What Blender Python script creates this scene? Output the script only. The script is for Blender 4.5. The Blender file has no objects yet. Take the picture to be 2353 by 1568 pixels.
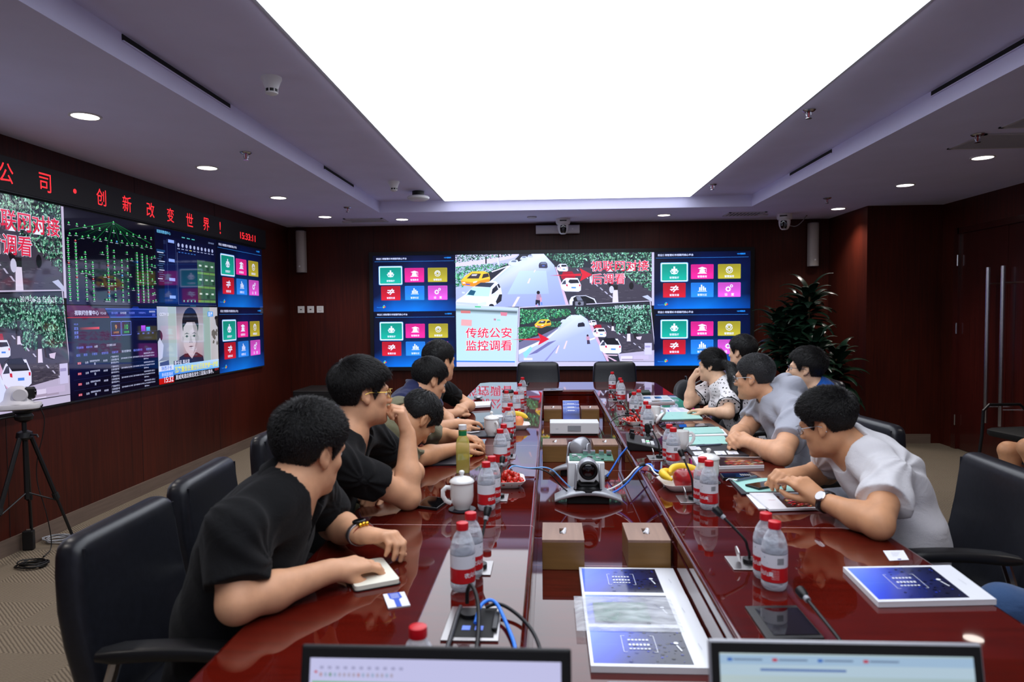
import bpy, math, random
import numpy as np
from mathutils import Vector, Matrix
random.seed(7)
S = bpy.context.scene
COL = S.collection
# ------------------------------------------------------------------ camera (24 mm on full frame, standing at the table end)
F = 1569.0; CX, CY = 1176.5, 784.0
Yd = np.array([1261-CX, 718-CY, F]); Yd /= np.linalg.norm(Yd)
Xd = np.array([1, -0.009, 0.0]); Xd -= Yd*(Xd@Yd); Xd /= np.linalg.norm(Xd)
Zd = np.cross(Xd, Yd)
if Zd[1] > 0: Zd = -Zd
EYE = np.array([0, 0, 1.44]); RW = np.array([Xd, Yd, Zd])
cam = bpy.data.cameras.new('camera'); cam.sensor_width = 36.0; cam.lens = F*36/2353.0
cam.clip_start = 0.05
cam.dof.use_dof = True; cam.dof.focus_distance = 4.6; cam.dof.aperture_fstop = 4.0
camo = bpy.data.objects.new('camera', cam); COL.objects.link(camo)
_r, _d, _f = RW@np.array([1., 0, 0]), RW@np.array([0, 1., 0]), RW@np.array([0, 0, 1.])
camo.matrix_world = Matrix(((_r[0], -_d[0], -_f[0], EYE[0]), (_r[1], -_d[1], -_f[1], EYE[1]), (_r[2], -_d[2], -_f[2], EYE[2]), (0, 0, 0, 1)))
S.camera = camo
w = bpy.data.worlds.new('world'); S.world = w; w.use_nodes = True
w.node_tree.nodes['Background'].inputs[0].default_value = (.5, .55, .8, 1)
w.node_tree.nodes['Background'].inputs[1].default_value = 0.02
vs = S.view_settings; vs.view_transform = 'Standard'; vs.look = 'None'; vs.gamma = 1.0; vs.use_curve_mapping = False
vs.exposure = 0.0
S.cycles.use_denoising = True
S.cycles.max_bounces = 10; S.cycles.transparent_max_bounces = 24; S.cycles.transmission_bounces = 8
S.cycles.sample_clamp_indirect = 6.0
PANEL_L = 2.7      # radiance of the luminous ceiling panel
SCREEN_L = 1.15     # display brightness
DOWN_L = 7.0       # downlight discs

def ray(px, py): return RW@np.array([(px-CX)/F, (py-CY)/F, 1.0])
def Pz(px, py, z):
    d = ray(px, py); return EYE+d*((z-EYE[2])/d[2])
def Py(px, py, y):
    d = ray(px, py); return EYE+d*(y/d[1])
def Px(px, py, x):
    d = ray(px, py); return EYE+d*(x/d[0])

# ------------------------------------------------------------------ materials
def lin(c):
    c = [x/255.0 for x in c[:3]]
    return tuple(x/12.92 if x <= .04045 else ((x+.055)/1.055)**2.4 for x in c)
_M = {}
def mat(name, col=(200, 200, 200), rough=.5, metal=0., spec=.5, emit=0., coat=0., trans=0., ior=1.45, sheen=0., coat_rough=.05):
    if name in _M: return _M[name]
    m = bpy.data.materials.new(name); m.use_nodes = True
    b = m.node_tree.nodes['Principled BSDF']
    c = lin(col)+(1,)
    b.inputs['Base Color'].default_value = c
    b.inputs['Roughness'].default_value = rough; b.inputs['Metallic'].default_value = metal
    b.inputs['Specular IOR Level'].default_value = spec; b.inputs['IOR'].default_value = ior
    b.inputs['Coat Weight'].default_value = coat; b.inputs['Coat Roughness'].default_value = coat_rough
    b.inputs['Transmission Weight'].default_value = trans; b.inputs['Sheen Weight'].default_value = sheen
    if emit: b.inputs['Emission Color'].default_value = c; b.inputs['Emission Strength'].default_value = emit
    _M[name] = m; return m
def N(m, kind, **kw):
    n = m.node_tree.nodes.new(kind)
    for k, v in kw.items():
        if hasattr(n, k) and not isinstance(v, tuple): setattr(n, k, v)
        else: n.inputs[k].default_value = v
    return n
def L(m, a, b): m.node_tree.links.new(a, b)
def bsdf(m): return m.node_tree.nodes['Principled BSDF']
def coords(m, scale=(1, 1, 1), rot=(0, 0, 0), kind='Object'):
    t = N(m, 'ShaderNodeTexCoord'); p = N(m, 'ShaderNodeMapping')
    p.inputs['Scale'].default_value = scale; p.inputs['Rotation'].default_value = rot
    L(m, t.outputs[kind], p.inputs['Vector']); return p.outputs[0]
def ramp(m, fac, stops):
    r = N(m, 'ShaderNodeValToRGB'); e = r.color_ramp.elements
    while len(e) < len(stops): e.new(.5)
    for i, (p, c) in enumerate(stops):
        e[i].position = p; e[i].color = lin(c)+(1,) if len(c) == 3 else c
    L(m, fac, r.inputs[0]); return r.outputs[0]
def bump(m, h, strength=.2, dist=.01):
    b = N(m, 'ShaderNodeBump'); b.inputs['Strength'].default_value = strength; b.inputs['Distance'].default_value = dist
    L(m, h, b.inputs['Height']); L(m, b.outputs[0], bsdf(m).inputs['Normal'])
def noisy(m, scale=40, amt=.25, strength=.0, dist=.002, detail=4, sc=(1, 1, 1)):
    """multiply base colour by a noise, optional bump"""
    b = bsdf(m); c = tuple(b.inputs['Base Color'].default_value)
    n = N(m, 'ShaderNodeTexNoise'); n.inputs['Scale'].default_value = scale; n.inputs['Detail'].default_value = detail
    L(m, coords(m, sc), n.inputs['Vector'])
    lo = tuple(x*(1-amt) for x in c[:3])+(1,); hi = tuple(min(1, x*(1+amt)) for x in c[:3])+(1,)
    L(m, ramp(m, n.outputs[0], [(.3, lo), (.7, hi)]), b.inputs['Base Color'])
    if strength: bump(m, n.outputs[0], strength, dist)
    return m
def woodmat(name, lo, hi, rough, scale=(40, 40, 1.5), coat=0., spec=.5, big=1.2, coat_rough=.03):
    m = mat(name, hi, rough, coat=coat, spec=spec, coat_rough=coat_rough); b = bsdf(m)
    n = N(m, 'ShaderNodeTexNoise'); n.inputs['Scale'].default_value = 1.0; n.inputs['Detail'].default_value = 6; n.inputs['Distortion'].default_value = .6
    L(m, coords(m, scale), n.inputs['Vector'])
    n2 = N(m, 'ShaderNodeTexNoise'); n2.inputs['Scale'].default_value = big
    L(m, coords(m, (1, 1, .4)), n2.inputs['Vector'])
    a = N(m, 'ShaderNodeMath', operation='ADD'); L(m, n.outputs[0], a.inputs[0]); L(m, n2.outputs[0], a.inputs[1])
    h = N(m, 'ShaderNodeMath', operation='MULTIPLY'); L(m, a.outputs[0], h.inputs[0]); h.inputs[1].default_value = .5
    L(m, ramp(m, h.outputs[0], [(.36, lo), (.62, hi)]), b.inputs['Base Color'])
    return m

M_wall = woodmat('wall_wood_veneer', (47, 15, 9), (74, 25, 14), .42, (60, 60, 2.0), spec=.3)
M_door = woodmat('door_wood_veneer', (44, 13, 11), (66, 20, 16), .22, (60, 60, 2.0), coat=.25)
M_table = woodmat('mahogany_lacquer', (56, 10, 6), (86, 16, 8), .4, (5, 60, 60), coat=1.0, big=2.0, spec=.0)
bsdf(M_table).inputs['Coat IOR'].default_value = 1.52
def seams():
    m = M_table; b = bsdf(m); src = b.inputs['Base Color'].links[0].from_socket
    t = N(m, 'ShaderNodeTexCoord'); s = N(m, 'ShaderNodeSeparateXYZ'); L(m, t.outputs['Object'], s.inputs[0])
    acc = None
    for yj in (2.185, 3.52, 4.875):
        d = N(m, 'ShaderNodeMath', operation='SUBTRACT'); L(m, s.outputs['Y'], d.inputs[0]); d.inputs[1].default_value = yj
        a = N(m, 'ShaderNodeMath', operation='ABSOLUTE'); L(m, d.outputs[0], a.inputs[0])
        l = N(m, 'ShaderNodeMath', operation='LESS_THAN'); L(m, a.outputs[0], l.inputs[0]); l.inputs[1].default_value = .0016
        if acc is None: acc = l.outputs[0]
        else:
            x = N(m, 'ShaderNodeMath', operation='MAXIMUM'); L(m, acc, x.inputs[0]); L(m, l.outputs[0], x.inputs[1]); acc = x.outputs[0]
    mx = N(m, 'ShaderNodeMix', data_type='RGBA'); L(m, acc, mx.inputs[0]); L(m, src, mx.inputs[6]); mx.inputs[7].default_value = lin((190, 150, 150))+(1,)
    L(m, mx.outputs[2], b.inputs['Base Color'])
seams()
M_ceil = noisy(mat('ceiling_paint_screen_cast', (220, 218, 248), .8), 3, .03)  # white paint tinted blue, standing in for the light cast by the screens
M_skirt = noisy(mat('baseboard_wood', (104, 88, 78), .45), 1, .15, sc=(1, 4, 60))
def carpet():
    m = mat('carpet_tiles', (122, 108, 92), .95, spec=.1); b = bsdf(m)
    t = N(m, 'ShaderNodeTexCoord'); fs = []
    for ang in (40, -40):
        p = N(m, 'ShaderNodeMapping'); p.inputs['Rotation'].default_value = (0, 0, math.radians(ang)); p.inputs['Scale'].default_value = (1, 1, 1)
        L(m, t.outputs['Object'], p.inputs[0])
        wv = N(m, 'ShaderNodeTexWave', bands_direction='Y'); wv.inputs['Scale'].default_value = 22; wv.inputs['Distortion'].default_value = 1.5; wv.inputs['Detail'].default_value = 2
        L(m, p.outputs[0], wv.inputs[0]); fs.append(wv.outputs['Fac'])
    ck = N(m, 'ShaderNodeTexChecker'); ck.inputs['Scale'].default_value = 1.0
    p = N(m, 'ShaderNodeMapping'); p.inputs['Scale'].default_value = (2.0, 4.0, 1); L(m, t.outputs['Object'], p.inputs[0]); L(m, p.outputs[0], ck.inputs[0])
    mx = N(m, 'ShaderNodeMix', data_type='FLOAT'); L(m, ck.outputs['Fac'], mx.inputs[0]); L(m, fs[0], mx.inputs[2]); L(m, fs[1], mx.inputs[3])
    n = N(m, 'ShaderNodeTexNoise'); n.inputs['Scale'].default_value = 160; L(m, t.outputs['Object'], n.inputs[0])
    ad = N(m, 'ShaderNodeMath', operation='MULTIPLY_ADD'); L(m, n.outputs[0], ad.inputs[0]); ad.inputs[1].default_value = .5; L(m, mx.outputs[0], ad.inputs[2])
    L(m, ramp(m, ad.outputs[0], [(.1, (84, 75, 65)), (1.0, (128, 116, 100))]), b.inputs['Base Color'])
    bump(m, ad.outputs[0], .5, .004)
    return m
M_carpet = carpet()
M_black = mat('black_plastic', (18, 18, 20), .4)
M_black2 = mat('black_matt', (12, 12, 13), .7)
M_rubber = mat('black_rubber_cable', (16, 16, 17), .5)
M_leather = noisy(mat('black_leather', (24, 25, 31), .34, spec=.6), 60, .25, .12, .002)
M_chrome = mat('brushed_steel', (200, 200, 205), .22, 1.)
M_steel = mat('grey_metal_plate', (176, 174, 174), .3, 1.)
M_white = mat('white_plastic', (226, 226, 228), .35)
M_white2 = mat('white_plaster_plastic', (200, 198, 204), .5)
M_porc = mat('white_porcelain', (238, 238, 236), .12, coat=.6)
M_paper = mat('white_paper', (236, 236, 240), .6)
M_grey = mat('grey_plastic', (150, 152, 158), .35)
M_silver = mat('silver_paint', (176, 178, 184), .3, .35)
M_speaker = mat('speaker_grey_mesh', (168, 160, 156), .6)
M_red = mat('red_bottle_cap', (205, 22, 34), .35)
M_blue = mat('blue_cable', (40, 110, 215), .4)
M_wcab = mat('white_cable', (225, 225, 225), .4)
M_gold = mat('gold_metal', (225, 180, 60), .25, 1.)
M_greenpcb = noisy(mat('green_circuit_board', (22, 104, 78), .4), 80, .5)
M_mint = mat('mint_folder_paper', (168, 222, 212), .5)
M_dark = mat('dark_folder_leather', (32, 32, 40), .45)
M_glassd = mat('dark_lens_glass', (6, 6, 9), .05, coat=1.)
M_boxwood = woodmat('tissue_box_wood', (112, 80, 40), (132, 96, 52), .45, (3, 30, 30))
M_boxtop = woodmat('tissue_box_lid_wood', (132, 100, 84), (152, 118, 98), .45, (50, 4, 30))

# ------------------------------------------------------------------ mesh builder
class MB:
    def __init__(s): s.v = []; s.f = []; s.mi = []; s.col = []; s.cur = 0
    def add(s, vs, fs):
        o = len(s.v); s.v.extend([tuple(map(float, p)) for p in vs])
        s.f.extend([tuple(i+o for i in f) for f in fs]); s.mi.extend([s.cur]*len(fs)); return s
    def use(s, i): s.cur = i; return s
    def box(s, c, d, rz=0., M=None):
        x, y, z = [a/2 for a in d]
        vs = [(-x, -y, -z), (x, -y, -z), (x, y, -z), (-x, y, -z), (-x, -y, z), (x, -y, z), (x, y, z), (-x, y, z)]
        if M is not None: vs = [M@Vector(v) for v in vs]
        elif rz:
            k, n = math.cos(rz), math.sin(rz); vs = [(a*k-b*n, a*n+b*k, e) for a, b, e in vs]
        vs = [(v[0]+c[0], v[1]+c[1], v[2]+c[2]) for v in vs]
        return s.add(vs, [(0, 3, 2, 1), (4, 5, 6, 7), (0, 1, 5, 4), (1, 2, 6, 5), (2, 3, 7, 6), (3, 0, 4, 7)])
    def bb(s, a, b): return s.box([(a[i]+b[i])/2 for i in range(3)], [abs(b[i]-a[i]) for i in range(3)])
    def rings(s, R, cap0=True, cap1=True, closed=False):
        n = len(R[0]); vs = [p for r in R for p in r]; fs = []
        m = len(R)
        for i in range(m if closed else m-1):
            for j in range(n):
                a, b = i*n+j, i*n+(j+1) % n; c, d = ((i+1) % m)*n+(j+1) % n, ((i+1) % m)*n+j
                fs.append((a, b, c, d))
        if not closed:
            if cap0: fs.append(tuple(range(n-1, -1, -1)))
            if cap1: fs.append(tuple((m-1)*n+j for j in range(n)))
        return s.add(vs, fs)
    def tube(s, pts, r, n=8, caps=True, closed=False, flat=None):
        P = [Vector(p) for p in pts]; m = len(P); R = []
        rr = r if isinstance(r, (list, tuple)) else [r]*m
        up = Vector((0, 0, 1)); prev = None
        for i in range(m):
            t = (P[(i+1) % m]-P[(i-1) % m]) if closed else (P[min(i+1, m-1)]-P[max(i-1, 0)])
            t.normalize()
            if prev is None:
                u = t.cross(up)
                if u.length < .05: u = t.cross(Vector((0, 1, 0)))
            else: u = prev-t*prev.dot(t)
            u.normalize(); q = t.cross(u); prev = u
            k = flat or 1.
            R.append([P[i]+u*(rr[i]*math.cos(2*math.pi*j/n))+q*(rr[i]*k*math.sin(2*math.pi*j/n)) for j in range(n)])
        return s.rings(R, caps, caps, closed)
    def cyl(s, a, b, r0, r1=None, n=20): return s.tube([a, b], [r0, r0 if r1 is None else r1], n)
    def lathe(s, prof, c=(0, 0, 0), n=24, M=None, cap0=True, cap1=True, sx=1, sy=1):
        R = []
        for r, z in prof:
            ring = [Vector((r*sx*math.cos(2*math.pi*j/n), r*sy*math.sin(2*math.pi*j/n), z)) for j in range(n)]
            if M is not None: ring = [M@p for p in ring]
            R.append([p+Vector(c) for p in ring])
        return s.rings(R, cap0, cap1)
    def ell(s, c, r, n=16, m=10, M=None):
        prof = [(math.sin(math.pi*i/m), -math.cos(math.pi*i/m)) for i in range(1, m)]
        R = []
        for a, b in prof:
            ring = [Vector((r[0]*a*math.cos(2*math.pi*j/n), r[1]*a*math.sin(2*math.pi*j/n), r[2]*b)) for j in range(n)]
            if M is not None: ring = [M@p for p in ring]
            R.append([p+Vector(c) for p in ring])
        return s.rings(R)
    def prism(s, poly, z0, z1, M=None, c=(0, 0, 0)):
        n = len(poly)
        vs = [Vector((x, y, z0)) for x, y in poly]+[Vector((x, y, z1)) for x, y in poly]
        if M is not None: vs = [M@p for p in vs]
        vs = [p+Vector(c) for p in vs]
        fs = [tuple(range(n-1, -1, -1)), tuple(range(n, 2*n))]+[(i, (i+1) % n, n+(i+1) % n, n+i) for i in range(n)]
        return s.add(vs, fs)
    def mesh(s, name, mats):
        me = bpy.data.meshes.new(name); me.from_pydata(s.v, [], s.f)
        for m in (mats if isinstance(mats, (list, tuple)) else [mats]): me.materials.append(m)
        if len(me.materials) > 1: me.polygons.foreach_set('material_index', s.mi)
        me.update(); return me
def rrect(w, h, r, n=5):
    out = []
    for cx, cy, a0 in ((w/2-r, h/2-r, 0), (-w/2+r, h/2-r, 90), (-w/2+r, -h/2+r, 180), (w/2-r, -h/2+r, 270)):
        for i in range(n+1):
            a = math.radians(a0+90*i/n); out.append((cx+r*math.cos(a), cy+r*math.sin(a)))
    return out
def ob(name, b, mats, parent=None, smooth=35, bevel=0., seg=2, sub=0):
    me = b if isinstance(b, bpy.types.Mesh) else b.mesh(name, mats)
    if smooth:
        me.polygons.foreach_set('use_smooth', [True]*len(me.polygons)); me.set_sharp_from_angle(angle=math.radians(smooth))
    o = bpy.data.objects.new(name, me); COL.objects.link(o)
    if parent is not None: o.parent = parent
    if bevel:
        d = o.modifiers.new('bevel', 'BEVEL'); d.width = bevel; d.segments = seg; d.limit_method = 'ANGLE'; d.angle_limit = math.radians(40)
        d.harden_normals = False
    if sub:
        d = o.modifiers.new('sub', 'SUBSURF'); d.levels = sub; d.render_levels = sub
    return o
def tag(o, label, cat, group=None, kind=None):
    o['label'] = label; o['category'] = cat
    if group: o['group'] = group
    if kind: o['kind'] = kind
    return o
def thing(name, label, cat, loc=(0, 0, 0), rz=0., group=None):
    o = bpy.data.objects.new(name, None); COL.objects.link(o); o.empty_display_size = .05
    o.location = loc; o.rotation_euler = (0, 0, rz); return tag(o, label, cat, group)
def struct(name, b, m, label, cat, smooth=0, **k):
    o = ob(name, b, m, smooth=smooth, **k); o['kind'] = 'structure'; o['label'] = label; o['category'] = cat; return o
_kids = {}
def dup(root, loc, rz=None, label=None, group=None, scale=None):
    r = root.copy(); COL.objects.link(r); r.location = loc
    if rz is not None: r.rotation_euler = (0, 0, rz)
    if scale: r.scale = scale
    if label: r['label'] = label
    if group: r['group'] = group
    for ch in list(root.children):
        c = ch.copy(); COL.objects.link(c); c.parent = r
        for g in list(ch.children):
            d = g.copy(); COL.objects.link(d); d.parent = c
    return r

# ------------------------------------------------------------------ room shell
XL, XR, XD, YB, YR, YF, ZC, ZT = -3.28, 3.39, 4.17, 8.5, 7.5, -1.4, 2.54, 2.66
struct('floor', MB().bb((XL-.1, YF-.1, -.1), (XD+.1, YB+.1, 0)), M_carpet, 'beige grey striped carpet tile floor', 'floor')
struct('wall_left', MB().bb((XL-.12, YF, 0), (XL, YB, ZC+.3)), M_wall, 'dark red brown wood veneer wall behind the left screens', 'wall')
struct('wall_back', MB().bb((XL-.12, YB, 0), (XR+.12, YB+.12, ZC+.3)), M_wall, 'dark red brown wood veneer wall behind the far screen', 'wall')
struct('wall_corner', MB().bb((XR, YR, 0), (XR+.12, YB+.12, ZC+.3)), M_wall, 'short veneer wall return beside the potted plant', 'wall')
struct('wall_recess', MB().bb((XR+.12, YR, 0), (XD+.12, YR+.12, ZC+.3)), M_wall, 'dark veneer wall panel between plant corner and door', 'wall')
DY0, DY1, DZ = 5.74, 7.22, 2.2
wr = MB().bb((XD, YF, 0), (XD+.12, DY0, ZC+.3)).bb((XD, DY1, 0), (XD+.12, YR, ZC+.3)).bb((XD, DY0, DZ), (XD+.12, DY1, ZC+.3))
struct('wall_right', wr, M_wall, 'dark veneer wall around the double door', 'wall')
struct('wall_front', MB().bb((XL-.12, YF-.12, 0), (XD+.12, YF, ZC+.3)), mat('pale_bounce_wall_paint', (176, 174, 192), .7), 'grey painted wall behind the camera', 'wall')  # unseen wall, its paint made pale to bounce fill light into the room
# ceiling: low perimeter with a raised tray, luminous panel in the middle
TX0, TX1, TY0, TY1 = -1.84, 2.16, -.9, 7.4
PX0, PX1, PY0, PY1 = -1.117, 1.503, -.6, 7.33
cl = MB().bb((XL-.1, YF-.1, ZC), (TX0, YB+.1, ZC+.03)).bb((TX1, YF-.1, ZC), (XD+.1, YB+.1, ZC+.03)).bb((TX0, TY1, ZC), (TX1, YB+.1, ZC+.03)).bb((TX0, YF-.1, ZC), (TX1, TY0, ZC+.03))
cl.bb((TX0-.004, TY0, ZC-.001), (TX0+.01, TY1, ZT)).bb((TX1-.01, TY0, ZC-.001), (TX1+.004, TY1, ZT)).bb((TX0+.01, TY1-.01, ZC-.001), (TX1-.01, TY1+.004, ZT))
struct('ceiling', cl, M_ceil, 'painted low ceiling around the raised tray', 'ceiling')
G = .06   # the tray runs back behind the fascia as a shadow cove
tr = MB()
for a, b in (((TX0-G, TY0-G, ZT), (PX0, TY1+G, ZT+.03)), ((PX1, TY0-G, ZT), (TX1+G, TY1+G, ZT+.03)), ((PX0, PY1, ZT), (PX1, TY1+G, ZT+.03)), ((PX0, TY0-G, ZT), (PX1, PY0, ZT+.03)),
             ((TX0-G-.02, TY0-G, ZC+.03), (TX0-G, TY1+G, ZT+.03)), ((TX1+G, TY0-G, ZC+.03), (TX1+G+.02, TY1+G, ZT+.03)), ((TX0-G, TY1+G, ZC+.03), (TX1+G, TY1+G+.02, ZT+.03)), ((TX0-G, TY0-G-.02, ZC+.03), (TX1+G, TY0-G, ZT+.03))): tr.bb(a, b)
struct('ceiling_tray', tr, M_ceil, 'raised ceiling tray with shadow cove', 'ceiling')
M_slot = mat('dark_air_slot', (12, 12, 14), .8)
for x, y0, y1, lb in ((TX0, 2.9, 3.9, 'long dark air slot high on the left tray edge, nearer one'), (TX0, 5.55, 6.4, 'dark air slot high on the left tray edge, farther one'), (TX1, 2.4, 4.0, 'long dark air slot high on the right tray edge, nearer one'), (TX1, 5.35, 6.25, 'dark air slot high on the right tray edge, farther one')):
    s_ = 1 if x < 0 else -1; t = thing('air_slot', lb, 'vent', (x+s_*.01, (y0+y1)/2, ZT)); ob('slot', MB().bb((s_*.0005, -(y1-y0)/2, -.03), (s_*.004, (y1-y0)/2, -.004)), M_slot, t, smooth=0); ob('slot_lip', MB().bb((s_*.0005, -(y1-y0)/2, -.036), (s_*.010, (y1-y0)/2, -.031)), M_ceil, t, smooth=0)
lp = thing('luminous_ceiling_panel', 'huge glowing white stretched ceiling light panel over the table', 'ceiling light', (0, 0, ZT))
M_panel = mat('luminous_membrane', (240, 246, 255), .6, emit=PANEL_L)
ob('diffuser', MB().bb((PX0+.012, PY0+.012, -.02), (PX1-.012, PY1-.012, .02)), M_panel, lp, smooth=0)
fr = MB(); e = .02
fr.bb((PX0-e, PY0-e, -.005), (PX0, PY1+e, -.0005)).bb((PX1, PY0-e, -.005), (PX1+e, PY1+e, -.0005)).bb((PX0, PY1, -.005), (PX1, PY1+e, -.0005)).bb((PX0, PY0-e, -.005), (PX1, PY0, -.0005))
ob('frame', fr, mat('panel_frame_paint', (150, 148, 156), .5), lp, smooth=0)
sk = .1
struct('baseboard_left', MB().bb((XL, YF, 0), (XL+.014, YB, sk)).bb((XL+.0135, 5.235, 0), (XL+.0145, 5.24, sk)), M_skirt, 'grey brown baseboard along the left wall', 'baseboard')
struct('baseboard_back', MB().bb((XL+.014, YB-.014, 0), (XR-.014, YB, sk)), M_skirt, 'grey brown baseboard along the far wall', 'baseboard')
struct('baseboard_corner', MB().bb((XR-.014, YR-.014, 0), (XR, YB-.014, sk)), M_skirt, 'grey brown baseboard of the short wall return', 'baseboard')
struct('baseboard_recess', MB().bb((XR, YR-.014, 0), (XD-.1, YR, sk)), M_skirt, 'grey brown baseboard under the recess panel', 'baseboard')
# panel joints on the veneer
M_joint = mat('veneer_joint', (14, 7, 6), .7)
j = MB()
for x in (-2.19, .25, 1.36): j.bb((x-.002, YB-.0015, 2.21), (x+.002, YB, ZC))
struct('trim_1', j, M_joint, 'thin vertical joints in the far wall veneer', 'trim')
j = MB()
for y in (3.93, 5.3, 6.6): j.bb((XL, y-.002, sk), (XL+.0015, y+.002, ZC))
struct('trim_2', j, M_joint, 'thin vertical joints in the left wall veneer', 'trim')
# double door
dr = bpy.data.objects.new('door_1', None); COL.objects.link(dr); dr.location = (XD, (DY0+DY1)/2, 0); tag(dr, 'dark red wooden double door with tall steel bar handles', 'door', kind='structure')
ym = 6.48-(DY0+DY1)/2; hh = (DY1-DY0)/2
ob('door_leaf', MB().bb((.012, ym+.002, .006), (.055, hh-.002, DZ)), M_door, dr, smooth=0)
ob('door_leaf', MB().bb((.012, -hh+.002, .006), (.055, ym-.002, DZ)), M_door, dr, smooth=0)
ob('door_frame', MB().bb((-.012, hh-.02, 0), (.012, hh+.06, DZ+.06)).bb((-.012, -hh-.06, 0), (.012, -hh+.002, DZ+.06)).bb((-.012, -hh, DZ-.0), (.012, hh, DZ+.06)), M_door, dr, smooth=0)
for py in (6.58, 6.37):
    y = py-(DY0+DY1)/2
    h = ob('door_handle', MB().cyl((-.1, y, .37), (-.1, y, 1.82), .019, n=16), M_chrome, dr)
    h['label'] = 'tall round brushed steel bar handle'
    for z in (.52, 1.67):
        ob('standoff', MB().cyl((-.1, y, z), (.012, y, z), .009, n=10), M_chrome, h)
for z in (.30, 1.24, 1.93):
    ob('hinge', MB().cyl((-.016, hh-.015, z-.055), (-.016, hh-.015, z+.055), .008, n=10), M_chrome, dr)
# ------------------------------------------------------------------ flat display pictures: coloured polygons in thin layers
_tx = {}
def textpoly(s, bold=0., sx=1.):
    k = (s, bold)
    if k not in _tx:
        c = bpy.data.curves.new('t', 'FONT'); c.body = s; c.size = 1; c.resolution_u = 3; c.offset = bold; c.align_x = 'CENTER'; c.align_y = 'CENTER'
        o = bpy.data.objects.new('t', c); COL.objects.link(o)
        dg = bpy.context.evaluated_depsgraph_get(); me = bpy.data.meshes.new_from_object(o.evaluated_get(dg))
        vs = np.array([v.co[:2] for v in me.vertices]).reshape(-1, 2); fs = [tuple(p.vertices) for p in me.polygons]
        bpy.data.objects.remove(o); bpy.data.curves.remove(c); bpy.data.meshes.remove(me)
        if len(vs): vs = vs-(vs.min(0)+vs.max(0))/2
        _tx[k] = (vs, fs)
    return _tx[k]
def text3(mb, s, o, right, up, h, bold=0., sx=1., width=None):
    """flat lettering laid on a surface of a mesh builder"""
    vs, fs = textpoly(s, bold)
    if not len(vs): return
    k = h/max(1e-6, np.ptp(vs[:, 1])) if width is None else width/max(1e-6, np.ptp(vs[:, 0]))
    o = np.array(o, float); right = np.array(right, float); up = np.array(up, float)
    mb.add([o+right*(a*k*sx)+up*(b*k) for a, b in vs], fs)
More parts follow.
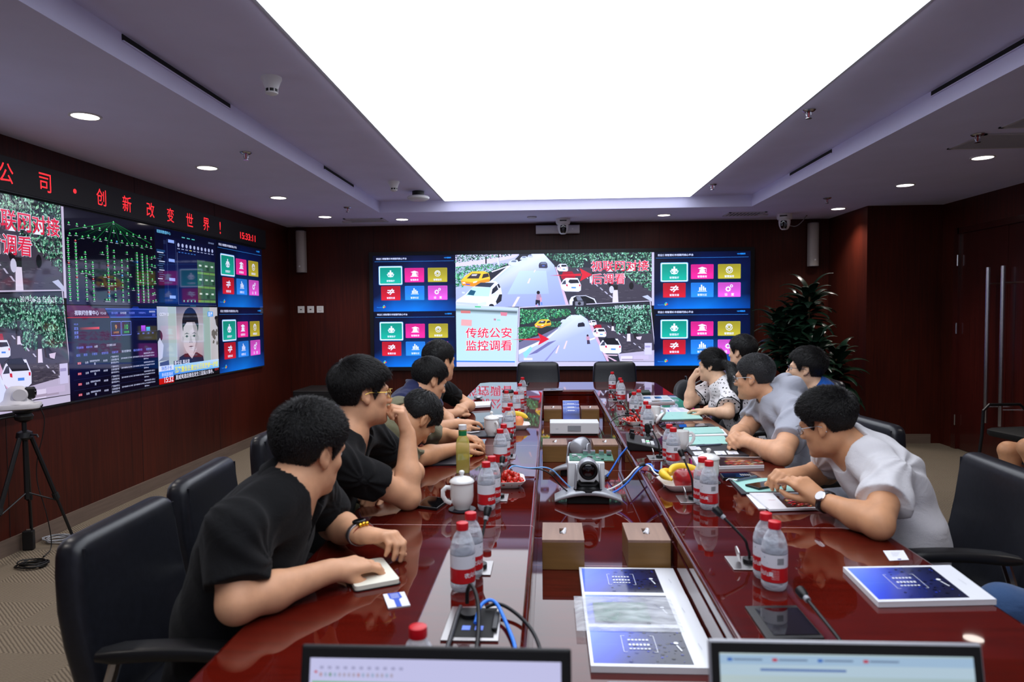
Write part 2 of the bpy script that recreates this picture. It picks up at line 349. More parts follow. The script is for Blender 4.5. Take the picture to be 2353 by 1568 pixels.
class Pic:
    """2-D drawing in u (right), v (up) coordinates; layers stack outwards by a hair"""
    def __init__(s, o, right, up, w, h, step=.00012):
        s.o = np.array(o, float); s.r = np.array(right, float); s.u = np.array(up, float); s.n = np.cross(s.r, s.u); s.w = w; s.h = h
        s.V = []; s.F = []; s.C = []; s.z = 0.; s.step = step; s.map = lambda p: p; s.clip = None; s.auto = 1.2e-5
    def layer(s, k=1): s.z += s.step*k
    def poly(s, pts, c, faces=None, up=True):
        s.z += s.auto
        pts = [s.map(p) for p in pts]
        if s.clip:
            x0, y0, x1, y1 = s.clip
            if max(p[0] for p in pts) <= x0 or min(p[0] for p in pts) >= x1 or max(p[1] for p in pts) <= y0 or min(p[1] for p in pts) >= y1: return
            if faces is None and (min(p[0] for p in pts) < x0 or max(p[0] for p in pts) > x1 or min(p[1] for p in pts) < y0 or max(p[1] for p in pts) > y1):
                for ax, lim, sg in ((0, x0, 1), (0, x1, -1), (1, y0, 1), (1, y1, -1)):
                    out = []
                    for i in range(len(pts)):
                        a, b = pts[i-1], pts[i]; da, db = (a[ax]-lim)*sg, (b[ax]-lim)*sg
                        if (da >= 0) != (db >= 0):
                            t = da/(da-db); out.append((a[0]+(b[0]-a[0])*t, a[1]+(b[1]-a[1])*t))
                        if db >= 0: out.append(b)
                    pts = out
                    if len(pts) < 3: return
                if isinstance(c, list): c = c[0]
        o = len(s.V); s.layer(0)
        cs = c if isinstance(c, list) else [c]*len(pts)
        for p, cc in zip(pts, cs):
            s.V.append(s.o+s.r*(p[0]*s.w)+s.u*(p[1]*s.h)+s.n*s.z); s.C.append(lin(cc)+(1.,))
        if faces is None:
            a = sum(pts[i-1][0]*pts[i][1]-pts[i][0]*pts[i-1][1] for i in range(len(pts)))
            s.F.append(tuple(range(o, o+len(pts))) if a > 0 else tuple(range(o+len(pts)-1, o-1, -1)))
        else: s.F.extend([tuple(i+o for i in f) for f in faces])
    def rect(s, x0, y0, x1, y1, c): s.poly([(x0, y0), (x1, y0), (x1, y1), (x0, y1)], c)
    def grad(s, x0, y0, x1, y1, cols, n=1):
        """vertical/horizontal colour grid: cols[j][i]"""
        ny, nx = len(cols)-1, len(cols[0])-1
        for j in range(ny):
            for i in range(nx):
                xa, xb = x0+(x1-x0)*i/nx, x0+(x1-x0)*(i+1)/nx; ya, yb = y0+(y1-y0)*j/ny, y0+(y1-y0)*(j+1)/ny
                s.poly([(xa, ya), (xb, ya), (xb, yb), (xa, yb)], [cols[j][i], cols[j][i+1], cols[j+1][i+1], cols[j+1][i]])
    def disc(s, x, y, r, c, asp=1., n=18, a0=0, a1=360, r0=None):
        A = [math.radians(a0+(a1-a0)*i/n) for i in range(n+1)]
        if r0 is None:
            s.poly([(x+r*math.cos(a), y+r*asp*math.sin(a)) for a in (A[:-1] if a1-a0 == 360 else A)], c)
        else:
            for a, b in zip(A[:-1], A[1:]):
                s.poly([(x+r0*math.cos(a), y+r0*asp*math.sin(a)), (x+r*math.cos(a), y+r*asp*math.sin(a)), (x+r*math.cos(b), y+r*asp*math.sin(b)), (x+r0*math.cos(b), y+r0*asp*math.sin(b))], c)
    def line(s, a, b, t, c, asp=None):
        asp = asp or s.w/s.h; dx, dy = (b[0]-a[0]), (b[1]-a[1])/asp; l = math.hypot(dx, dy) or 1
        nx, ny = -dy/l*t/2, dx/l*t/2*asp
        s.poly([(a[0]+nx, a[1]+ny), (b[0]+nx, b[1]+ny), (b[0]-nx, b[1]-ny), (a[0]-nx, a[1]-ny)], c)
    def text(s, t, x, y, w=None, h=None, c=(255, 255, 255), bold=0.):
        vs, fs = textpoly(t, bold)
        if not len(vs): return
        kx = w/np.ptp(vs[:, 0]) if w else None; ky = h/max(1e-6, np.ptp(vs[:, 1])) if h else None
        asp = s.w/s.h
        if kx is None: kx = ky/asp
        if ky is None: ky = kx*asp
        pts = [(x+a*kx, y+b*ky) for a, b in vs]
        if s.clip:
            q = [s.map(p) for p in pts]; x0, y0, x1, y1 = s.clip
            fs = [f for f in fs if all(x0 < q[i][0] < x1 and y0 < q[i][1] < y1 for i in f)]
            if not fs: return
            cl = s.clip; s.clip = None; s.poly(pts, c, fs); s.clip = cl
        else: s.poly(pts, c, fs)
    def build(s, name, m, parent):
        me = bpy.data.meshes.new(name); me.from_pydata([tuple(v) for v in s.V], [], s.F)
        a = me.color_attributes.new('Col', 'FLOAT_COLOR', 'POINT')
        a.data.foreach_set('color', np.array(s.C, dtype=np.float32).ravel()); me.materials.append(m)
        o = bpy.data.objects.new(name, me); COL.objects.link(o)
        if parent is not None: o.parent = parent; o.matrix_parent_inverse = parent.matrix_basis.inverted()
        return o
def picmat(name, strength, rough, spec=.5, sampling='NONE', tint=(1, 1, 1)):
    m = mat(name, (4, 4, 6), rough, spec=spec)
    a = N(m, 'ShaderNodeAttribute', attribute_name='Col'); b = bsdf(m)
    t = N(m, 'ShaderNodeVectorMath', operation='MULTIPLY'); L(m, a.outputs['Color'], t.inputs[0]); t.inputs[1].default_value = tint; L(m, t.outputs[0], b.inputs['Emission Color']); b.inputs['Emission Strength'].default_value = strength
    m.cycles.emission_sampling = sampling
    return m
def printmat(name, rough=.35, coat=.0):
    m = mat(name, (255, 255, 255), rough, coat=coat); a = N(m, 'ShaderNodeAttribute', attribute_name='Col'); L(m, a.outputs['Color'], bsdf(m).inputs['Base Color']); return m
M_led = picmat('led_wall_picture', SCREEN_L, .35, tint=(1, 1.08, 1.42))
M_lcd = picmat('lcd_wall_picture', SCREEN_L*.78, .04, .7, tint=(1, 1, 1.25))
M_print = printmat('colour_print'); M_gloss = printmat('glossy_colour_print', .15)

def menu(d, x0, y0, x1, y1):
    """blue start menu with six tiles"""
    W, H = x1-x0, y1-y0; d.map = lambda p: (x0+p[0]*W, y0+p[1]*H); asp = d.w*W/(d.h*H)
    A, B, Cc, D = (4, 12, 46), (3, 40, 120), (6, 84, 205), (10, 20, 60)
    d.grad(0, 0, 1, 1, [[(3, 72, 150), (8, 112, 205), (10, 124, 215), (6, 92, 180), (4, 60, 130)], [A, (4, 60, 120), (5, 70, 130), (4, 52, 106), A], [A, (4, 28, 62), (5, 34, 74), (4, 30, 66), A], [(4, 10, 34), (4, 14, 46), (4, 26, 80), (5, 20, 66), (4, 14, 48)], [(4, 8, 28), (5, 12, 38), (5, 14, 44), (5, 12, 38), (4, 8, 30)]])
    d.layer(); d.rect(.02, .893, .98, .897, (60, 150, 230))
    d.text('欢迎使用智慧城市视联网核心平台', .225, .945, w=.37, c=(235, 240, 255), bold=.012)
    d.text('V2V视联网', .905, .952, w=.085, c=(40, 160, 250), bold=.02)
    d.text('VisionVera', .075, .075, w=.075, c=(40, 150, 240), bold=.01)
    for a, b, cc in ((.128, .105, (70, 180, 240)), (.138, .085, (225, 60, 50)), (.122, .075, (240, 200, 60)), (.118, .09, (90, 190, 90))): d.disc(a, b, .009, cc, asp)
    cols = [.095, .385, .665]; w_ = .235; rows = [.52, .2]; h_ = .255
    C6 = [[(18, 158, 128), (228, 40, 130), (176, 160, 44)], [(196, 28, 44), (40, 128, 210), (218, 84, 186)]]
    T6 = [['智慧医疗', '智慧教育', '智慧监控'], ['智慧交通', '智慧社区', '设    置']]
    Wt = (240, 244, 250)
    for r in range(2):
        for c in range(3):
            a, b = cols[c], rows[r]; cc = C6[r][c]; hi = tuple(min(255, int(k*1.15)) for k in cc); lo = tuple(int(k*.9) for k in cc)
            aa, bb, cw, ch = a, b, w_, h_
            if (r, c) == (0, 0):
                aa, bb, cw, ch = a-.012, b-.02, w_+.024, h_+.035
                d.layer(); d.poly([(aa+cw/2+x*(cw+.03), bb+ch/2+y*(ch+.05)) for x, y in rrect(1, 1, .06)], (120, 190, 235))
                d.layer(); d.poly([(aa+cw/2+x*(cw+.017), bb+ch/2+y*(ch+.03)) for x, y in rrect(1, 1, .05)], (245, 252, 255))
            d.layer(); d.poly([(aa+cw/2+x*cw, bb+ch/2+y*ch) for x, y in rrect(1, 1, .04)], cc)
            d.layer(); d.grad(aa+.006, bb+.01, aa+cw-.006, bb+ch-.01, [[hi, hi], [cc, cc], [lo, lo]])
            d.layer(); x, y = aa+cw/2, bb+ch*.6
            d.text(T6[r][c], x, bb+ch*.17, w=.098, c=Wt, bold=.015)
            q = .016
            if (r, c) == (0, 0):
                d.rect(x-.009, y-.03*asp, x+.009, y+.042*asp, Wt); d.rect(x-.03, y-.003*asp, x+.03, y+.018*asp, Wt)
                d.disc(x, y+.005*asp, .045, Wt, asp, 16, 190, 350, .037); d.line((x-.03, y-.035*asp), (x+.035, y+.0*asp), .007, Wt); d.line((x+.03, y-.035*asp), (x-.035, y+.0*asp), .007, Wt)
            elif (r, c) == (0, 1):
                d.poly([(x, y+.036*asp), (x+.045, y+.02*asp), (x, y+.002*asp), (x-.045, y+.02*asp)], Wt); d.rect(x-.028, y-.024*asp, x+.028, y+.004*asp, Wt); d.poly([(x-.05, y-.036*asp), (x+.05, y-.036*asp), (x+.035, y-.024*asp), (x-.035, y-.024*asp)], Wt); d.rect(x+.04, y-.02*asp, x+.044, y+.02*asp, Wt)
            elif (r, c) == (0, 2):
                d.disc(x, y, .036, Wt, asp, 14, 10, 190, .026); d.disc(x, y, .036, Wt, asp, 14, 200, 360, .03); d.disc(x, y, .02, Wt, asp, 16, 0, 360, .014)
            elif (r, c) == (1, 0):
                d.rect(x-.04, y+.012*asp, x+.04, y+.022*asp, Wt); d.rect(x-.045, y-.012*asp, x+.045, y-.002*asp, Wt); d.line((x+.022, y+.034*asp), (x-.03, y-.02*asp), .011, Wt); d.line((x+.04, y+.018*asp), (x-.012, y-.034*asp), .011, Wt)
            elif (r, c) == (1, 1):
                for k, (bx, bh) in enumerate(((-.032, .035), (-.014, .062), (.006, .045), (.024, .03))): d.rect(x+bx, y-.022*asp, x+bx+.014, y+(bh-.022)*asp, Wt)
                d.rect(x-.045, y-.032*asp, x+.048, y-.026*asp, Wt)
            else:
                for gx, gy, gr in ((-.012, -.008, .024), (.022, .024, .014)):
                    d.disc(x+gx, y+gy*asp, gr, Wt, asp, 14, 0, 360, gr*.55)
                    for k in range(8):
                        an = k*math.pi/4; d.disc(x+gx+gr*1.08*math.cos(an), y+(gy+gr*1.08*math.sin(an))*asp, gr*.2, Wt, asp, 6)
    d.map = lambda p: p

def street(d, x0, y0, x1, y1, rnd=None):
    """comparison picture of a street: upper view, lower view on a drawn monitor, red captions (coordinates 35..2260 x 110..1375, y down)"""
    rnd = rnd or random.Random(3)
    W, H = x1-x0, y1-y0; mp = lambda p: (x0+(p[0]-35)/2225*W, y0+(1-(p[1]-110)/1265)*H); d.map = mp
    P = d.poly
    def R(a, b, c, e, col): P([(a, b), (c, b), (c, e), (a, e)], col)
    def leaves(a, b, c, e, n, pal, sz, mask=None):
        d.auto = 1e-6
        for _ in range(int(n*1.5)):
            x, y = rnd.uniform(a, c), rnd.uniform(b, e)
            if mask and not mask(x, y): continue
            s_ = sz*rnd.uniform(.35, 1.2); an = rnd.uniform(0, 6.28); k, q = math.cos(an)*s_, math.sin(an)*s_
            col = rnd.choice(pal); f = rnd.uniform(.75, 1.2); col = tuple(min(255, int(v*f)) for v in col)
            P([(x-k, y-q), (x+q*.45, y-k*.45), (x+k, y+q), (x-q*.45, y+k*.45)], col)
        d.auto = 1.2e-5
    GL = [(40, 112, 60), (66, 166, 90), (34, 90, 56), (120, 210, 140), (50, 130, 96)]; GD = [(24, 54, 42), (46, 100, 72), (30, 70, 56), (100, 166, 124), (150, 206, 170), (16, 34, 30)]
    # --- upper view
    R(35, 110, 2260, 700, (44, 46, 54))
    P([(900, 112), (1035, 112), (1150, 240), (1165, 290), (1235, 520), (1300, 702), (35, 702), (35, 470), (440, 420), (640, 245), (830, 160)], [(230, 238, 250), (236, 240, 250), (186, 200, 226), (176, 190, 222), (166, 176, 212), (156, 166, 206), (176, 182, 214), (184, 190, 218), (194, 206, 230), (206, 218, 236), (226, 234, 246)])
    d.layer()
    P([(760, 300), (1060, 300), (1090, 560), (620, 560)], [(206, 226, 222), (196, 214, 226), (172, 188, 218), (184, 204, 222)])
    P([(35, 260), (640, 130), (760, 120), (690, 190), (420, 300), (35, 500)], (196, 196, 226))
    P([(35, 112), (760, 112), (700, 150), (420, 215), (35, 260)], (226, 214, 236))
    P([(1165, 250), (1240, 250), (1420, 520), (1480, 702), (1310, 702), (1225, 470)], (58, 56, 68)); P([(1240, 250), (2260, 330), (2260, 702), (1470, 702)], (70, 64, 72))
    P([(1160, 260), (1172, 260), (1318, 702), (1282, 702)], (226, 190, 204))
    d.layer()
    P([(640, 235), (655, 243), (450, 412), (425, 412)], (246, 248, 255)); P([(440, 300), (650, 232), (660, 240), (450, 312)], (240, 236, 246))
    for q in ([(930, 290), (945, 290), (930, 318), (918, 318)], [(870, 385), (886, 385), (866, 440), (845, 440)], [(735, 590), (765, 590), (700, 702), (670, 702)]): P(q, (250, 226, 224))
    for i in range(9):
        t = i/8.; xx, yy = 1400+t*410, 285+t*340; P([(xx, yy), (xx+10+9*t, yy), (xx+26+26*t, yy+24+8*t), (xx+14+20*t, yy+24+8*t)], (196, 190, 200))
    for i in range(60):
        xx, yy = rnd.uniform(1480, 2230), rnd.uniform(500, 690); P([(xx, yy), (xx+40, yy+1), (xx+40, yy+5), (xx, yy+4)], rnd.choice([(92, 86, 92), (56, 50, 58), (108, 100, 104)]))
    P([(2130, 600), (2190, 585), (2258, 640), (2258, 670)], (196, 200, 214))
    leaves(35, 112, 700, 200, 420, GD, 12, lambda x, y: y < 205-x*.12); leaves(35, 215, 640, 340, 700, GL, 11, lambda x, y: 215+(420-x)*.08 < y < 330-(max(0, x-380))*.42)
    leaves(35, 320, 130, 470, 160, GL, 12)
    leaves(1050, 112, 1480, 270, 700, GD, 12, lambda x, y: y < 130+(x-1040)*.45); leaves(1440, 112, 2240, 560, 1500, GD+[(150, 214, 160)], 16, lambda x, y: y < 250+max(0, x-1700)*.55 and (x > 1700 or y < 200))
    d.layer()
    for xx, yy, t in ((375, 215, 16), (520, 190, 12), (1575, 380, 20)): R(xx, yy-80, xx+t, yy, (40, 34, 36))
    P([(1800, 470), (1860, 470), (1858, 540), (1808, 540)], (34, 30, 32)); P([(1806, 526), (1858, 526), (1866, 668), (1800, 668)], (232, 220, 224)); R(512, 150, 530, 230, (226, 226, 234)); P([(1545, 380), (1568, 360), (1575, 440), (1548, 445)], (220, 212, 216))
    for q, col in (((1780, 455), (30, 26, 30)), ((1790, 520), (210, 206, 214)), ((2010, 480), (26, 24, 28))): d.disc(q[0], q[1], 26, col, 1.6, 12)
    def yellow(ox, oy, k):
        T = lambda pts: [(ox+a*k, oy+b*k) for a, b in pts]
        P(T([(95, 400), (150, 345), (220, 300), (360, 298), (410, 320), (428, 380), (420, 415), (330, 430), (240, 470), (110, 455)]), (252, 206, 60)); d.layer()
        P(T([(95, 405), (240, 425), (330, 400), (420, 385), (420, 418), (330, 432), (240, 470), (110, 455)]), (244, 150, 40)); d.layer()
        P(T([(160, 378), (225, 322), (325, 325), (298, 380)]), (70, 58, 60)); P(T([(332, 380), (350, 330), (405, 322), (418, 360)]), (60, 50, 50)); P(T([(110, 420), (140, 418), (150, 435), (118, 436)]), (252, 240, 220)); P(T([(235, 415), (285, 405), (270, 425), (235, 432)]), (250, 240, 220))
        P(T([(150, 436), (200, 440), (198, 452), (150, 448)]), (70, 90, 200)); P(T([(225, 330), (285, 330), (270, 350), (215, 350)]), (214, 206, 200))
        d.layer(-2)
    d.layer(2); yellow(0, 0, 1)
    SV = (236, 240, 255)
    P([(45, 620), (140, 560), (240, 465), (330, 412), (490, 412), (545, 470), (562, 560), (550, 640), (450, 700), (35, 700), (35, 640)], (244, 246, 255)); d.layer()
    P([(145, 572), (225, 478), (435, 480), (412, 582)], (198, 240, 236)); P([(250, 468), (320, 425), (478, 430), (430, 480)], (58, 64, 78)); P([(440, 560), (452, 500), (500, 455), (520, 505), (470, 545)], (40, 42, 52)); P([(505, 450), (525, 440), (545, 480), (528, 495)], (44, 46, 56))
    P([(165, 560), (205, 505), (265, 520), (240, 570)], (36, 90, 110)); P([(490, 640), (530, 560), (562, 560), (552, 636), (500, 672)], (38, 38, 46)); P([(40, 640), (290, 660), (285, 684), (36, 664)], (206, 212, 230)); d.disc(440, 690, 30, (40, 40, 48), .8, 12); P([(290, 660), (380, 640), (384, 676), (290, 690)], (222, 230, 250)); P([(105, 525), (140, 530), (138, 548), (108, 545)], (220, 226, 240)); P([(440, 575), (480, 545), (500, 550), (496, 575)], (226, 232, 246))
    for ox, oy, k, cc in ((630, 180, 1., (226, 234, 248)), (765, 140, .7, (214, 222, 240)), (850, 122, .5, (200, 206, 230))):
        P([(ox, oy+45*k), (ox+20*k, oy+10*k), (ox+50*k, oy-5*k), (ox+105*k, oy-5*k), (ox+125*k, oy+25*k), (ox+120*k, oy+55*k), (ox+60*k, oy+62*k)], cc); d.layer(); P([(ox+30*k, oy+18*k), (ox+52*k, oy+2*k), (ox+98*k, oy+2*k), (ox+90*k, oy+22*k)], (110, 124, 140)); d.layer(-1)
    P([(976, 240), (985, 215), (1005, 203), (1055, 203), (1072, 220), (1078, 262), (1066, 274), (980, 270)], (64, 62, 78)); d.layer(); P([(992, 226), (1006, 208), (1054, 208), (1066, 228)], (120, 130, 150)); R(1015, 240, 1045, 252, (90, 110, 190)); d.layer(-1)
    def hatch(ox, oy, k, col=(240, 240, 250)):
        T = lambda pts: [(ox+a*k, oy+b*k) for a, b in pts]
        P(T([(0, 60), (30, 10), (60, -10), (190, -8), (215, 40), (228, 70), (226, 130), (200, 145), (50, 140), (10, 110)]), col); d.layer()
        P(T([(85, 35), (100, 8), (190, 10), (208, 48), (110, 52)]), (38, 36, 46)); P(T([(10, 60), (36, 22), (56, 14), (60, 60)]), (70, 72, 84)); P(T([(60, 60), (78, 62), (80, 85), (62, 80)]), (216, 40, 60)); P(T([(205, 65), (222, 66), (220, 86), (206, 84)]), (216, 40, 60)); P(T([(120, 90), (170, 92), (170, 108), (120, 106)]), (80, 140, 220)); d.layer(-1)
    hatch(1180, 232, .55); P([(1225, 370), (1250, 315), (1350, 312), (1385, 360), (1390, 395), (1240, 400)], (176, 20, 44)); hatch(1222, 395, 1.0)
    P([(1318, 640), (1340, 600), (1380, 585), (1500, 582), (1600, 620), (1640, 702), (1320, 702)], (236, 236, 246)); d.layer(); P([(1362, 610), (1392, 590), (1500, 588), (1590, 630), (1630, 702), (1375, 702)], (26, 26, 32)); P([(1395, 600), (1440, 592), (1470, 640), (1410, 640)], (120, 124, 136)); d.layer(-1)
    d.disc(970, 545, 19, (30, 22, 26), 1.1, 12); P([(950, 565), (995, 562), (1010, 620), (1000, 640), (945, 630)], (178, 140, 158)); P([(940, 625), (990, 632), (985, 690), (975, 690), (965, 660), (950, 682), (936, 680)], (30, 30, 44)); P([(985, 600), (1008, 600), (1006, 650), (992, 650)], (226, 160, 170)); P([(996, 650), (1014, 655), (1016, 684), (998, 684)], (110, 140, 200)); P([(940, 682), (965, 690), (962, 700), (938, 694)], (240, 150, 160))
    R(2236, 112, 2262, 702, (206, 196, 206)); 
    # --- lower left blurred monitor
    d.layer(2)
    P([(35, 668), (745, 712), (712, 1375), (35, 1375)], (206, 216, 226)); d.layer()
    P([(35, 690), (735, 728), (700, 1330), (35, 1318)], [(190, 216, 206), (200, 220, 216), (196, 222, 222), (190, 224, 212)]); d.layer()
    P([(35, 728), (730, 762), (728, 800), (35, 768)], [(90, 110, 104), (70, 84, 84), (190, 210, 206), (196, 222, 214)]); P([(35, 728), (730, 762), (735, 735), (35, 700)], [(90, 110, 104), (70, 84, 84), (210, 226, 226), (206, 232, 226)])
    P([(90, 738), (200, 742), (200, 772), (90, 768)], (214, 120, 110)); P([(540, 760), (620, 766), (610, 806), (545, 800)], (226, 130, 140)); P([(250, 690), (320, 694), (318, 706), (252, 703)], (60, 200, 110)); P([(95, 838), (215, 846), (212, 916), (92, 908)], (238, 170, 160)); P([(465, 832), (490, 834), (488, 856), (464, 852)], (190, 130, 140)); P([(500, 840), (540, 842), (538, 860), (500, 858)], (150, 220, 190))
    P([(35, 1306), (700, 1316), (700, 1330), (35, 1322)], (70, 130, 220)); P([(35, 1322), (702, 1332), (700, 1375), (35, 1375)], (206, 198, 210))
    # --- lower right monitor
    P([(750, 705), (2222, 648), (2262, 1060), (2262, 1375), (712, 1375)], (206, 196, 206)); d.layer()
    P([(762, 716), (2212, 656), (2262, 1140), (2262, 1330), (738, 1322)], (24, 24, 30)); d.layer()
    lo = [(768, 724), (2206, 668), (2262, 1180), (2262, 1326), (742, 1316)]
    P(lo, (48, 50, 56)); d.layer()
    P([(1330, 800), (1450, 800), (1520, 850), (1560, 960), (1730, 1322), (742, 1318), (745, 1120), (1010, 1040), (1180, 950), (1290, 830)], [(230, 236, 248), (226, 232, 246), (194, 204, 228), (182, 192, 222), (172, 180, 214), (182, 188, 218), (172, 176, 208), (184, 190, 220), (202, 212, 232), (226, 234, 246)])
    P([(1530, 860), (1600, 900), (1760, 1322), (1735, 1322), (1560, 965)], (226, 180, 196)); P([(1560, 880), (1640, 900), (1860, 1240), (1720, 1240)], (54, 52, 62)); P([(1640, 900), (2240, 960), (2262, 1200), (1860, 1240)], (72, 66, 74)); P([(1700, 1245), (1860, 1250), (1850, 1262), (1705, 1258)], (232, 200, 206)); P([(1715, 1260), (1740, 1262), (1850, 1320), (1820, 1322)], (232, 190, 200)); P([(1860, 1240), (2262, 1200), (2262, 1326), (1880, 1322)], (196, 184, 196))
    d.layer()
    P([(745, 1105), (800, 1080), (1010, 1020), (1180, 940), (1190, 950), (1040, 1060), (742, 1200)], (120, 116, 140))
    P([(745, 1190), (1060, 1060), (1180, 960), (1190, 964), (1080, 1066), (745, 1240)], (240, 240, 252))
    for i in range(16):
        xx, yy = 860+i*14, 1240-i*9; P([(xx, yy), (xx+95, yy-22), (xx+97, yy-17), (xx+2, yy+6)], (120, 116, 160))
    P([(790, 1230), (880, 1150), (900, 1175), (820, 1290)], (150, 216, 220)); R(800, 1280, 900, 1305, (236, 226, 240))
    for xx, yy in ((1280, 1090), (1190, 1140)): P([(xx, yy), (xx+16, yy), (xx-14, yy+90), (xx-34, yy+90)], (246, 216, 216))
    P([(1185, 1140), (1195, 1142), (1060, 1310), (1030, 1316)], (150, 150, 190))
    leaves(768, 735, 1330, 940, 900, GL, 13, lambda x, y: y < 900-(x-768)*.17); leaves(745, 930, 960, 1090, 420, GL, 13, lambda x, y: y < 1090-(x-745)*.35); leaves(1000, 870, 1220, 930, 160, GL, 9)
    leaves(1380, 715, 1880, 880, 800, GD, 13, lambda x, y: y < 790+(x-1400)*.3); leaves(1830, 700, 2240, 1010, 900, GD+[(150, 214, 170)], 16, lambda x, y: x < 2225)
    for i in range(60):
        xx, yy = rnd.uniform(1850, 2200), rnd.uniform(1110, 1220); P([(xx, yy), (xx+36, yy), (xx+36, yy+4), (xx, yy+4)], rnd.choice([(104, 96, 98), (58, 54, 60)]))
    for i in range(8):
        t = i/7.; xx, yy = 1740+t*400, 925+t*270; P([(xx, yy), (xx+14, yy), (xx+36, yy+22), (xx+22, yy+22)], (206, 200, 208))
    d.layer()
    for xx, yy, t, hh in ((1790, 930, 22, 50), (1962, 1015, 34, 85)): R(xx, yy-90, xx+t, yy, (30, 26, 28)); P([(xx, yy), (xx+t, yy), (xx+t+5, yy+hh), (xx-4, yy+hh)], (236, 222, 226))
    d.layer(); yellow(872, 680, .56); hatch(1535, 864, .38); P([(1585, 945), (1605, 910), (1670, 912), (1680, 950)], (170, 30, 50)); hatch(1578, 955, .66); hatch(1650, 1080, 1.08)
    d.layer(); P([(1690, 1080), (1720, 1062), (1820, 1060), (1880, 1140), (1735, 1135)], (28, 28, 34)); d.layer()
    for ox, oy, k in ((1215, 852, .6), (1290, 828, .4), (1355, 800, .3)): P([(ox, oy+45*k), (ox+20*k, oy+10*k), (ox+50*k, oy-5*k), (ox+105*k, oy-5*k), (ox+125*k, oy+25*k), (ox+120*k, oy+55*k), (ox+60*k, oy+62*k)], (214, 224, 242))
    P([(1408, 920), (1416, 892), (1470, 882), (1488, 900), (1490, 930), (1412, 936)], (40, 40, 52)); d.disc(1520, 1032, 12, (60, 40, 46), 1.1, 10); P([(1505, 1042), (1540, 1042), (1545, 1080), (1510, 1085)], (206, 150, 166)); P([(1512, 1084), (1540, 1082), (1550, 1126), (1514, 1128)], (70, 60, 80)); P([(1540, 1072), (1605, 1052), (1602, 1070), (1545, 1088)], (240, 236, 246))
    P([(2030, 1015), (2060, 1008), (2090, 1040), (2130, 1050), (2110, 1090), (2040, 1070)], (40, 36, 40)); P([(2060, 1050), (2125, 1045), (2110, 1085), (2070, 1075)], (226, 206, 214))
    for a, b, c, e, col in ((2155, 1120, 2235, 1250, (214, 206, 224)), (2160, 1150, 2220, 1170, (170, 160, 190)), (1890, 1265, 2020, 1320, (232, 220, 228)), (1900, 1295, 2140, 1312, (176, 160, 170)), (2030, 1260, 2200, 1300, (206, 190, 204))): R(a, b, c, e, col)
    d.layer(); d.text('2019-06-26 15:56:27', 1985, 716, w=325, c=(240, 244, 240), h=-34)
    # small webcam drawn on the monitor edge
    P([(x+1430, y+672) for x, y in rrect(155, 58, 12)], (40, 40, 48)); d.layer(); P([(x+1430, y+672) for x, y in rrect(95, 46, 10)], (128, 128, 136)); d.disc(1430, 672, 18, (30, 30, 36), 1, 14); R(1395, 700, 1470, 714, (40, 40, 46))
    # captions
    d.layer()
    for tri in ([(1095, 355), (1450, 338), (1450, 366)], [(1435, 278), (1575, 352), (1437, 425), (1462, 352)], [(660, 1070), (985, 1058), (985, 1084)], [(962, 998), (1092, 1068), (962, 1138), (990, 1068)]): P(tri, (226, 34, 52))
    CAP = [('视联网对接', 1882, 258, 640), ('后调看', 1752, 402, 375), ('传统公安', 405, 992, 525), ('监控调看', 405, 1136, 525)]
    for t, xx, yy, ww in CAP: d.text(t, xx, yy, w=ww+10, h=-126, c=(255, 255, 255), bold=.032)
    d.layer()
    for t, xx, yy, ww in CAP: d.text(t, xx, yy, w=ww, h=-120, c=(236, 48, 74), bold=.014)
    d.map = lambda p: p

# ------------------------------------------------------------------ far video wall
SX0, SX1, SZ0, SZ1 = -2.19, 2.447, .772, 2.163
vw = thing('video_wall', 'wide video wall on the far wall with street scene and blue menus', 'video wall', (0, YB, 0))
M_bezel = mat('screen_frame_dark_metal', (44, 44, 48), .3, .6)
b = MB(); o = .046
b.bb((SX0-o, -.052, SZ1), (SX1+o, -.004, SZ1+o)).bb((SX0-o, -.052, SZ0-o), (SX1+o, -.004, SZ0)).bb((SX0-o, -.052, SZ0), (SX0, -.004, SZ1)).bb((SX1, -.052, SZ0), (SX1+o, -.004, SZ1))
ob('frame', b, M_bezel, vw, smooth=0)
ob('back_panel', MB().bb((SX0, -.04, SZ0), (SX1, -.004, SZ1)), M_black2, vw, smooth=0)
Wm, Hm = SX1-SX0, SZ1-SZ0
def pic_back(name, x0, x1, z0, z1, fn, label):
    d = Pic((x0, YB-.0405, z0), (1, 0, 0), (0, 0, 1), x1-x0, z1-z0); fn(d); q = d.build(name, M_led, vw); q['label'] = label
zm = (SZ0+SZ1)/2
pic_back('menu_screen', SX0, -1.153, zm, SZ1, lambda d: menu(d, 0, 0, 1, 1), 'blue menu picture, upper left of the wall')
pic_back('menu_screen', SX0, -1.153, SZ0, zm, lambda d: menu(d, 0, 0, 1, 1), 'blue menu picture, lower left of the wall')
pic_back('menu_screen', 1.287, SX1, zm, SZ1, lambda d: menu(d, 0, 0, 1, 1), 'blue menu picture, upper right of the wall')
pic_back('menu_screen', 1.287, SX1, SZ0, zm, lambda d: menu(d, 0, 0, 1, 1), 'blue menu picture, lower right of the wall')
pic_back('street_screen', -1.153, 1.287, SZ0, SZ1, lambda d: street(d, 0, 0, 1, 1), 'bright street picture with red captions')

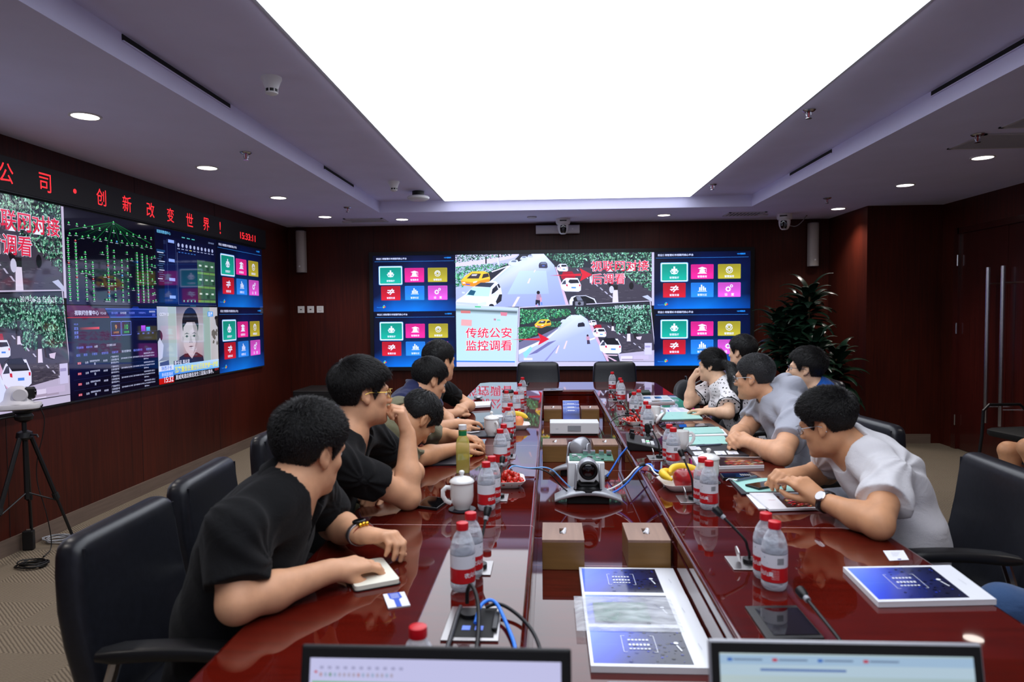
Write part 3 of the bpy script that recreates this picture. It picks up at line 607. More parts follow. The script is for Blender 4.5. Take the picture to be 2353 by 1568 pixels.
# ------------------------------------------------------------------ left video wall (glossy panels) and red LED ticker
lw = thing('video_wall', 'glossy video wall on the left wall with network diagram and news', 'video wall', (XL, 0, 0))
YC = [2.316, 4.444, 5.505, 6.56, 7.62]; ZL0, ZL1 = .862, 2.182; zlm = 1.52
ob('back_panel', MB().bb((.003, YC[0]-.02, ZL0-.012), (.03, YC[-1]+.012, ZL1+.012)), M_black2, lw, smooth=0)
def pic_left(name, y0, y1, z0, z1, fn, label):
    g = .0025
    d = Pic((XL+.031, y0+g, z0+g), (0, 1, 0), (0, 0, 1), y1-y0-2*g, z1-z0-2*g); fn(d); q = d.build(name, M_lcd, lw); q['label'] = label; return q
def whole(d): d.clip = (0, 0, 1, 1)
def tile(fn, c, r):
    def f(d): d.clip = (0, 0, 1, 1); fn(d, -c, -r, 2-c, 2-r)
    return f
pic_left('street_panel', YC[0], 3.38, zlm, ZL1, tile(street, 0, 1), 'upper panel with the left part of the street'); pic_left('street_panel', 3.38, YC[1], zlm, ZL1, tile(street, 1, 1), 'upper panel with leaves and red caption')
pic_left('street_panel', YC[0], 3.38, ZL0, zlm, tile(street, 0, 0), 'lower panel with the red caption on pale ground'); pic_left('street_panel', 3.38, YC[1], ZL0, zlm, tile(street, 1, 0), 'lower panel with white car and date')
def network(d, W2=1.):
    rnd = random.Random(5); d.rect(0, 0, 1, 1, (7, 8, 20)); d.layer()
    d.grad(0, 0, 1, .35, [[(12, 16, 52), (9, 10, 30)], [(8, 9, 22), (7, 8, 20)]]); d.layer()
    apex = (.5, .945)
    for k in range(13): d.line(apex, (.05+.9*k/12, .80-.09*((k+.3) % 2)), .0035 if k % 3 else .006, (14, 96, 42))
    for k in range(26): d.line(apex, (.04+.92*k/25, .70), .002, (8, 52, 26))
    d.layer()
    def node(x, y, c=(70, 220, 100), lab=.028):
        d.poly([(x, y+.014), (x+.010, y), (x, y-.012), (x-.010, y)], c); d.poly([(x, y+.014), (x+.004, y+.005), (x, y), (x-.005, y+.005)], (150, 250, 170)); d.rect(x-lab*.4, y-.024, x+lab*.4, y-.017, (176, 190, 182))
    node(*apex)
    for k in range(13): node(.045+.91*k/12, .845-.006*k*0+.0*k, lab=.05 if k % 4 == 2 else .03)
    for k in range(16): node(.05+.9*k/15, .735+.012*math.sin(k*2.3), (60, 150, 240) if k == 8 else (70, 220, 100), .04)
    cols = [(.03, .68, 16), (.10, .67, 17), (.19, .56, 11), (.26, .46, 10), (.42, .66, 15), (.49, .62, 10), (.575, .52, 9), (.64, .62, 8), (.76, .63, 17), (.825, .62, 17), (.885, .61, 15), (.945, .6, 7)]
    for x, y0, n in cols:
        for i in range(n):
            q = rnd.random(); node(x+.004*i/n, y0-(y0-.06)*i/(n-1), (226, 50, 60) if q < .03 else (70, 170, 250) if q < .05 else (70, 220, 100))
    for x, y in ((.15, .5), (.15, .35), (.22, .35), (.36, .58), (.38, .33), (.35, .23), (.45, .24), (.53, .38), (.69, .55), (.67, .36), (.70, .2), (.79, .3), (.92, .45), (.985, .62), (.985, .5), (.98, .3), (.985, .07), (.97, .16), (.39, .06)): node(x, y, lab=.045)
pic_left('network_panel', YC[1], YC[2], zlm, ZL1, network, 'panel with green network tree diagram')
def dispatch(d):
    d.rect(0, 0, 1, 1, (8, 12, 36)); d.layer(); d.grad(.12, .03, .97, .9, [[(10, 26, 86), (14, 20, 66)], [(9, 14, 44), (10, 14, 40)]]); d.layer()
    rnd = random.Random(2); Wc = (206, 220, 240)
    d.text('视联网数据中心', .13, .95, w=.2, c=(120, 210, 240), bold=.01)
    d.rect(.17, .06, .173, .87, (70, 90, 130)); d.rect(.30, .06, .303, .87, (70, 90, 130))
    for y in (.83, .58, .33, .1): d.rect(.19, y, .28, y+.04, (150, 180, 236)); d.rect(.12, .80, .155, .85, (30, 40, 70))
    for i in range(14):
        d.rect(.03+.02*(i % 3 > 0), .69-i*.028, .03+.02*(i % 3 > 0)+rnd.uniform(.05, .09), .678-i*.028, (206, 220, 230) if i % 4 == 0 else (60, 90, 120))
    d.rect(.02, .69, .14, .72, (30, 70, 110))
    for i in range(10):
        x = .345+i*.064; d.disc(x, .82, .017, (180, 190, 216), d.w/d.h, 10); d.rect(x-.02, .765, x+.02, .775, (170, 180, 206) if i != 3 else (220, 210, 80))
    for i in range(6): d.rect(.34+i*.05, .72, .37+i*.05, .73, (60, 120, 190))
    for x in (.4, .48, .56): d.rect(x, .925, x+.05, .938, (90, 200, 180))
    d.rect(.32, .02, .972, .023, (120, 130, 160)); d.rect(.32, .72, .323, .02, (120, 130, 160)); d.layer()
    d.rect(.64, .05, .96, .66, (60, 76, 66)); d.layer()
    for r in range(3):
        for c in range(3):
            x0, y0 = .645+c*.106, .66-(r+1)*.2; d.rect(x0, y0+.05, x0+.098, y0+.19, (62, 104, 72)); d.rect(x0, y0, x0+.1, y0+.032, (108, 156, 74))
    d.layer()
    for r in range(3):
        for c in range(3):
            x0, y0 = .645+c*.106, .66-(r+1)*.2; d.rect(x0+.025, y0+.11, x0+.07, y0+.135, (206, 224, 200))
            if (r+c) % 2: d.rect(x0+.05, y0+.055, x0+.096, y0+.11, (40, 70, 50))
    for i in range(4): d.rect(.4+i*.06, .06, .415+i*.06, .085, (120, 220, 190))
    d.rect(.5, -.0, .6, .012, (30, 90, 110)); d.text('2019-08-09', .9, .93, w=.1, c=(150, 170, 200))
pic_left('dispatch_panel', YC[2], YC[3], zlm, ZL1, dispatch, 'panel with dark dispatch dashboard and green plan')
def alarm(d):
    d.rect(0, 0, 1, 1, (8, 8, 28)); d.layer(); d.grad(0, .0, 1, .98, [[(8, 8, 26), (8, 8, 24)], [(14, 18, 64), (8, 10, 34)], [(24, 12, 54), (10, 14, 50)]]); d.layer()
    d.poly([(0, 1), (.22, 1), (.26, .97), (.37, .97), (.42, .87), (.02, .87), (0, .9)], (86, 20, 66)); d.poly([(.38, .965), (.67, .965), (.70, .995), (.76, .995), (.78, .965), (1, .965), (1, .865), (.46, .865), (.43, .87)], (24, 44, 120)); d.layer()
    d.line((.38, .965), (1, .965), .004, (90, 130, 250)); d.line((.43, .87), (1, .866), .004, (90, 130, 250)); d.line((0, .87), (.42, .87), .005, (200, 30, 50))
    Wt = (226, 232, 250); Bl = (130, 150, 250)
    d.text('视联网告警中心', .19, .92, w=.24, c=Wt, bold=.012); d.text('V3.4.8', .355, .915, w=.06, c=Wt)
    for t, x in (('重大告警', .48), ('实时告警', .58), ('历史告警', .68)): d.text(t, x, .918, w=.07, c=Wt if x == .58 else Bl)
    d.text('大屏监控中心', .81, .92, w=.09, c=Bl); d.text('超级管理员', .94, .935, w=.08, c=Wt); d.text('退出', .96, .895, w=.04, c=Bl)
    for i, t in enumerate(('单位:条', '紧急', '重要', '次要')): d.text(t, .08, .80-i*.045, w=.04, c=Bl)
    d.grad(.11, .74, .31, .765, [[(60, 14, 40), (236, 60, 80)], [(60, 14, 40), (236, 60, 80)]])
    for x, n, c in ((.49, '9', (236, 170, 90)), (.61, '10', (80, 236, 90))):
        d.line((x-.055, .82), (x+.055, .82), .004, Bl); d.line((x-.055, .66), (x+.055, .66), .004, Bl); d.line((x-.055, .82), (x-.055, .66), .003, Bl); d.line((x+.055, .82), (x+.055, .66), .003, Bl)
        d.text(n, x, .755, h=.055, c=c); d.text('当前告警', x, .695, w=.06, c=c)
    d.rect(.73, .69, 1, .693, (60, 70, 120)); d.grad(.79, .693, .845, .765, [[(120, 40, 190), (120, 40, 190)], [(200, 80, 240), (200, 80, 240)]]); d.grad(.855, .693, .905, .745, [[(40, 120, 190), (40, 120, 190)], [(60, 216, 220), (60, 216, 220)]])
    for i, t in enumerate(('紧急', '重要', '次要', '提示')): d.text(t, .755+i*.062, .668, w=.025, c=Bl)
    d.text('手动刷新', .11, .55, w=.07, c=Bl); d.text('刷新时间', .2, .55, w=.06, c=Bl); d.text('10秒', .27, .55, w=.035, c=Wt); d.text('正在播报:全部', .43, .555, w=.1, c=Wt)
    for t, x in zip(('级别', '类别', '子类别', '告警状态', '设备名称', '首次告警时间', '最近告警时间', '告警信息'), (.09, .16, .25, .36, .47, .6, .74, .88)): d.text(t, x, .47, w=.018*len(t), c=Bl if x != .6 else Wt)
    for r in range(4):
        y = .385-r*.112
        d.rect(.04, y-.06, 1, y-.058, (40, 46, 90)); d.rect(.08, y-.012, .115, y+.012, (190, 24, 40)); d.layer(); d.text('紧急', .097, y, w=.03, c=(240, 190, 190))
        d.text('业务', .17, y, w=.032, c=Wt); d.text('视联网终端/异常', .25, y+.01, w=.1, c=Wt); d.text('常', .25, y-.022, w=.016, c=Wt); d.text('未处理', .36, y, w=.045, c=Wt)
        for q, t in enumerate(('广西柳州市三', '江县老堡乡老', '堡村综治中心')): d.text(t, .465, y+.033-q*.033, w=.09, c=Wt)
        for x in (.6, .74): d.text('2019-08-08 15:19:45', x, y+.005, w=.13, c=Wt)
        for q, t in enumerate(('视联网终端(异常: 监控2(11', '12627号)因视频不可访问(通', '道0700ms)')): d.text(t, .88 if q < 2 else .84, y+.035-q*.033, w=.14 if q < 2 else .06, c=Wt)
pic_left('alarm_panel', YC[1], YC[2], ZL0, zlm, alarm, 'panel with purple alarm list')
def news(d):
    d.rect(0, 0, 1, 1, (10, 10, 12)); d.layer(); asp = d.w/d.h
    d.rect(.0, .13, .985, 1, (196, 206, 196)); d.layer()
    d.grad(.0, .3, .17, .99, [[(120, 130, 140), (150, 158, 160)], [(178, 186, 188), (196, 200, 200)]]); d.rect(.155, .13, .27, 1, (178, 196, 178)); d.rect(.72, .13, .84, 1, (160, 184, 162)); d.grad(.85, .13, .985, 1, [[(196, 190, 176), (206, 200, 186)], [(206, 200, 188), (196, 196, 190)]])
    d.layer(); d.grad(.28, .17, .72, 1, [[(128, 118, 116), (150, 140, 136)], [(206, 196, 188), (196, 186, 180)], [(110, 100, 100), (150, 140, 136)]])
    d.disc(.02, .62, .05, (40, 44, 52), asp, 14); d.poly([(0, .3), (.06, .34), (.08, .5), (.03, .6), (0, .55)], (206, 210, 216)); d.poly([(.02, .28), (.15, .3), (.16, .16), (.02, .14)], (70, 80, 110))
    for i in range(26):
        r = random.Random(i); d.disc(.92+r.uniform(-.05, .05), .56+r.uniform(-.1, .1), r.uniform(.008, .02), (110, 104, 92), asp, 7)
    d.disc(.965, .84, .035, (34, 30, 30), asp*.6, 12); d.poly([(.94, .83), (.985, .83), (.985, .7), (.955, .74)], (60, 54, 52))
    d.layer(); d.poly([(.28, .17), (.31, .32), (.40, .36), (.60, .36), (.70, .3), (.72, .17)], (44, 36, 40)); d.layer()
    d.poly([(.42, .40), (.46, .34), (.51, .28), (.57, .36), (.60, .42)], (196, 184, 178))
    d.disc(.50, .76, .135, (30, 26, 28), asp*1.08, 20); d.layer()
    face = [(.385, .72), (.37, .6), (.385, .47), (.42, .39), (.47, .345), (.52, .34), (.57, .385), (.605, .47), (.62, .6), (.61, .72), (.57, .79), (.44, .79)]
    d.poly(face, (206, 198, 190)); d.disc(.372, .56, .016, (186, 176, 170), asp*1.6, 10); d.disc(.622, .56, .016, (176, 166, 160), asp*1.6, 10); d.layer()
    d.poly([(.53, .79), (.57, .79), (.61, .72), (.62, .6), (.605, .47), (.57, .385), (.53, .345), (.58, .5)], (168, 158, 152)); d.layer()
    for x in (.435, .555):
        d.poly([(x-.045, .625), (x, .645), (x+.045, .625), (x, .632)], (44, 40, 40)); d.poly([(x-.034, .595), (x, .608), (x+.034, .595), (x, .585)], (120, 112, 108)); d.disc(x, .596, .011, (30, 28, 30), asp, 9)
    d.poly([(.49, .6), (.505, .6), (.525, .51), (.47, .51)], (184, 174, 168)); d.rect(.475, .505, .49, .512, (90, 82, 80)); d.rect(.508, .505, .522, .512, (90, 82, 80)); d.poly([(.455, .452), (.5, .462), (.545, .452), (.5, .438)], (110, 92, 92)); d.rect(.46, .45, .54, .453, (60, 50, 52)); d.poly([(.47, .425), (.53, .425), (.5, .418)], (150, 140, 136))
    d.layer(); d.text('CCTV 13', .1, .9, w=.13, c=(244, 246, 250), bold=.01); d.poly([(x+.85, y+.9) for x, y in rrect(.1, .075, .012)], (60, 160, 226)); d.layer(); d.text('直播', .85, .9, w=.08, c=(255, 255, 255), bold=.01)
    d.poly([(0, .235), (.215, .235), (.215, .165), (0, .165)], (226, 236, 250)); d.rect(.22, .225, .50, .28, (30, 30, 34)); d.layer(); d.text('新长征 再出发', .35, .252, w=.24, c=(250, 250, 250), bold=.01); d.text('陕西子长', .115, .2, w=.15, c=(40, 110, 200), bold=.01)
    d.rect(0, .075, .215, .165, (70, 150, 236)); d.text('新闻直播间', .12, .12, w=.16, c=(235, 245, 255)); d.grad(.218, .095, .985, .225, [[(60, 140, 226), (110, 196, 240)], [(150, 214, 240), (206, 236, 246)]]); d.layer(); d.text('瓦窑堡会议:建立抗日民族统一战线', .6, .158, w=.73, c=(250, 246, 40), bold=.02, h=.085)
    d.rect(0, .0, .215, .075, (206, 22, 16)); d.rect(.218, .02, .985, .092, (20, 20, 24)); d.layer(); d.text('15:32', .14, .05, w=.13, c=(255, 255, 255), bold=.01); d.text('夏威夷酒店接连发生三起纵火事件。', .56, .056, w=.64, c=(240, 240, 240), bold=.01); d.text('CCTV', .94, .075, w=.07, c=(226, 60, 60), bold=.01)
pic_left('news_panel', YC[2], YC[3], ZL0, zlm, news, 'panel with television news and a grey portrait')
pic_left('menu_panel', YC[3], YC[4], zlm, ZL1, lambda d: menu(d, 0, 0, 1, 1), 'upper blue menu panel'); pic_left('menu_panel', YC[3], YC[4], ZL0, zlm, lambda d: menu(d, 0, 0, 1, 1), 'lower blue menu panel')
tk = thing('led_ticker_sign', 'long black sign with red glowing Chinese characters above the left screens', 'LED sign', (XL, 0, 0))
ob('housing', MB().bb((.003, 2.2, 2.2), (.055, 7.69, 2.4)), mat('ticker_black_mesh', (24, 23, 24), .5), tk, smooth=0)
ob('lower_trim', MB().bb((.003, 2.2, 2.19), (.05, 7.69, 2.2)), M_bezel, tk, smooth=0)
M_ledred = mat('red_led', (255, 40, 48), .5, emit=1.6); M_ledred.cycles.emission_sampling = 'NONE'
for t, px, py in (('公', 14, 405), ('司', 104, 427), ('·', 172, 443), ('创', 233, 460), ('新', 292, 476), ('改', 346, 488), ('变', 392, 501), ('世', 436, 512), ('界', 474, 520), ('!', 506, 527)):
    p = Px(px, py, XL+.0555); b = MB()
    if t == '·': b.lathe([(.016, -.0), (.016, .001)], (.0556, p[1], 2.295), 10, Matrix.Rotation(math.pi/2, 3, 'Y'))
    else: text3(b, t, (.0557, p[1], 2.30), (0, 1, 0), (0, 0, 1), .118, 0, sx=.92)
    ob('character', b, M_ledred, tk, smooth=0)
b = MB()
p = Px(566, 547, XL+.0555); text3(b, '15:33:11', (.0557, 7.22, 2.278), (0, 1, 0), (0, 0, 1), .070, .012, sx=1.25)
ob('clock_digits', b, M_ledred, tk, smooth=0)
# ------------------------------------------------------------------ conference table
T = .75; TB = .62; AX0, AX1, AY0, AY1 = -.69, 1.04, .3, 6.75; QX0, QX1, QY0, QY1 = -.05, .39, 1.0, 6.05
tb = thing('conference_table', 'long glossy mahogany conference table with a sunken middle channel', 'table', (0, 0, 0))
def ringtop():
    m = MB(); ch = .09
    out = [(AX0+ch, AY0), (QX0, AY0), (QX1, AY0), (AX1-ch, AY0), (AX1, AY0+ch), (AX1, QY0), (AX1, QY1), (AX1, AY1-ch), (AX1-ch, AY1), (QX1, AY1), (QX0, AY1), (AX0+ch, AY1), (AX0, AY1-ch), (AX0, QY1), (AX0, QY0), (AX0, AY0+ch)]
    inn = [(QX0, QY0), (QX1, QY0), (QX1, QY1), (QX0, QY1)]
    P = out+inn; n = len(P)
    vs = [(x, y, T) for x, y in P]+[(x, y, T-.05) for x, y in P]
    top = [(0, 1, 16, 14, 15), (1, 2, 17, 16), (2, 3, 4, 5, 17), (5, 6, 18, 17), (6, 7, 8, 9, 18), (9, 10, 19, 18), (10, 11, 12, 13, 19), (13, 14, 16, 19)]
    fs = list(top)+[tuple(i+n for i in reversed(f)) for f in top]
    k = len(out); fs += [(i, i+n, (i+1) % k+n, (i+1) % k) for i in range(k)]
    for i in range(4):
        a, b_ = 16+i, 16+(i+1) % 4; fs.append((a, b_, b_+n, a+n))
    m.add(vs, fs); bm_fix(m); return m
def bm_fix(m):
    import bmesh
    me = bpy.data.meshes.new('x'); me.from_pydata(m.v, [], m.f); b = bmesh.new(); b.from_mesh(me); bmesh.ops.recalc_face_normals(b, faces=b.faces)
    m.v = [tuple(v.co) for v in b.verts]; b.verts.index_update(); m.f = [tuple(v.index for v in f.verts) for f in b.faces]; b.free(); bpy.data.meshes.remove(me)
ob('tabletop', ringtop(), M_table, tb, smooth=40, bevel=.014, seg=3)
m = MB().bb((QX0-.02, QY0-.02, TB-.03), (QX1+.02, QY1+.02, TB)).bb((QX0-.02, QY0-.02, TB), (QX0+.0, QY1+.02, T-.05)).bb((QX1, QY0-.02, TB), (QX1+.02, QY1+.02, T-.05)).bb((QX0, QY0-.02, TB), (QX1, QY0, T-.05)).bb((QX0, QY1, TB), (QX1, QY1+.02, T-.05))
ob('channel', m, M_table, tb, smooth=0)
m = MB().bb((AX0+.12, AY0+.1, T-.16), (AX0+.15, AY1-.1, T-.05)).bb((AX1-.15, AY0+.1, T-.16), (AX1-.12, AY1-.1, T-.05)).bb((AX0+.15, AY1-.13, T-.16), (AX1-.15, AY1-.1, T-.05)).bb((AX0+.15, AY0+.1, T-.16), (AX1-.15, AY0+.13, T-.05))
ob('apron', m, M_table, tb, smooth=0)
for y in (.9, 2.2, 3.5, 4.9, 6.1):
    ob('pedestal', MB().bb((AX0+.22, y-.2, .0), (QX0-.06, y+.2, T-.05)), M_table, tb, smooth=0, bevel=.006); ob('pedestal', MB().bb((QX1+.06, y-.2, 0), (AX1-.22, y+.2, T-.05)), M_table, tb, smooth=0, bevel=.006)

# ------------------------------------------------------------------ chairs
def chair_parts(t):
    def pad(w_, h, d, r): return [(x, y) for x, y in rrect(w_, h, r, 4)]
    bk = MB(); R = []
    # backrest: cushion curved and reclined; local +Y is the way the sitter faces
    for u, g, th in ((0, .06, .03), (.015, .02, .06), (.05, .004, .072), (.2, 0, .078), (.4, 0, .08), (.6, 0, .08), (.8, .006, .078), (.9, .012, .075), (.945, .022, .07), (.972, .04, .06), (.99, .07, .045), (1., .12, .02)):
        z = .47+.435*u; wd = .475-.02*u*u-g; y = -.235-.075*u-.02*math.sin(u*3.14)
        R.append([(x, y+q, z) for x, q in rrect(wd, th, min(.026, th*.45), 4)])
    bk.rings(R)
    o = ob('backrest', bk, M_leather, t, smooth=50); 
    for s_ in (-1, 1): ob('back_piping', MB().tube([(s_*.205, -.2-.075*k/8-.02*math.sin(k/8*3.14), .47+.41*k/8) for k in range(9)], .004, 6), M_leather, o)
    st = MB(); R = []
    for z, g in ((.40, .03), (.415, .0), (.465, 0), (.485, .015), (.492, .05)): R.append([(x, y+.02, z) for x, y in rrect(.49-g, .48-g, .07, 4)])
    ob('seat', st.rings(R), M_leather, t, smooth=50)
    for s_ in (-1, 1):
        a = MB(); R = []
        for y in np.linspace(-.2, .17, 9):
            u = (y+.2)/.37; zz = .655+.012*math.sin(u*3.1)-.02*(u > .9); g = 1 if .05 < u < .95 else .7
            R.append([(s_*.275+x, y, zz+q) for x, q in rrect(.062*g, .034*g, .012, 3)])
        a.rings(R); ar = ob('armrest', a, M_black, t, smooth=50)
        ob('arm_support', MB().tube([(s_*.235, -.22, .44), (s_*.27, -.2, .48), (s_*.275, -.18, .58), (s_*.275, -.16, .645)], .014, 8), M_chrome, ar); ob('arm_support', MB().tube([(s_*.235, .08, .43), (s_*.27, .09, .46), (s_*.275, .10, .56), (s_*.275, .11, .645)], .014, 8), M_chrome, ar)
    ob('gas_column', MB().cyl((0, 0, .1), (0, 0, .41), .028), M_black, t)
    ob('base', MB().cyl((0, 0, .07), (0, 0, .13), .045), M_chrome, t)
    for k in range(5):
        a = 2*math.pi*k/5+.3; c_, s_ = math.cos(a), math.sin(a)
        l = ob('leg', MB().tube([(c_*.03, s_*.03, .11), (c_*.16, s_*.16, .095), (c_*.29, s_*.29, .075)], [.022, .018, .013], 8), M_chrome, t)
        ob('caster', MB().cyl((c_*.29-s_*.018, s_*.29+c_*.018, .028), (c_*.29+s_*.018, s_*.29-c_*.018, .028), .028, n=14), M_black, l)
CH = None
def chair(x, y, rz, label, group='black leather meeting chairs'):
    global CH
    if CH is None:
        CH = thing('meeting_chair', label, 'chair', (x, y, 0), rz, group); chair_parts(CH); return CH
    return dup(CH, (x, y, 0), rz, label, group)
R90 = math.pi/2
# backrest face sits about .27 behind the chair origin
chair(-.855, 1.78, -R90+.03, 'black leather chair behind the man bending over the notebook, nearest the camera')
chair(-.915, 2.36, -R90+.10, 'black leather chair behind the man who rests his chin on his fist')
chair(1.27, 2.46, R90-.05, 'black leather chair behind the man in the white T-shirt')
chair(1.27, 3.38, R90+.12, 'black leather chair behind the man in the grey hooded shirt')
chair(-.12, 7.05, math.pi, 'black leather chair at the far table end, left of two under the screen')
chair(.70, 7.05, math.pi, 'black leather chair at the far table end, right of two under the screen')
chair(-.98, 3.14, -R90, 'black leather chair of the man in the olive shirt'); chair(-1.0, 3.85, -R90, 'black leather chair of the man in the navy shirt'); chair(-.98, 4.55, -R90+.1, 'black leather chair of the far man in the black T-shirt')
chair(1.42, 4.66, R90, 'black leather chair of the woman in the dotted blouse')
chair(1.85, 1.80, R90, 'black leather chair of the person in blue jeans at the near right'); chair(1.86, 5.4, R90, 'black leather chair of the man before the far screen at right')

# visitor chair by the door, thin mesh back and loop arms
vc = thing('visitor_chair', 'black mesh visitor chair with loop arms beside the double door', 'chair', (3.72, 5.45, 0), R90+.2)
ob('seat', MB().rings([[(x, y, z) for x, y in rrect(.46-g, .44-g, .08)] for z, g in ((.43, .02), (.445, 0), (.475, 0), (.485, .03))]), M_black2, vc)
ob('backrest', MB().rings([[(x, -.22-.1*k/5+q, .55+.36*k/5) for x, q in rrect(.44, .02, .009, 3)] for k in range(6)]), M_black2, vc)
for s_ in (-1, 1):
    ob('sled_leg', MB().tube([(s_*.24, -.24, .02), (s_*.25, .22, .02), (s_*.25, .25, .05), (s_*.25, .2, .42), (s_*.25, .19, .62), (s_*.25, .14, .665), (s_*.25, -.14, .66), (s_*.24, -.2, .6), (s_*.23, -.22, .48)], .012, 8), M_black, vc)

# ------------------------------------------------------------------ water bottles
def clearmat(name, col, lo, hi, rough=.06, bs=0., scale=60):
    """thin clear plastic: see-through face on, glossy and pale at the rim"""
    m = mat(name, col, rough, spec=.6); o = m.node_tree.nodes['Material Output']; t = N(m, 'ShaderNodeBsdfTransparent'); x = N(m, 'ShaderNodeMixShader'); w_ = N(m, 'ShaderNodeLayerWeight'); w_.inputs['Blend'].default_value = .45
    t.inputs[0].default_value = (.96, .97, .98, 1)
    L(m, ramp(m, w_.outputs['Facing'], [(.15, (lo,)*3+(1,)), (.95, (hi,)*3+(1,))]), x.inputs[0]); L(m, t.outputs[0], x.inputs[1]); L(m, bsdf(m).outputs[0], x.inputs[2]); L(m, x.outputs[0], o.inputs[0])
    if bs:
        n = N(m, 'ShaderNodeTexNoise'); n.inputs['Scale'].default_value = scale; L(m, coords(m, (1, 1, 1.6)), n.inputs[0]); bump(m, n.outputs[0], bs, .01)
    return m
M_pet = clearmat('clear_bottle_plastic', (236, 240, 248), .24, .8, .05, .6)
M_water = clearmat('drinking_water', (236, 240, 248), .10, .45, .02, .3, 40)
M_lab_w = mat('white_bottle_label', (228, 230, 238), .4); M_lab_r = mat('red_bottle_label', (196, 24, 32), .4); M_lab_k = mat('bottle_label_print', (40, 50, 60), .5); M_lab_g = mat('bottle_label_green', (40, 130, 100), .5)
def wrap(mb, s, r, ang, z, h, bold=0., flipy=1, vert=False):
    vs, fs = textpoly(s, bold)
    if not len(vs): return
    k = h/np.ptp(vs[:, 1 if not vert else 0]); 
    if vert: vs = np.stack([-vs[:, 1], vs[:, 0]], 1)
    mb.add([(r*math.cos(ang+a*k/r), r*math.sin(ang+a*k/r), z+b*k) for a, b in vs], fs)
def bottle_proto(name, label, loc, group, rot):
    t = thing(name, label, 'bottle', loc, rot, group); r = .0315
    prof = [(.0, .004), (.02, .002), (.027, .0), (.030, .004), (r, .012), (r, .020), (.0308, .022), (.0308, .092), (r, .095), (r, .101), (.0295, .112), (.0255, .126), (.0195, .138), (.0145, .145), (.0135, .149), (.0135, .156), (.0, .157)]
    b = MB(); R = []
    for rr, z in prof[1:-1]:
        n = 30; R.append([(rr*(1-(.05*(.5+.5*math.cos(5*2*math.pi*q/n)) if z < .012 else 0))*math.cos(2*math.pi*q/n), rr*(1-(.05*(.5+.5*math.cos(5*2*math.pi*q/n)) if z < .012 else 0))*math.sin(2*math.pi*q/n), z) for q in range(n)])
    b.rings(R); ob('bottle_body', b, M_pet, t, smooth=50)
    w_ = MB().lathe([(.024, .004), (.029, .008), (.0303, .014), (.0298, .024), (.0298, .084), (.0303, .09), (.0303, .100), (.0285, .112), (.026, .120)], n=26); ob('water', w_, M_water, t, smooth=50)
    l = MB(); n = 40; rl = .0313
    def band(z0, z1, mi, rr): 
        l.use(mi).rings([[(rr*math.cos(2*math.pi*q/n), rr*math.sin(2*math.pi*q/n), z) for q in range(n)] for z in (z0, z1)], False, False)
    band(.022, .058, 1, rl); band(.058, .0905, 0, rl); band(.0905, .0917, 2, rl); band(.021, .022, 2, rl)
    l.use(0)
    for a0 in (-2.3, .84):
        wrap(l, '农夫山泉', rl+.0002, a0, .042, .013, .035)
        for q in range(6): wrap(l, '饮用天然水 550ml', rl+.0002, a0+.95, .052-q*.0042, .0022)
    l.use(2)
    for q in range(12):
        a = -1.2+q*.045; l.add([((rl+.0002)*math.cos(a+e), (rl+.0002)*math.sin(a+e), z) for e, z in ((0, .067), (.02 if q % 3 else .032, .067), (.02 if q % 3 else .032, .083), (0, .083))], [(0, 1, 2, 3)])
    l.use(3)
    for a in (-2.25, .89): wrap(l, '▲', rl+.0002, a, .075, .016)
    ob('label', l, [M_lab_w, M_lab_r, M_lab_k, M_lab_g], t, smooth=50)
    c = MB(); R = []; n = 40
    for rr, z in ((.0152, .149), (.0156, .151), (.0156, .163), (.0148, .1665), (.011, .168)):
        R.append([(rr*(1-.02*(q % 2)*(z < .165))*math.cos(2*math.pi*q/n), rr*(1-.02*(q % 2)*(z < .165))*math.sin(2*math.pi*q/n), z) for q in range(n)])
    ob('cap', c.rings(R), M_red, t, smooth=50)
    return t
BG = 'red-capped water bottles on the table'
BL = [ # base pixel, rotation, label
 (1064, 1352, .9, 'red-capped water bottle in front of its twin, by the man with the notebook'), (1083, 1322, .8, 'red-capped water bottle behind its twin, beside the nearest left microphone'),
 (1118, 1170, .9, 'red-capped water bottle right of the near lidded mug'), (1131, 1153, .7, 'red-capped water bottle half hidden behind the one at the near lidded mug'),
 (1150, 1071, 1.0, 'red-capped water bottle between green tea bottle and tomato dish'), (1158, 1056, .8, 'red-capped water bottle peeping out behind the one by the green tea bottle'),
 (1168, 1005, 1.1, 'red-capped water bottle right of the far lidded mug, by the peach'), (1173, 993, 1.0, 'red-capped water bottle hidden behind the one by the peach'),
 (1186, 958, 1.1, 'red-capped water bottle behind the peach dish on the left row'), (1164, 955, 1.4, 'red-capped water bottle in front of the coffee cup'),
 (1195, 934, 1.0, 'red-capped water bottle right of the coffee cup'), (1201, 915, 1.2, 'farthest red-capped water bottle of the left row'),
 (947, 1568, .5, 'water bottle whose red cap shows above the left laptop lid'),
 (1407, 899, -.3, 'farthest red-capped water bottle of the right row'), (1428, 924, -.2, 'red-capped water bottle second from the far end of the right row'), (1425, 917, -.2, 'water bottle hidden right behind the second from the far end'),
 (1457, 960, -.2, 'red-capped water bottle before the open magazine'), (1468, 953, -.1, 'red-capped water bottle close behind another, left of the open magazine'),
 (1490, 1000, -.1, 'red-capped water bottle behind the joystick controller'), (1484, 988, -.1, 'water bottle hidden behind the one at the joystick controller'),
 (1547, 1068, -.2, 'red-capped water bottle right of the joystick controller'), (1538, 1058, -.1, 'water bottle tucked left behind the one right of the controller'),
 (1629, 1168, -.1, 'red-capped water bottle right of the banana dish'), (1614, 1157, -.1, 'water bottle standing left behind the one at the banana dish'),
 (1779, 1350, -.2, 'nearest red-capped water bottle on the right side of the table'), (1759, 1325, -.3, 'water bottle just behind the nearest one on the right side')]
BP = None
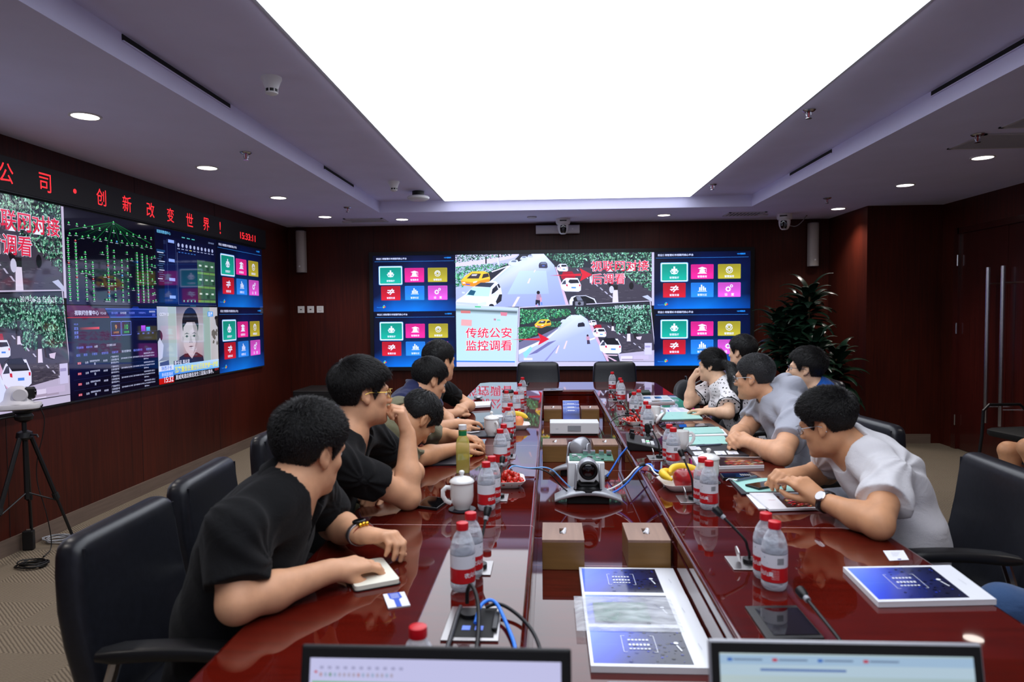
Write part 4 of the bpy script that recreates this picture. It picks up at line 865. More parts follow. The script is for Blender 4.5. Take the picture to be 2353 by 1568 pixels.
for px, py, rot, lb in BL:
    p = Pz(px, py, T+.0008); rot = rot+(.9 if px < 1300 else -.25)
    if px == 947: p = np.array([-.222, 1.11, T+.0008])
    if BP is None: BP = bottle_proto('water_bottle', lb, p, BG, rot)
    else: dup(BP, p, rot, lb, BG)
# green tea bottle
M_tea = clearmat('green_tea', (206, 196, 96), .5, .75, .05); M_teag = mat('green_neck_label', (16, 120, 70), .4)
p = Pz(1064, 1085, T+.0008); t = thing('tea_bottle', 'square green tea bottle with white cap, left of the water bottles', 'bottle', p, .12)
R = [[(x, y, z) for x, y in rrect(a, a, r_, 4)] for a, r_, z in ((.054, .010, 0), (.058, .010, .003), (.058, .010, .125), (.05, .014, .145), (.036, .0175, .156), (.034, .0168, .165), (.034, .0168, .186))]
ob('bottle_body', MB().rings(R), M_tea, t, smooth=50); 
ob('neck_label', MB().rings([[(x, y, z) for x, y in rrect(.0352, .0352, .0172, 5)] for z in (.160, .181)], False, False), M_teag, t)
ob('side_label', MB().box((.0293, 0, .075), (.0006, .044, .09)), M_lab_w, t, smooth=0)
ob('cap', MB().cyl((0, 0, .186), (0, 0, .206), .0175, n=28), M_white, t)

# ------------------------------------------------------------------ mugs, coasters, coffee cup
def mug(px, py, rot, label, lid=True, s_=1.0, group='white porcelain mugs'):
    p = Pz(px, py, T); 
    ct = thing('coaster', 'round black coaster under '+label, 'coaster', p, 0, 'round black coasters'); ob('disc', MB().lathe([(.046, .0006), (.048, .002), (.048, .004), (.044, .005)], n=32), M_dark, ct)
    t = thing('tea_mug', label, 'mug', (p[0], p[1], T+.0055), rot, group)
    h = .092
    ob('mug_body', MB().lathe([(.026, 0), (.027, .003), (.030, .01), (.0385, .025), (.041, .045), (.041, h), (.0385, h), (.038, .045), (.03, .014), (.004, .01)], n=36), M_porc, t, smooth=60)
    ob('handle', MB().tube([(.039, 0, .076), (.056, 0, .079), (.068, 0, .068), (.068, 0, .05), (.058, 0, .032), (.039, 0, .022)], .0055, 10, flat=1.5), M_porc, t)
    if lid:
        l = ob('lid', MB().lathe([(.036, h-.004), (.044, h+.001), (.0445, h+.004), (.04, h+.01), (.028, h+.018), (.01, h+.022), (.0065, h+.024), (.006, h+.028), (.0095, h+.033), (.010, h+.038), (.006, h+.042), (.001, h+.043)], n=36), M_porc, t, smooth=60)
    return t
mug(1062, 1172, 3.5, 'lidded white porcelain mug nearest on the left, by a black phone')
mug(1130, 1003, 5.3, 'lidded white porcelain mug on the left, beside the peach dish')
mug(1628, 1110, 1.7, 'lidded white porcelain mug on the right, behind the banana dish')
mug(1564, 1035, .2, 'open white porcelain mug behind bottles right of the controller', lid=False); mug(1503, 970, .2, 'open white porcelain mug beside its lid leaning on the table', lid=False)
p = Pz(1520, 977, T); t = thing('mug_lid', 'loose white porcelain lid tilted on the table beside an open mug', 'lid', (p[0], p[1]+.03, T+.034), 0)
Mx = Matrix.Rotation(.9, 3, 'Y')@Matrix.Rotation(.5, 3, 'X')
ob('lid_disc', MB().lathe([(.0, -.006), (.036, -.004), (.044, .001), (.0445, .004), (.04, .010), (.028, .018), (.01, .022)], n=32, M=Mx.inverted()), M_porc, t, smooth=60)
ob('knob', MB().ell(tuple(Mx.inverted()@Vector((0, 0, .028))), (.009, .009, .009)), M_porc, t)
p = Pz(1168, 934, T); t = thing('coffee_cup', 'paper coffee cup with black lid behind the left bottles', 'cup', p)
ob('cup_body', MB().lathe([(.029, 0), (.03, .002), (.04, .105)], n=28), mat('cup_white_card', (226, 222, 216), .5), t); ob('sleeve', MB().lathe([(.0325, .025), (.0385, .078)], n=28, cap0=False, cap1=False), mat('brown_card_sleeve', (170, 130, 96), .6), t); ob('lid', MB().lathe([(.042, .102), (.043, .108), (.041, .114), (.037, .118), (.035, .122)], n=28), M_black, t)

# ------------------------------------------------------------------ fruit dishes
M_dish = mat('white_dish', (234, 230, 226), .25)
def dish(px, py, rot, label, s_=1.):
    p = Pz(px, py, T+.0006); t = thing('fruit_dish', label, 'dish', p, rot, 'square white fruit dishes')
    R = [[(x*s_, y*s_, z) for x, y in rrect(a, a, r_, 5)] for a, r_, z in ((.10, .02, 0), (.105, .022, .002), (.15, .03, .026), (.153, .031, .03), (.148, .03, .03), (.10, .022, .006), (.05, .012, .005))]
    ob('dish', MB().rings(R), M_dish, t, smooth=50); return p
M_tom = mat('cherry_tomato_red', (196, 36, 22), .18, coat=.3); M_stemg = mat('green_stem', (70, 120, 40), .6)
tomo = None
def tomatoes(px, py, rot, n, seed, dlab, lab):
    global tomo
    c = dish(px, py, rot, dlab); r = random.Random(seed); pts = []
    for lay, (cnt, ext) in enumerate(((n*6//10, .063), (n*3//10, .050), (n-n*6//10-n*3//10, .03))):
        k = 0; tries = 0
        while k < cnt and tries < 6000:
            tries += 1; x, y = r.uniform(-ext, ext), r.uniform(-ext, ext); z = .0175+lay*.0165+max(0, max(abs(x), abs(y))-.048)*.5
            if all((x-a)**2+(y-b_)**2+(z-e)**2 > .0190**2 for a, b_, e in pts): pts.append((x, y, z)); k += 1
    q, s_ = math.cos(rot), math.sin(rot)
    for x, y, z in pts:
        loc = (c[0]+x*q-y*s_, c[1]+x*s_+y*q, c[2]+z)
        if tomo is None:
            tomo = thing('cherry_tomato', lab, 'tomato', loc, 0, lab); ob('flesh', MB().ell((0, 0, 0), (.0108, .0104, .0108), 14, 9), M_tom, tomo, smooth=80); ob('stem_scar', MB().lathe([(.0022, .0104), (.001, .0112)], n=8), M_stemg, tomo)
        else: dup(tomo, loc, r.uniform(0, 6), lab, lab)
tomatoes(1162, 1116, .1, 60, 4, 'square white dish of cherry tomatoes on the left, beside water bottles', 'small red cherry tomato heaped in the dish on the left side of the table')
tomatoes(1462, 976, .2, 50, 9, 'square white dish of cherry tomatoes on the right, behind the controller', 'small red cherry tomato heaped in the dish behind the joystick controller')
M_ban = noisy(mat('banana_yellow', (240, 200, 44), .45), 30, .08); M_bant = mat('banana_tip_brown', (110, 84, 40), .6)
def banana(loc, rz, rx, lab, grp):
    t = thing('banana', lab, 'banana', loc, rz, grp); t.rotation_euler = (rx, 0, rz)
    P = [(.075*math.cos(a), .075*math.sin(a), 0) for a in np.linspace(.25, 2.5, 14)]; r_ = [.006, .011, .015, .0165, .017, .017, .017, .017, .017, .0165, .015, .0125, .009, .005]
    ob('peel', MB().tube(P, r_, 10), M_ban, t, smooth=60); ob('tip', MB().tube([P[0], (P[0][0]+.004, P[0][1]-.014, 0)], [.0058, .0045], 8), M_bant, t)
def apple(loc, lab, m_, r_=.036, nm='apple'):
    t = thing(nm, lab, nm, loc); ob('flesh', MB().lathe([(.004*r_/.036, -.8*r_), (.4*r_, -.92*r_), (.8*r_, -.6*r_), (r_, 0), (.92*r_, .5*r_), (.6*r_, .84*r_), (.3*r_, .86*r_), (.05*r_, .68*r_)], n=28), m_, t, smooth=80); ob('stem', MB().tube([(0, 0, .66*r_), (.003, 0, 1.0*r_)], .0016, 6), M_bant, t)
M_apple = noisy(mat('red_apple_skin', (168, 36, 40), .25, coat=.2), 18, .45); M_peach = mat('peach_skin', (236, 120, 84), .5)
bsdf(M_peach); _n = N(M_peach, 'ShaderNodeTexNoise'); _n.inputs['Scale'].default_value = 12; L(M_peach, coords(M_peach), _n.inputs[0]); L(M_peach, ramp(M_peach, _n.outputs[0], [(.35, (214, 64, 60)), (.65, (240, 160, 96))]), bsdf(M_peach).inputs['Base Color'])
c = dish(1566, 1122, .12, 'square white dish with bananas and red apples on the right', 1.1)
banana((c[0]+.0, c[1]-.005, c[2]+.034), 1.5, .3, 'yellow banana at the left rim of the fruit dish', 'bananas'); banana((c[0]+.03, c[1]+.0, c[2]+.042), .5, .35, 'yellow banana at the back of the fruit dish', 'bananas')
apple((c[0]+.0, c[1]-.042, c[2]+.046), 'big red apple at the front of the banana dish', M_apple, .042); apple((c[0]+.062, c[1]+.0, c[2]+.042), 'red apple half hidden behind a microphone neck', M_apple, .033)
c = dish(1188, 985, .1, 'square white dish with a peach and banana on the left'); apple((c[0]+.004, c[1]-.012, c[2]+.042), 'orange red peach in the left fruit dish', M_peach, .037, 'peach'); banana((c[0]+.01, c[1]+.03, c[2]+.04), .6, .5, 'yellow banana behind the peach', 'bananas')

# ------------------------------------------------------------------ flat papers, folders, phones from their table positions
def quad(pts, z): return [tuple(Pz(x, y, z)[:2]) for x, y in pts]
def flat(name, label, cat, pts, z0, h, m_, group=None, part_name='sheet', bevel=0.):
    q = quad(pts, z0+h); cx, cy = sum(a for a, b_ in q)/4, sum(b_ for a, b_ in q)/4
    a = sum(q[i-1][0]*q[i][1]-q[i][0]*q[i-1][1] for i in range(4))
    if a < 0: q = q[::-1]
    t = thing(name, label, cat, (cx, cy, z0), 0, group); ob(part_name, MB().prism([(x-cx, y-cy) for x, y in q], 0, h), m_, t, smooth=0, bevel=bevel); t['q'] = 0; del t['q']; return t
def pic_on(t, pts, z, fn, name, m_=None):
    """printed face laid on a flat thing; pts = far-left, far-right, near-right, near-left in the picture, drawing u = right, v = up"""
    q = [Pz(x, y, z) for x, y in pts]; d = Pic((0, 0, 0), (1, 0, 0), (0, 1, 0), 1, 1, .00008); fn(d); V = []
    for v in d.V:
        u, w_ = v[0], v[1]; V.append(q[3]*(1-u)*(1-w_)+q[2]*u*(1-w_)+q[1]*u*w_+q[0]*(1-u)*w_+np.array([0, 0, v[2]]))
    d.V = V; return d.build(name, m_ or M_print, t)
e2 = .0004
def cover_blue(d):
    d.rect(0, 0, 1, 1, (236, 238, 244)); d.layer(); d.grad(.025, .06, .80, .95, [[(60, 84, 226), (34, 48, 130), (24, 30, 64), (18, 24, 50)], [(90, 124, 250), (56, 80, 200), (30, 42, 100), (24, 28, 56)], [(120, 154, 255), (70, 100, 226), (30, 44, 96), (18, 22, 44)]]); d.layer()
    r = random.Random(1)
    for i in range(70):
        x, y = r.uniform(.3, .78), r.uniform(.1, .92); s_ = r.uniform(.004, .02); d.poly([(x-s_, y), (x, y-s_), (x+s_, y), (x, y+s_*1.2)], r.choice([(40, 60, 190), (14, 16, 40), (30, 44, 130), (8, 10, 26)]))
    d.layer()
    for y, s_ in ((.62, .16), (.5, .2), (.40, .12)):
        for k in range(6): d.rect(.33+.03*k-.0, y-s_*.12, .35+.03*k, y+s_*.1, (235, 240, 250))
    d.line((.28, .72), (.28, .32), .004, (240, 244, 250)); d.line((.28, .72), (.31, .72), .004, (240, 244, 250)); d.line((.28, .32), (.31, .32), .004, (240, 244, 250)); d.line((.55, .72), (.55, .32), .004, (240, 244, 250)); d.line((.52, .72), (.55, .72), .004, (240, 244, 250)); d.line((.52, .32), (.55, .32), .004, (240, 244, 250))
    d.disc(.72, .55, .02, (240, 244, 250), 1.4, 10); d.line((.72, .5), (.745, .36), .012, (240, 244, 250)); d.line((.9, .55), (.91, .4), .003, (160, 164, 176))
def cover_red(d):
    d.rect(0, 0, 1, 1, (238, 238, 243)); d.layer(); d.poly([(.33, .05), (1, .05), (1, .95), (.36, .95)], (44, 20, 26)); d.layer(); r = random.Random(3)
    for i in range(120):
        x, y = r.uniform(.45, .99), r.uniform(.08, .62); s_ = r.uniform(.008, .035); d.poly([(x-s_*1.6, y-s_*.4), (x+s_*.3, y-s_*.5), (x+s_*1.5, y+s_*.6), (x-s_*.2, y+s_*.7)], r.choice([(196, 30, 34), (226, 90, 40), (240, 190, 80), (120, 14, 24), (230, 230, 210), (196, 40, 70)]))
    d.layer(); d.text('视联网', .56, .45, w=.1, c=(246, 226, 220), bold=.02); d.text('VisionVera', .12, .82, w=.12, c=(60, 90, 200)); d.text('智慧城市', .22, .5, w=.12, c=(180, 60, 90))
def sheet_text(d):
    d.rect(0, 0, 1, 1, (240, 240, 246)); d.layer(); r = random.Random(6)
    for i in range(11):
        y = .1+i*.075
        for k in range(3): d.rect(.08+k*.3, y, .08+k*.3+r.uniform(.08, .26), y+.018, r.choice([(150, 150, 206), (190, 190, 214), (120, 120, 170)]))
    d.rect(.3, .1, .34, .5, (80, 80, 200))
def magazine(d):
    d.rect(0, 0, 1, 1, (238, 238, 244)); d.layer()
    for x in (.06, .46): d.grad(x, .5, x+.25, .82, [[(40, 60, 90), (60, 110, 180)], [(30, 50, 110), (80, 150, 220)]])
    d.grad(.3, .06, .95, .22, [[(60, 70, 60), (130, 100, 60), (60, 90, 120), (40, 40, 50)], [(90, 80, 60), (150, 130, 90), (70, 80, 90), (50, 60, 50)]])
    for i in range(5): d.rect(.75, .5+i*.06, .95, .52+i*.06, (190, 190, 206))
def card_print(d):
    d.rect(0, 0, 1, 1, (240, 241, 246)); d.layer()
    for i in range(4): d.rect(.3, .75-i*.11, .75-.06*i, .78-i*.11, (186, 188, 206))
    d.rect(.45, .04, .62, .14, (50, 60, 150))
def mint_print(d):
    d.rect(0, 0, 1, 1, (166, 220, 210)); d.layer(); d.line((.33, .62), (.37, .42), .008, (110, 170, 166)); d.line((.78, .55), (.81, .38), .008, (110, 170, 166))
# blue brochure stack near right
P4 = [(1937, 1303), (2183, 1299), (2290, 1378), (2018, 1384)]
t = flat('brochure_stack', 'stack of blue covered brochures with coloured page edges at the near right', 'brochures', P4, T+.001, .013, M_paper, part_name='pages')
pic_on(t, P4, T+.0144, cover_blue, 'cover', M_gloss)
q = quad(P4, T+.006); r = random.Random(2); d = MB()
for k in range(16):
    u = k/16.; a, b_ = np.array(q[3]), np.array(q[2]); c0 = a+(b_-a)*u*.5; c1 = a+(b_-a)*(u+.06)*.5
    d.use(k % 4).add([(c0[0], c0[1]-.0008, T+.003), (c1[0], c1[1]-.0008, T+.003), (c1[0], c1[1]-.0008, T+.008), (c0[0], c0[1]-.0008, T+.008)], [(0, 1, 2, 3)])
o = ob('index_edges', d, [mat('tab_yellow', (230, 214, 60), .5), mat('tab_red', (196, 40, 70), .5), mat('tab_black', (24, 24, 34), .5), mat('tab_pink', (220, 120, 160), .5)], t, smooth=0); o.matrix_parent_inverse = t.matrix_basis.inverted()
# three brochures in the channel, plastic bag with a circuit board on them
for k in range(3):
    y1 = 2.137-.2035*k; y0 = y1-.2030; z = TB+.0006; hgt = .012+.0015*k
    t = thing('brochure_stack', ('blue covered brochures in the table channel, the pile nearest the tissue boxes', 'blue covered brochures in the table channel, the middle pile under the plastic bag', 'blue covered brochures in the table channel, the pile nearest the laptops')[k], 'brochures', (.237, (y0+y1)/2, z), 0, 'blue brochures in the channel')
    ob('pages', MB().bb((-.147, -.1015, 0), (.147, .1015, hgt)), M_paper, t, smooth=0)
    d = Pic((.090, y0, z+hgt+.0003), (1, 0, 0), (0, 1, 0), .294, .203, .00008); cover_blue(d); d.build('cover', M_gloss, t)
M_bag = mat('clear_plastic_bag', (235, 238, 245), .2, ior=1.2)
_o = M_bag.node_tree.nodes['Material Output']; _t = N(M_bag, 'ShaderNodeBsdfTransparent'); _x = N(M_bag, 'ShaderNodeMixShader'); _nn = N(M_bag, 'ShaderNodeTexNoise'); _nn.inputs['Scale'].default_value = 14
L(M_bag, coords(M_bag, (1, 3, 1)), _nn.inputs[0]); _rr = ramp(M_bag, _nn.outputs[0], [(.3, (.24, .24, .24, 1)), (.7, (.58, .58, .58, 1))]); L(M_bag, _rr, _x.inputs[0]); L(M_bag, _t.outputs[0], _x.inputs[1]); L(M_bag, bsdf(M_bag).outputs[0], _x.inputs[2]); L(M_bag, _x.outputs[0], _o.inputs[0]); bump(M_bag, _nn.outputs[0], .5, .01)
t = thing('plastic_bag', 'clear plastic bag holding a circuit board on the blue brochures', 'bag', (.2, 1.80, TB+.0155))
ob('circuit_board', MB().bb((-.085, -.055, .004), (.06, .06, .0056)), M_greenpcb, t, smooth=0)
g = MB(); nx, ny = 18, 14; rn = random.Random(8); H = [[.0062+.006*max(0, 1-((i/nx-.45)/.5)**2-((j/ny-.5)/.5)**2)+rn.uniform(-.0012, .0022) for i in range(nx+1)] for j in range(ny+1)]
vs = [(-.135+.27*i/nx, -.105+.21*j/ny, max(.002, H[j][i]) if 0 < i < nx and 0 < j < ny else .002) for j in range(ny+1) for i in range(nx+1)]
g.add(vs, [(j*(nx+1)+i, j*(nx+1)+i+1, (j+1)*(nx+1)+i+1, (j+1)*(nx+1)+i) for j in range(ny) for i in range(nx)]); ob('bag_film', g, M_bag, t, smooth=80)
# brochures, folders and phones along the right side
P_ = [(1716, 1134), (1866, 1133), (1895, 1167), (1768, 1170)]
t = flat('brochure_stack', 'white brochures with red picture under the hands of the white T-shirt man', 'brochures', [(1722, 1133), (1866, 1132), (1895, 1167), (1768, 1171)], T+.0035, .007, M_paper, part_name='pages'); pic_on(t, [(1722, 1133), (1866, 1132), (1895, 1167), (1768, 1170)], T+.0109, cover_red, 'cover', M_gloss)
t = flat('brochure', 'slanted white brochure slipped out under the red picture brochures', 'brochure', [(1714, 1136), (1850, 1135), (1880, 1170), (1743, 1169)], T+.0008, .0025, M_paper)
PF = [(1673, 1100), (1795, 1098), (1828, 1131), (1704, 1135)]
t = flat('clip_folder', 'black clip folder with mint paper, pen and phone on it', 'folder', PF, T+.0008, .006, M_dark, part_name='cover', bevel=.001)
pm = [(1679, 1101), (1795, 1098), (1826, 1129), (1715, 1131)]; q = pic_on(t, pm, T+.0072, mint_print, 'mint_paper')
ob('clip', MB().tube([(0, 0, 0), (.012, .006, .006), (.03, .004, .006), (.045, 0, 0)], .003, 6), M_chrome, t).location = (-.12, .06, .007)
def phone(label, pts, z, hgt=.008, scr=True):
    t = flat('mobile_phone', label, 'phone', pts, z, hgt, M_black, 'smartphones', 'case', .0015)
    c = np.mean([Pz(x, y, z+hgt) for x, y in pts], 0); g = MB(); q = [Pz(x, y, z+hgt+.0003) for x, y in pts]; q = [c+(p_-c)*.93 for p_ in q]
    q = q if np.cross((q[1]-q[0]), (q[2]-q[1]))[2] > 0 else q[::-1]
    g.add([(*(p_[:2]-c[:2]), hgt+.0004) for p_ in q], [(0, 1, 2, 3)]); ob('screen', g, M_glassd, t, smooth=0); return t
phone('black smartphone lying on the mint clip folder', [(1712, 1113), (1774, 1103), (1802, 1112), (1744, 1122)], T+.0078)
t = phone('old black phone with keypad behind the mint clip folder', [(1654, 1088), (1722, 1086), (1731, 1096), (1662, 1098)], T+.0008, .012)
o = MB()
for i in range(5):
    for k in range(3): o.box((.018+i*.009, -.011+k*.011, .0128), (.006, .007, .001))
ob('keypad', o, M_grey, t, smooth=0)
def pen(label, a, b_, z, m1):
    A, B = Pz(*a, z), Pz(*b_, z); t = thing('pen', label, 'pen', A); D = B-A
    ob('barrel', MB().tube([(0, 0, 0), tuple(D*.9)], .0045, 8), m1, t); ob('tip', MB().tube([tuple(D*.9), tuple(D)], [.0045, .001], 8), M_chrome, t); ob('clip', MB().tube([tuple(D*.04+np.array([0, 0, .006])), tuple(D*.3+np.array([0, 0, .006]))], .0012, 5), M_chrome, t)
M_penb = mat('pen_clear_grey', (90, 100, 120), .2); M_peny = mat('pen_black_yellow', (40, 40, 44), .3)
pen('clear ballpoint pen on the mint clip folder', (1738, 1096), (1688, 1105), T+.013, M_penb)
PE = [(1590, 1049), (1749, 1050.5), (1756, 1070), (1604, 1074)]
t = flat('brochure_stack', 'white brochures with dark red picture before the grey hooded man', 'brochures', PE, T+.0008, .012, M_paper, part_name='pages'); pic_on(t, PE, T+.0132, cover_red, 'cover', M_gloss)
PG = [(1568, 1027), (1672, 1021), (1722, 1047), (1594, 1051)]
t = flat('document_folder', 'open dark folder with business cards before the grey hooded man', 'folder', PG, T+.0008, .005, M_dark, part_name='cover', bevel=.001)
for k, (x, y) in enumerate(((1605, 1042), (1654, 1041), (1682, 1040), (1596, 1030))):
    pts = [(x-14, y-4), (x+10, y-4.5), (x+16, y+4), (x-8, y+4.5)]; t = flat('business_card', ('white business card left on the open dark folder', 'white business card middle of the open dark folder', 'white business card right on the open dark folder', 'white business card at the far edge of the open dark folder')[k], 'card', pts, T+.006, .0006, M_paper, 'cards on the dark folder'); pic_on(t, pts, T+.0067, card_print, 'print')
pen('grey ballpoint pen lying by the clasped hands', (1600, 1025), (1662, 1021), T+.011, M_penb)
def mint(label, pts, z, hgt=.006, under=True):
    t = flat('paper_folder', label, 'folder', pts, z, hgt, M_mint, 'mint green folders', 'cover'); pic_on(t, pts, z+hgt+.0003, mint_print, 'front_print')
mint('mint folder lying before the clasped hands, nearest of the three', [(1576, 1004), (1664, 1002), (1676, 1020), (1568, 1022)], T+.0008)
t = flat('brochure', 'white brochure with dark stripe under the middle mint folder', 'brochure', [(1574, 988), (1660, 986), (1672, 1000), (1566, 1002)], T+.0008, .006, M_paper)
mint('mint folder, middle of three, by the dark tablet', [(1572, 983), (1651, 981), (1664, 994), (1562, 997)], T+.0072)
PT = [(1513, 977), (1632, 973), (1648, 982), (1535, 994)]
t = flat('document_folder', 'dark folder with tablet before the woman', 'folder', PT, T+.0008, .005, M_dark, part_name='cover', bevel=.001)
t = phone('dark tablet with blue screen reflections on the folder', [(1557, 976), (1618, 973), (1628, 979), (1560, 983)], T+.0062, .006)
pen('black pen on the folder by the tablet', (1520, 980), (1555, 974), T+.011, M_peny)
mint('mint folder, farthest of three, before the woman', [(1512, 947), (1599, 947), (1615, 962), (1510, 965)], T+.0018)
PK = [(1514, 937), (1570, 937), (1592, 947), (1512, 948)]; t = flat('paper_sheets', 'printed white sheets sticking out behind the far mint folder', 'paper', PK, T+.0008, .0009, M_paper); pic_on(t, PK, T+.0019, sheet_text, 'print')
PL = [(1474, 909.5), (1533, 909), (1551, 923), (1476, 925.6)]; t = flat('magazine', 'open magazine with pictures at the far right of the table', 'magazine', PL, T+.0008, .012, M_paper, part_name='pages'); pic_on(t, PL, T+.0131, magazine, 'spread', M_gloss)
t = flat('document_folder', 'dark green folder behind the open magazine', 'folder', [(1452, 897), (1491, 896), (1495, 902), (1445, 904)], T+.0008, .02, mat('dark_green_cover', (34, 54, 44), .5), part_name='cover')
# cards, notebook and phones on the left
PC = [(880, 1366), (929, 1360), (943, 1391), (892, 1398)]
def card_blue(d):
    d.rect(0, 0, 1, 1, (240, 241, 248)); d.layer(); d.poly([(.2, 1), (.75, 1), (.8, .62), (.62, .5), (.62, 0), (.38, 0), (.38, .5), (.22, .62)], (70, 104, 210)); d.layer()
    for i in range(5): d.rect(.3, .9-i*.07, .68, .925-i*.07, (200, 210, 240))
t = flat('badge_card', 'white and blue badge card on the near left of the table', 'card', PC, T+.0008, .003, M_white, part_name='card'); pic_on(t, PC, T+.0041, card_blue, 'print', M_gloss)
PW = [(2029, 1266), (2076, 1265), (2089, 1287), (2044, 1289)]; t = flat('business_card', 'white business card alone by the right table edge', 'card', PW, T+.0008, .0006, M_paper); pic_on(t, PW, T+.0016, card_print, 'print')
PN = [(757, 1281), (846, 1279), (897, 1297), (872, 1345)]
nb = thing('notebook', 'small cream notebook under the hands of the near man', 'notebook', (-.475, 1.745, T), .5)
ob('cover', MB().prism(rrect(.12, .18, .012), .0008, .003), M_black, nb, smooth=0); ob('pages', MB().prism(rrect(.114, .174, .01), .0032, .014), mat('cream_paper', (232, 230, 214), .6), nb, smooth=0)
phone('black smartphone on the left beside the lidded mug', [(952, 1162), (985, 1140), (1034, 1146), (1004, 1168)], T+.0008, .009)
PD = [(957, 1041), (1049, 1041), (1049, 1067), (952, 1067)]
t = flat('document_folder', 'black folder with a white card before the man in olive', 'folder', PD, T+.0008, .008, M_dark, part_name='cover', bevel=.001)
pts = [(972, 1044), (999, 1043.5), (1001, 1052), (971, 1054)]; t = flat('business_card', 'small white card lying on the black folder at left', 'card', pts, T+.0092, .003, M_paper)
t = flat('document_folder', 'black folder with pen beside the far lidded mug', 'folder', [(1062, 990), (1118, 989), (1119, 1003), (1060, 1004)], T+.0008, .007, M_dark, part_name='cover', bevel=.001)
pen('silver pen on the black folder by the far mug', (1070, 996), (1104, 993), T+.013, M_chrome)
t = flat('document_folder', 'black folder with teal edge before the man in navy', 'folder', [(1050, 972), (1118, 971), (1119, 984), (1046, 985)], T+.0008, .006, mat('dark_teal_cover', (30, 56, 60), .4), part_name='cover')
t = flat('notebook', 'white notebook on a dark one before the far man in black', 'notebook', [(1080, 924), (1128, 922), (1126, 931), (1078, 934)], T+.012, .014, M_paper, part_name='pages'); 
t = flat('notebook', 'dark red notebook under the white one at the far left', 'notebook', [(1078, 925), (1130, 924), (1128, 936), (1076, 938)], T+.0008, .011, mat('dark_red_cover', (70, 20, 30), .4), part_name='cover')
p = Pz(1099, 917, T); t = thing('computer_mouse', 'silver oval mouse at the far left of the table', 'mouse', p); ob('shell', MB().ell((0, 0, .016), (.035, .055, .0155)), M_silver, t)
t = flat('paper_sheets', 'white paper sheet between far mug and water bottle', 'paper', [(1126, 954), (1158, 953), (1160, 959), (1122, 960)], T+.0008, .001, M_paper)

# ------------------------------------------------------------------ tissue boxes
TBX = None
def tissue(x, yf, label):
    global TBX
    if TBX is None:
        TBX = thing('tissue_box', label, 'tissue box', (x, yf+.09, TB), 0, 'wooden tissue boxes'); w_, d_, h_ = .134, .18, .097
        ob('box_body', MB().bb((-w_/2, -d_/2, .0006), (w_/2, d_/2, h_-.008)), M_boxwood, TBX, smooth=0, bevel=.0015)
        g = MB(); n = 24; o_ = [(x_*1., y_) for x_, y_ in rrect(w_, d_, .002, 5)]; R_ = len(o_); i_ = [(.018*math.cos(math.atan2(y_, x_)), .034*math.sin(math.atan2(y_, x_))) for x_, y_ in o_]
        g.rings([[(x_, y_, z) for x_, y_ in q] for q, z in ((o_, h_-.008), (o_, h_), (i_, h_), (i_, h_-.008))], closed=True); ob('lid', g, M_boxtop, TBX, smooth=0)
        ob('slot', MB().bb((-.03, -.045, h_-.0079), (.03, .045, h_-.0075)), M_black2, TBX, smooth=0)
        t_ = MB(); rn = random.Random(4); R = []
        for k in range(6):
            z = h_-.007+.013*k/5; s_ = (.95, 1.0, 1.1, 1.0, .7, .25)[k]; R.append([(.008*s_*math.cos(a)*(1+.3*math.sin(3*a))+.006*k/5, .026*s_*math.sin(a)*(1+.12*math.sin(5*a+k))-.01*k/5, z+.006*math.sin(2*a)) for a in np.linspace(0, 2*math.pi, 17)[:-1]])
        ob('tissue', t_.rings(R), M_paper, TBX, smooth=70); return TBX
    return dup(TBX, (x, yf+.09, TB), 0, label)
tissue(.041, 2.145, 'wooden tissue box left of the pair nearest the camera'); tissue(.313, 2.15, 'wooden tissue box right of the pair nearest the camera')
tissue(.028, 3.71, 'wooden tissue box left of the rear table camera'); tissue(.305, 3.71, 'wooden tissue box right of the rear table camera')
tissue(.025, 5.09, 'wooden tissue box left of the upright blue booklets'); tissue(.304, 5.09, 'wooden tissue box right of the upright blue booklets')
for k in range(3):
    t = thing('booklet', ('blue booklet at the front of the leaning row between tissue boxes', 'blue booklet in the middle of the leaning row between tissue boxes', 'blue booklet at the back of the leaning row between tissue boxes')[k], 'booklet', (.165, 5.12+.05*k, TB), 0, 'blue booklets between tissue boxes'); t.rotation_euler = (-.45, 0, 0)
    ob('pages', MB().bb((-.062, -.004, .001), (.062, .004, .105+.022*k)), M_paper, t, smooth=0)
    d = Pic((-.062, -.0045, .002), (1, 0, 0), (0, 0, 1), .124, .1+.022*k, .00008); d.grad(0, 0, 1, 1, [[(70, 100, 210), (40, 60, 160)], [(40, 60, 150), (26, 36, 90)], [(120, 150, 230), (80, 110, 210)]]); d.layer()
    for i in range(6): d.rect(.28+i*.075, .76, .33+i*.075, .86, (236, 240, 250))
    d.line((.2, .72), (.2, .9), .01, (236, 240, 250)); d.line((.78, .72), (.78, .9), .01, (236, 240, 250))
    o = d.build('cover', M_gloss, t); o.matrix_parent_inverse = Matrix.Identity(4)

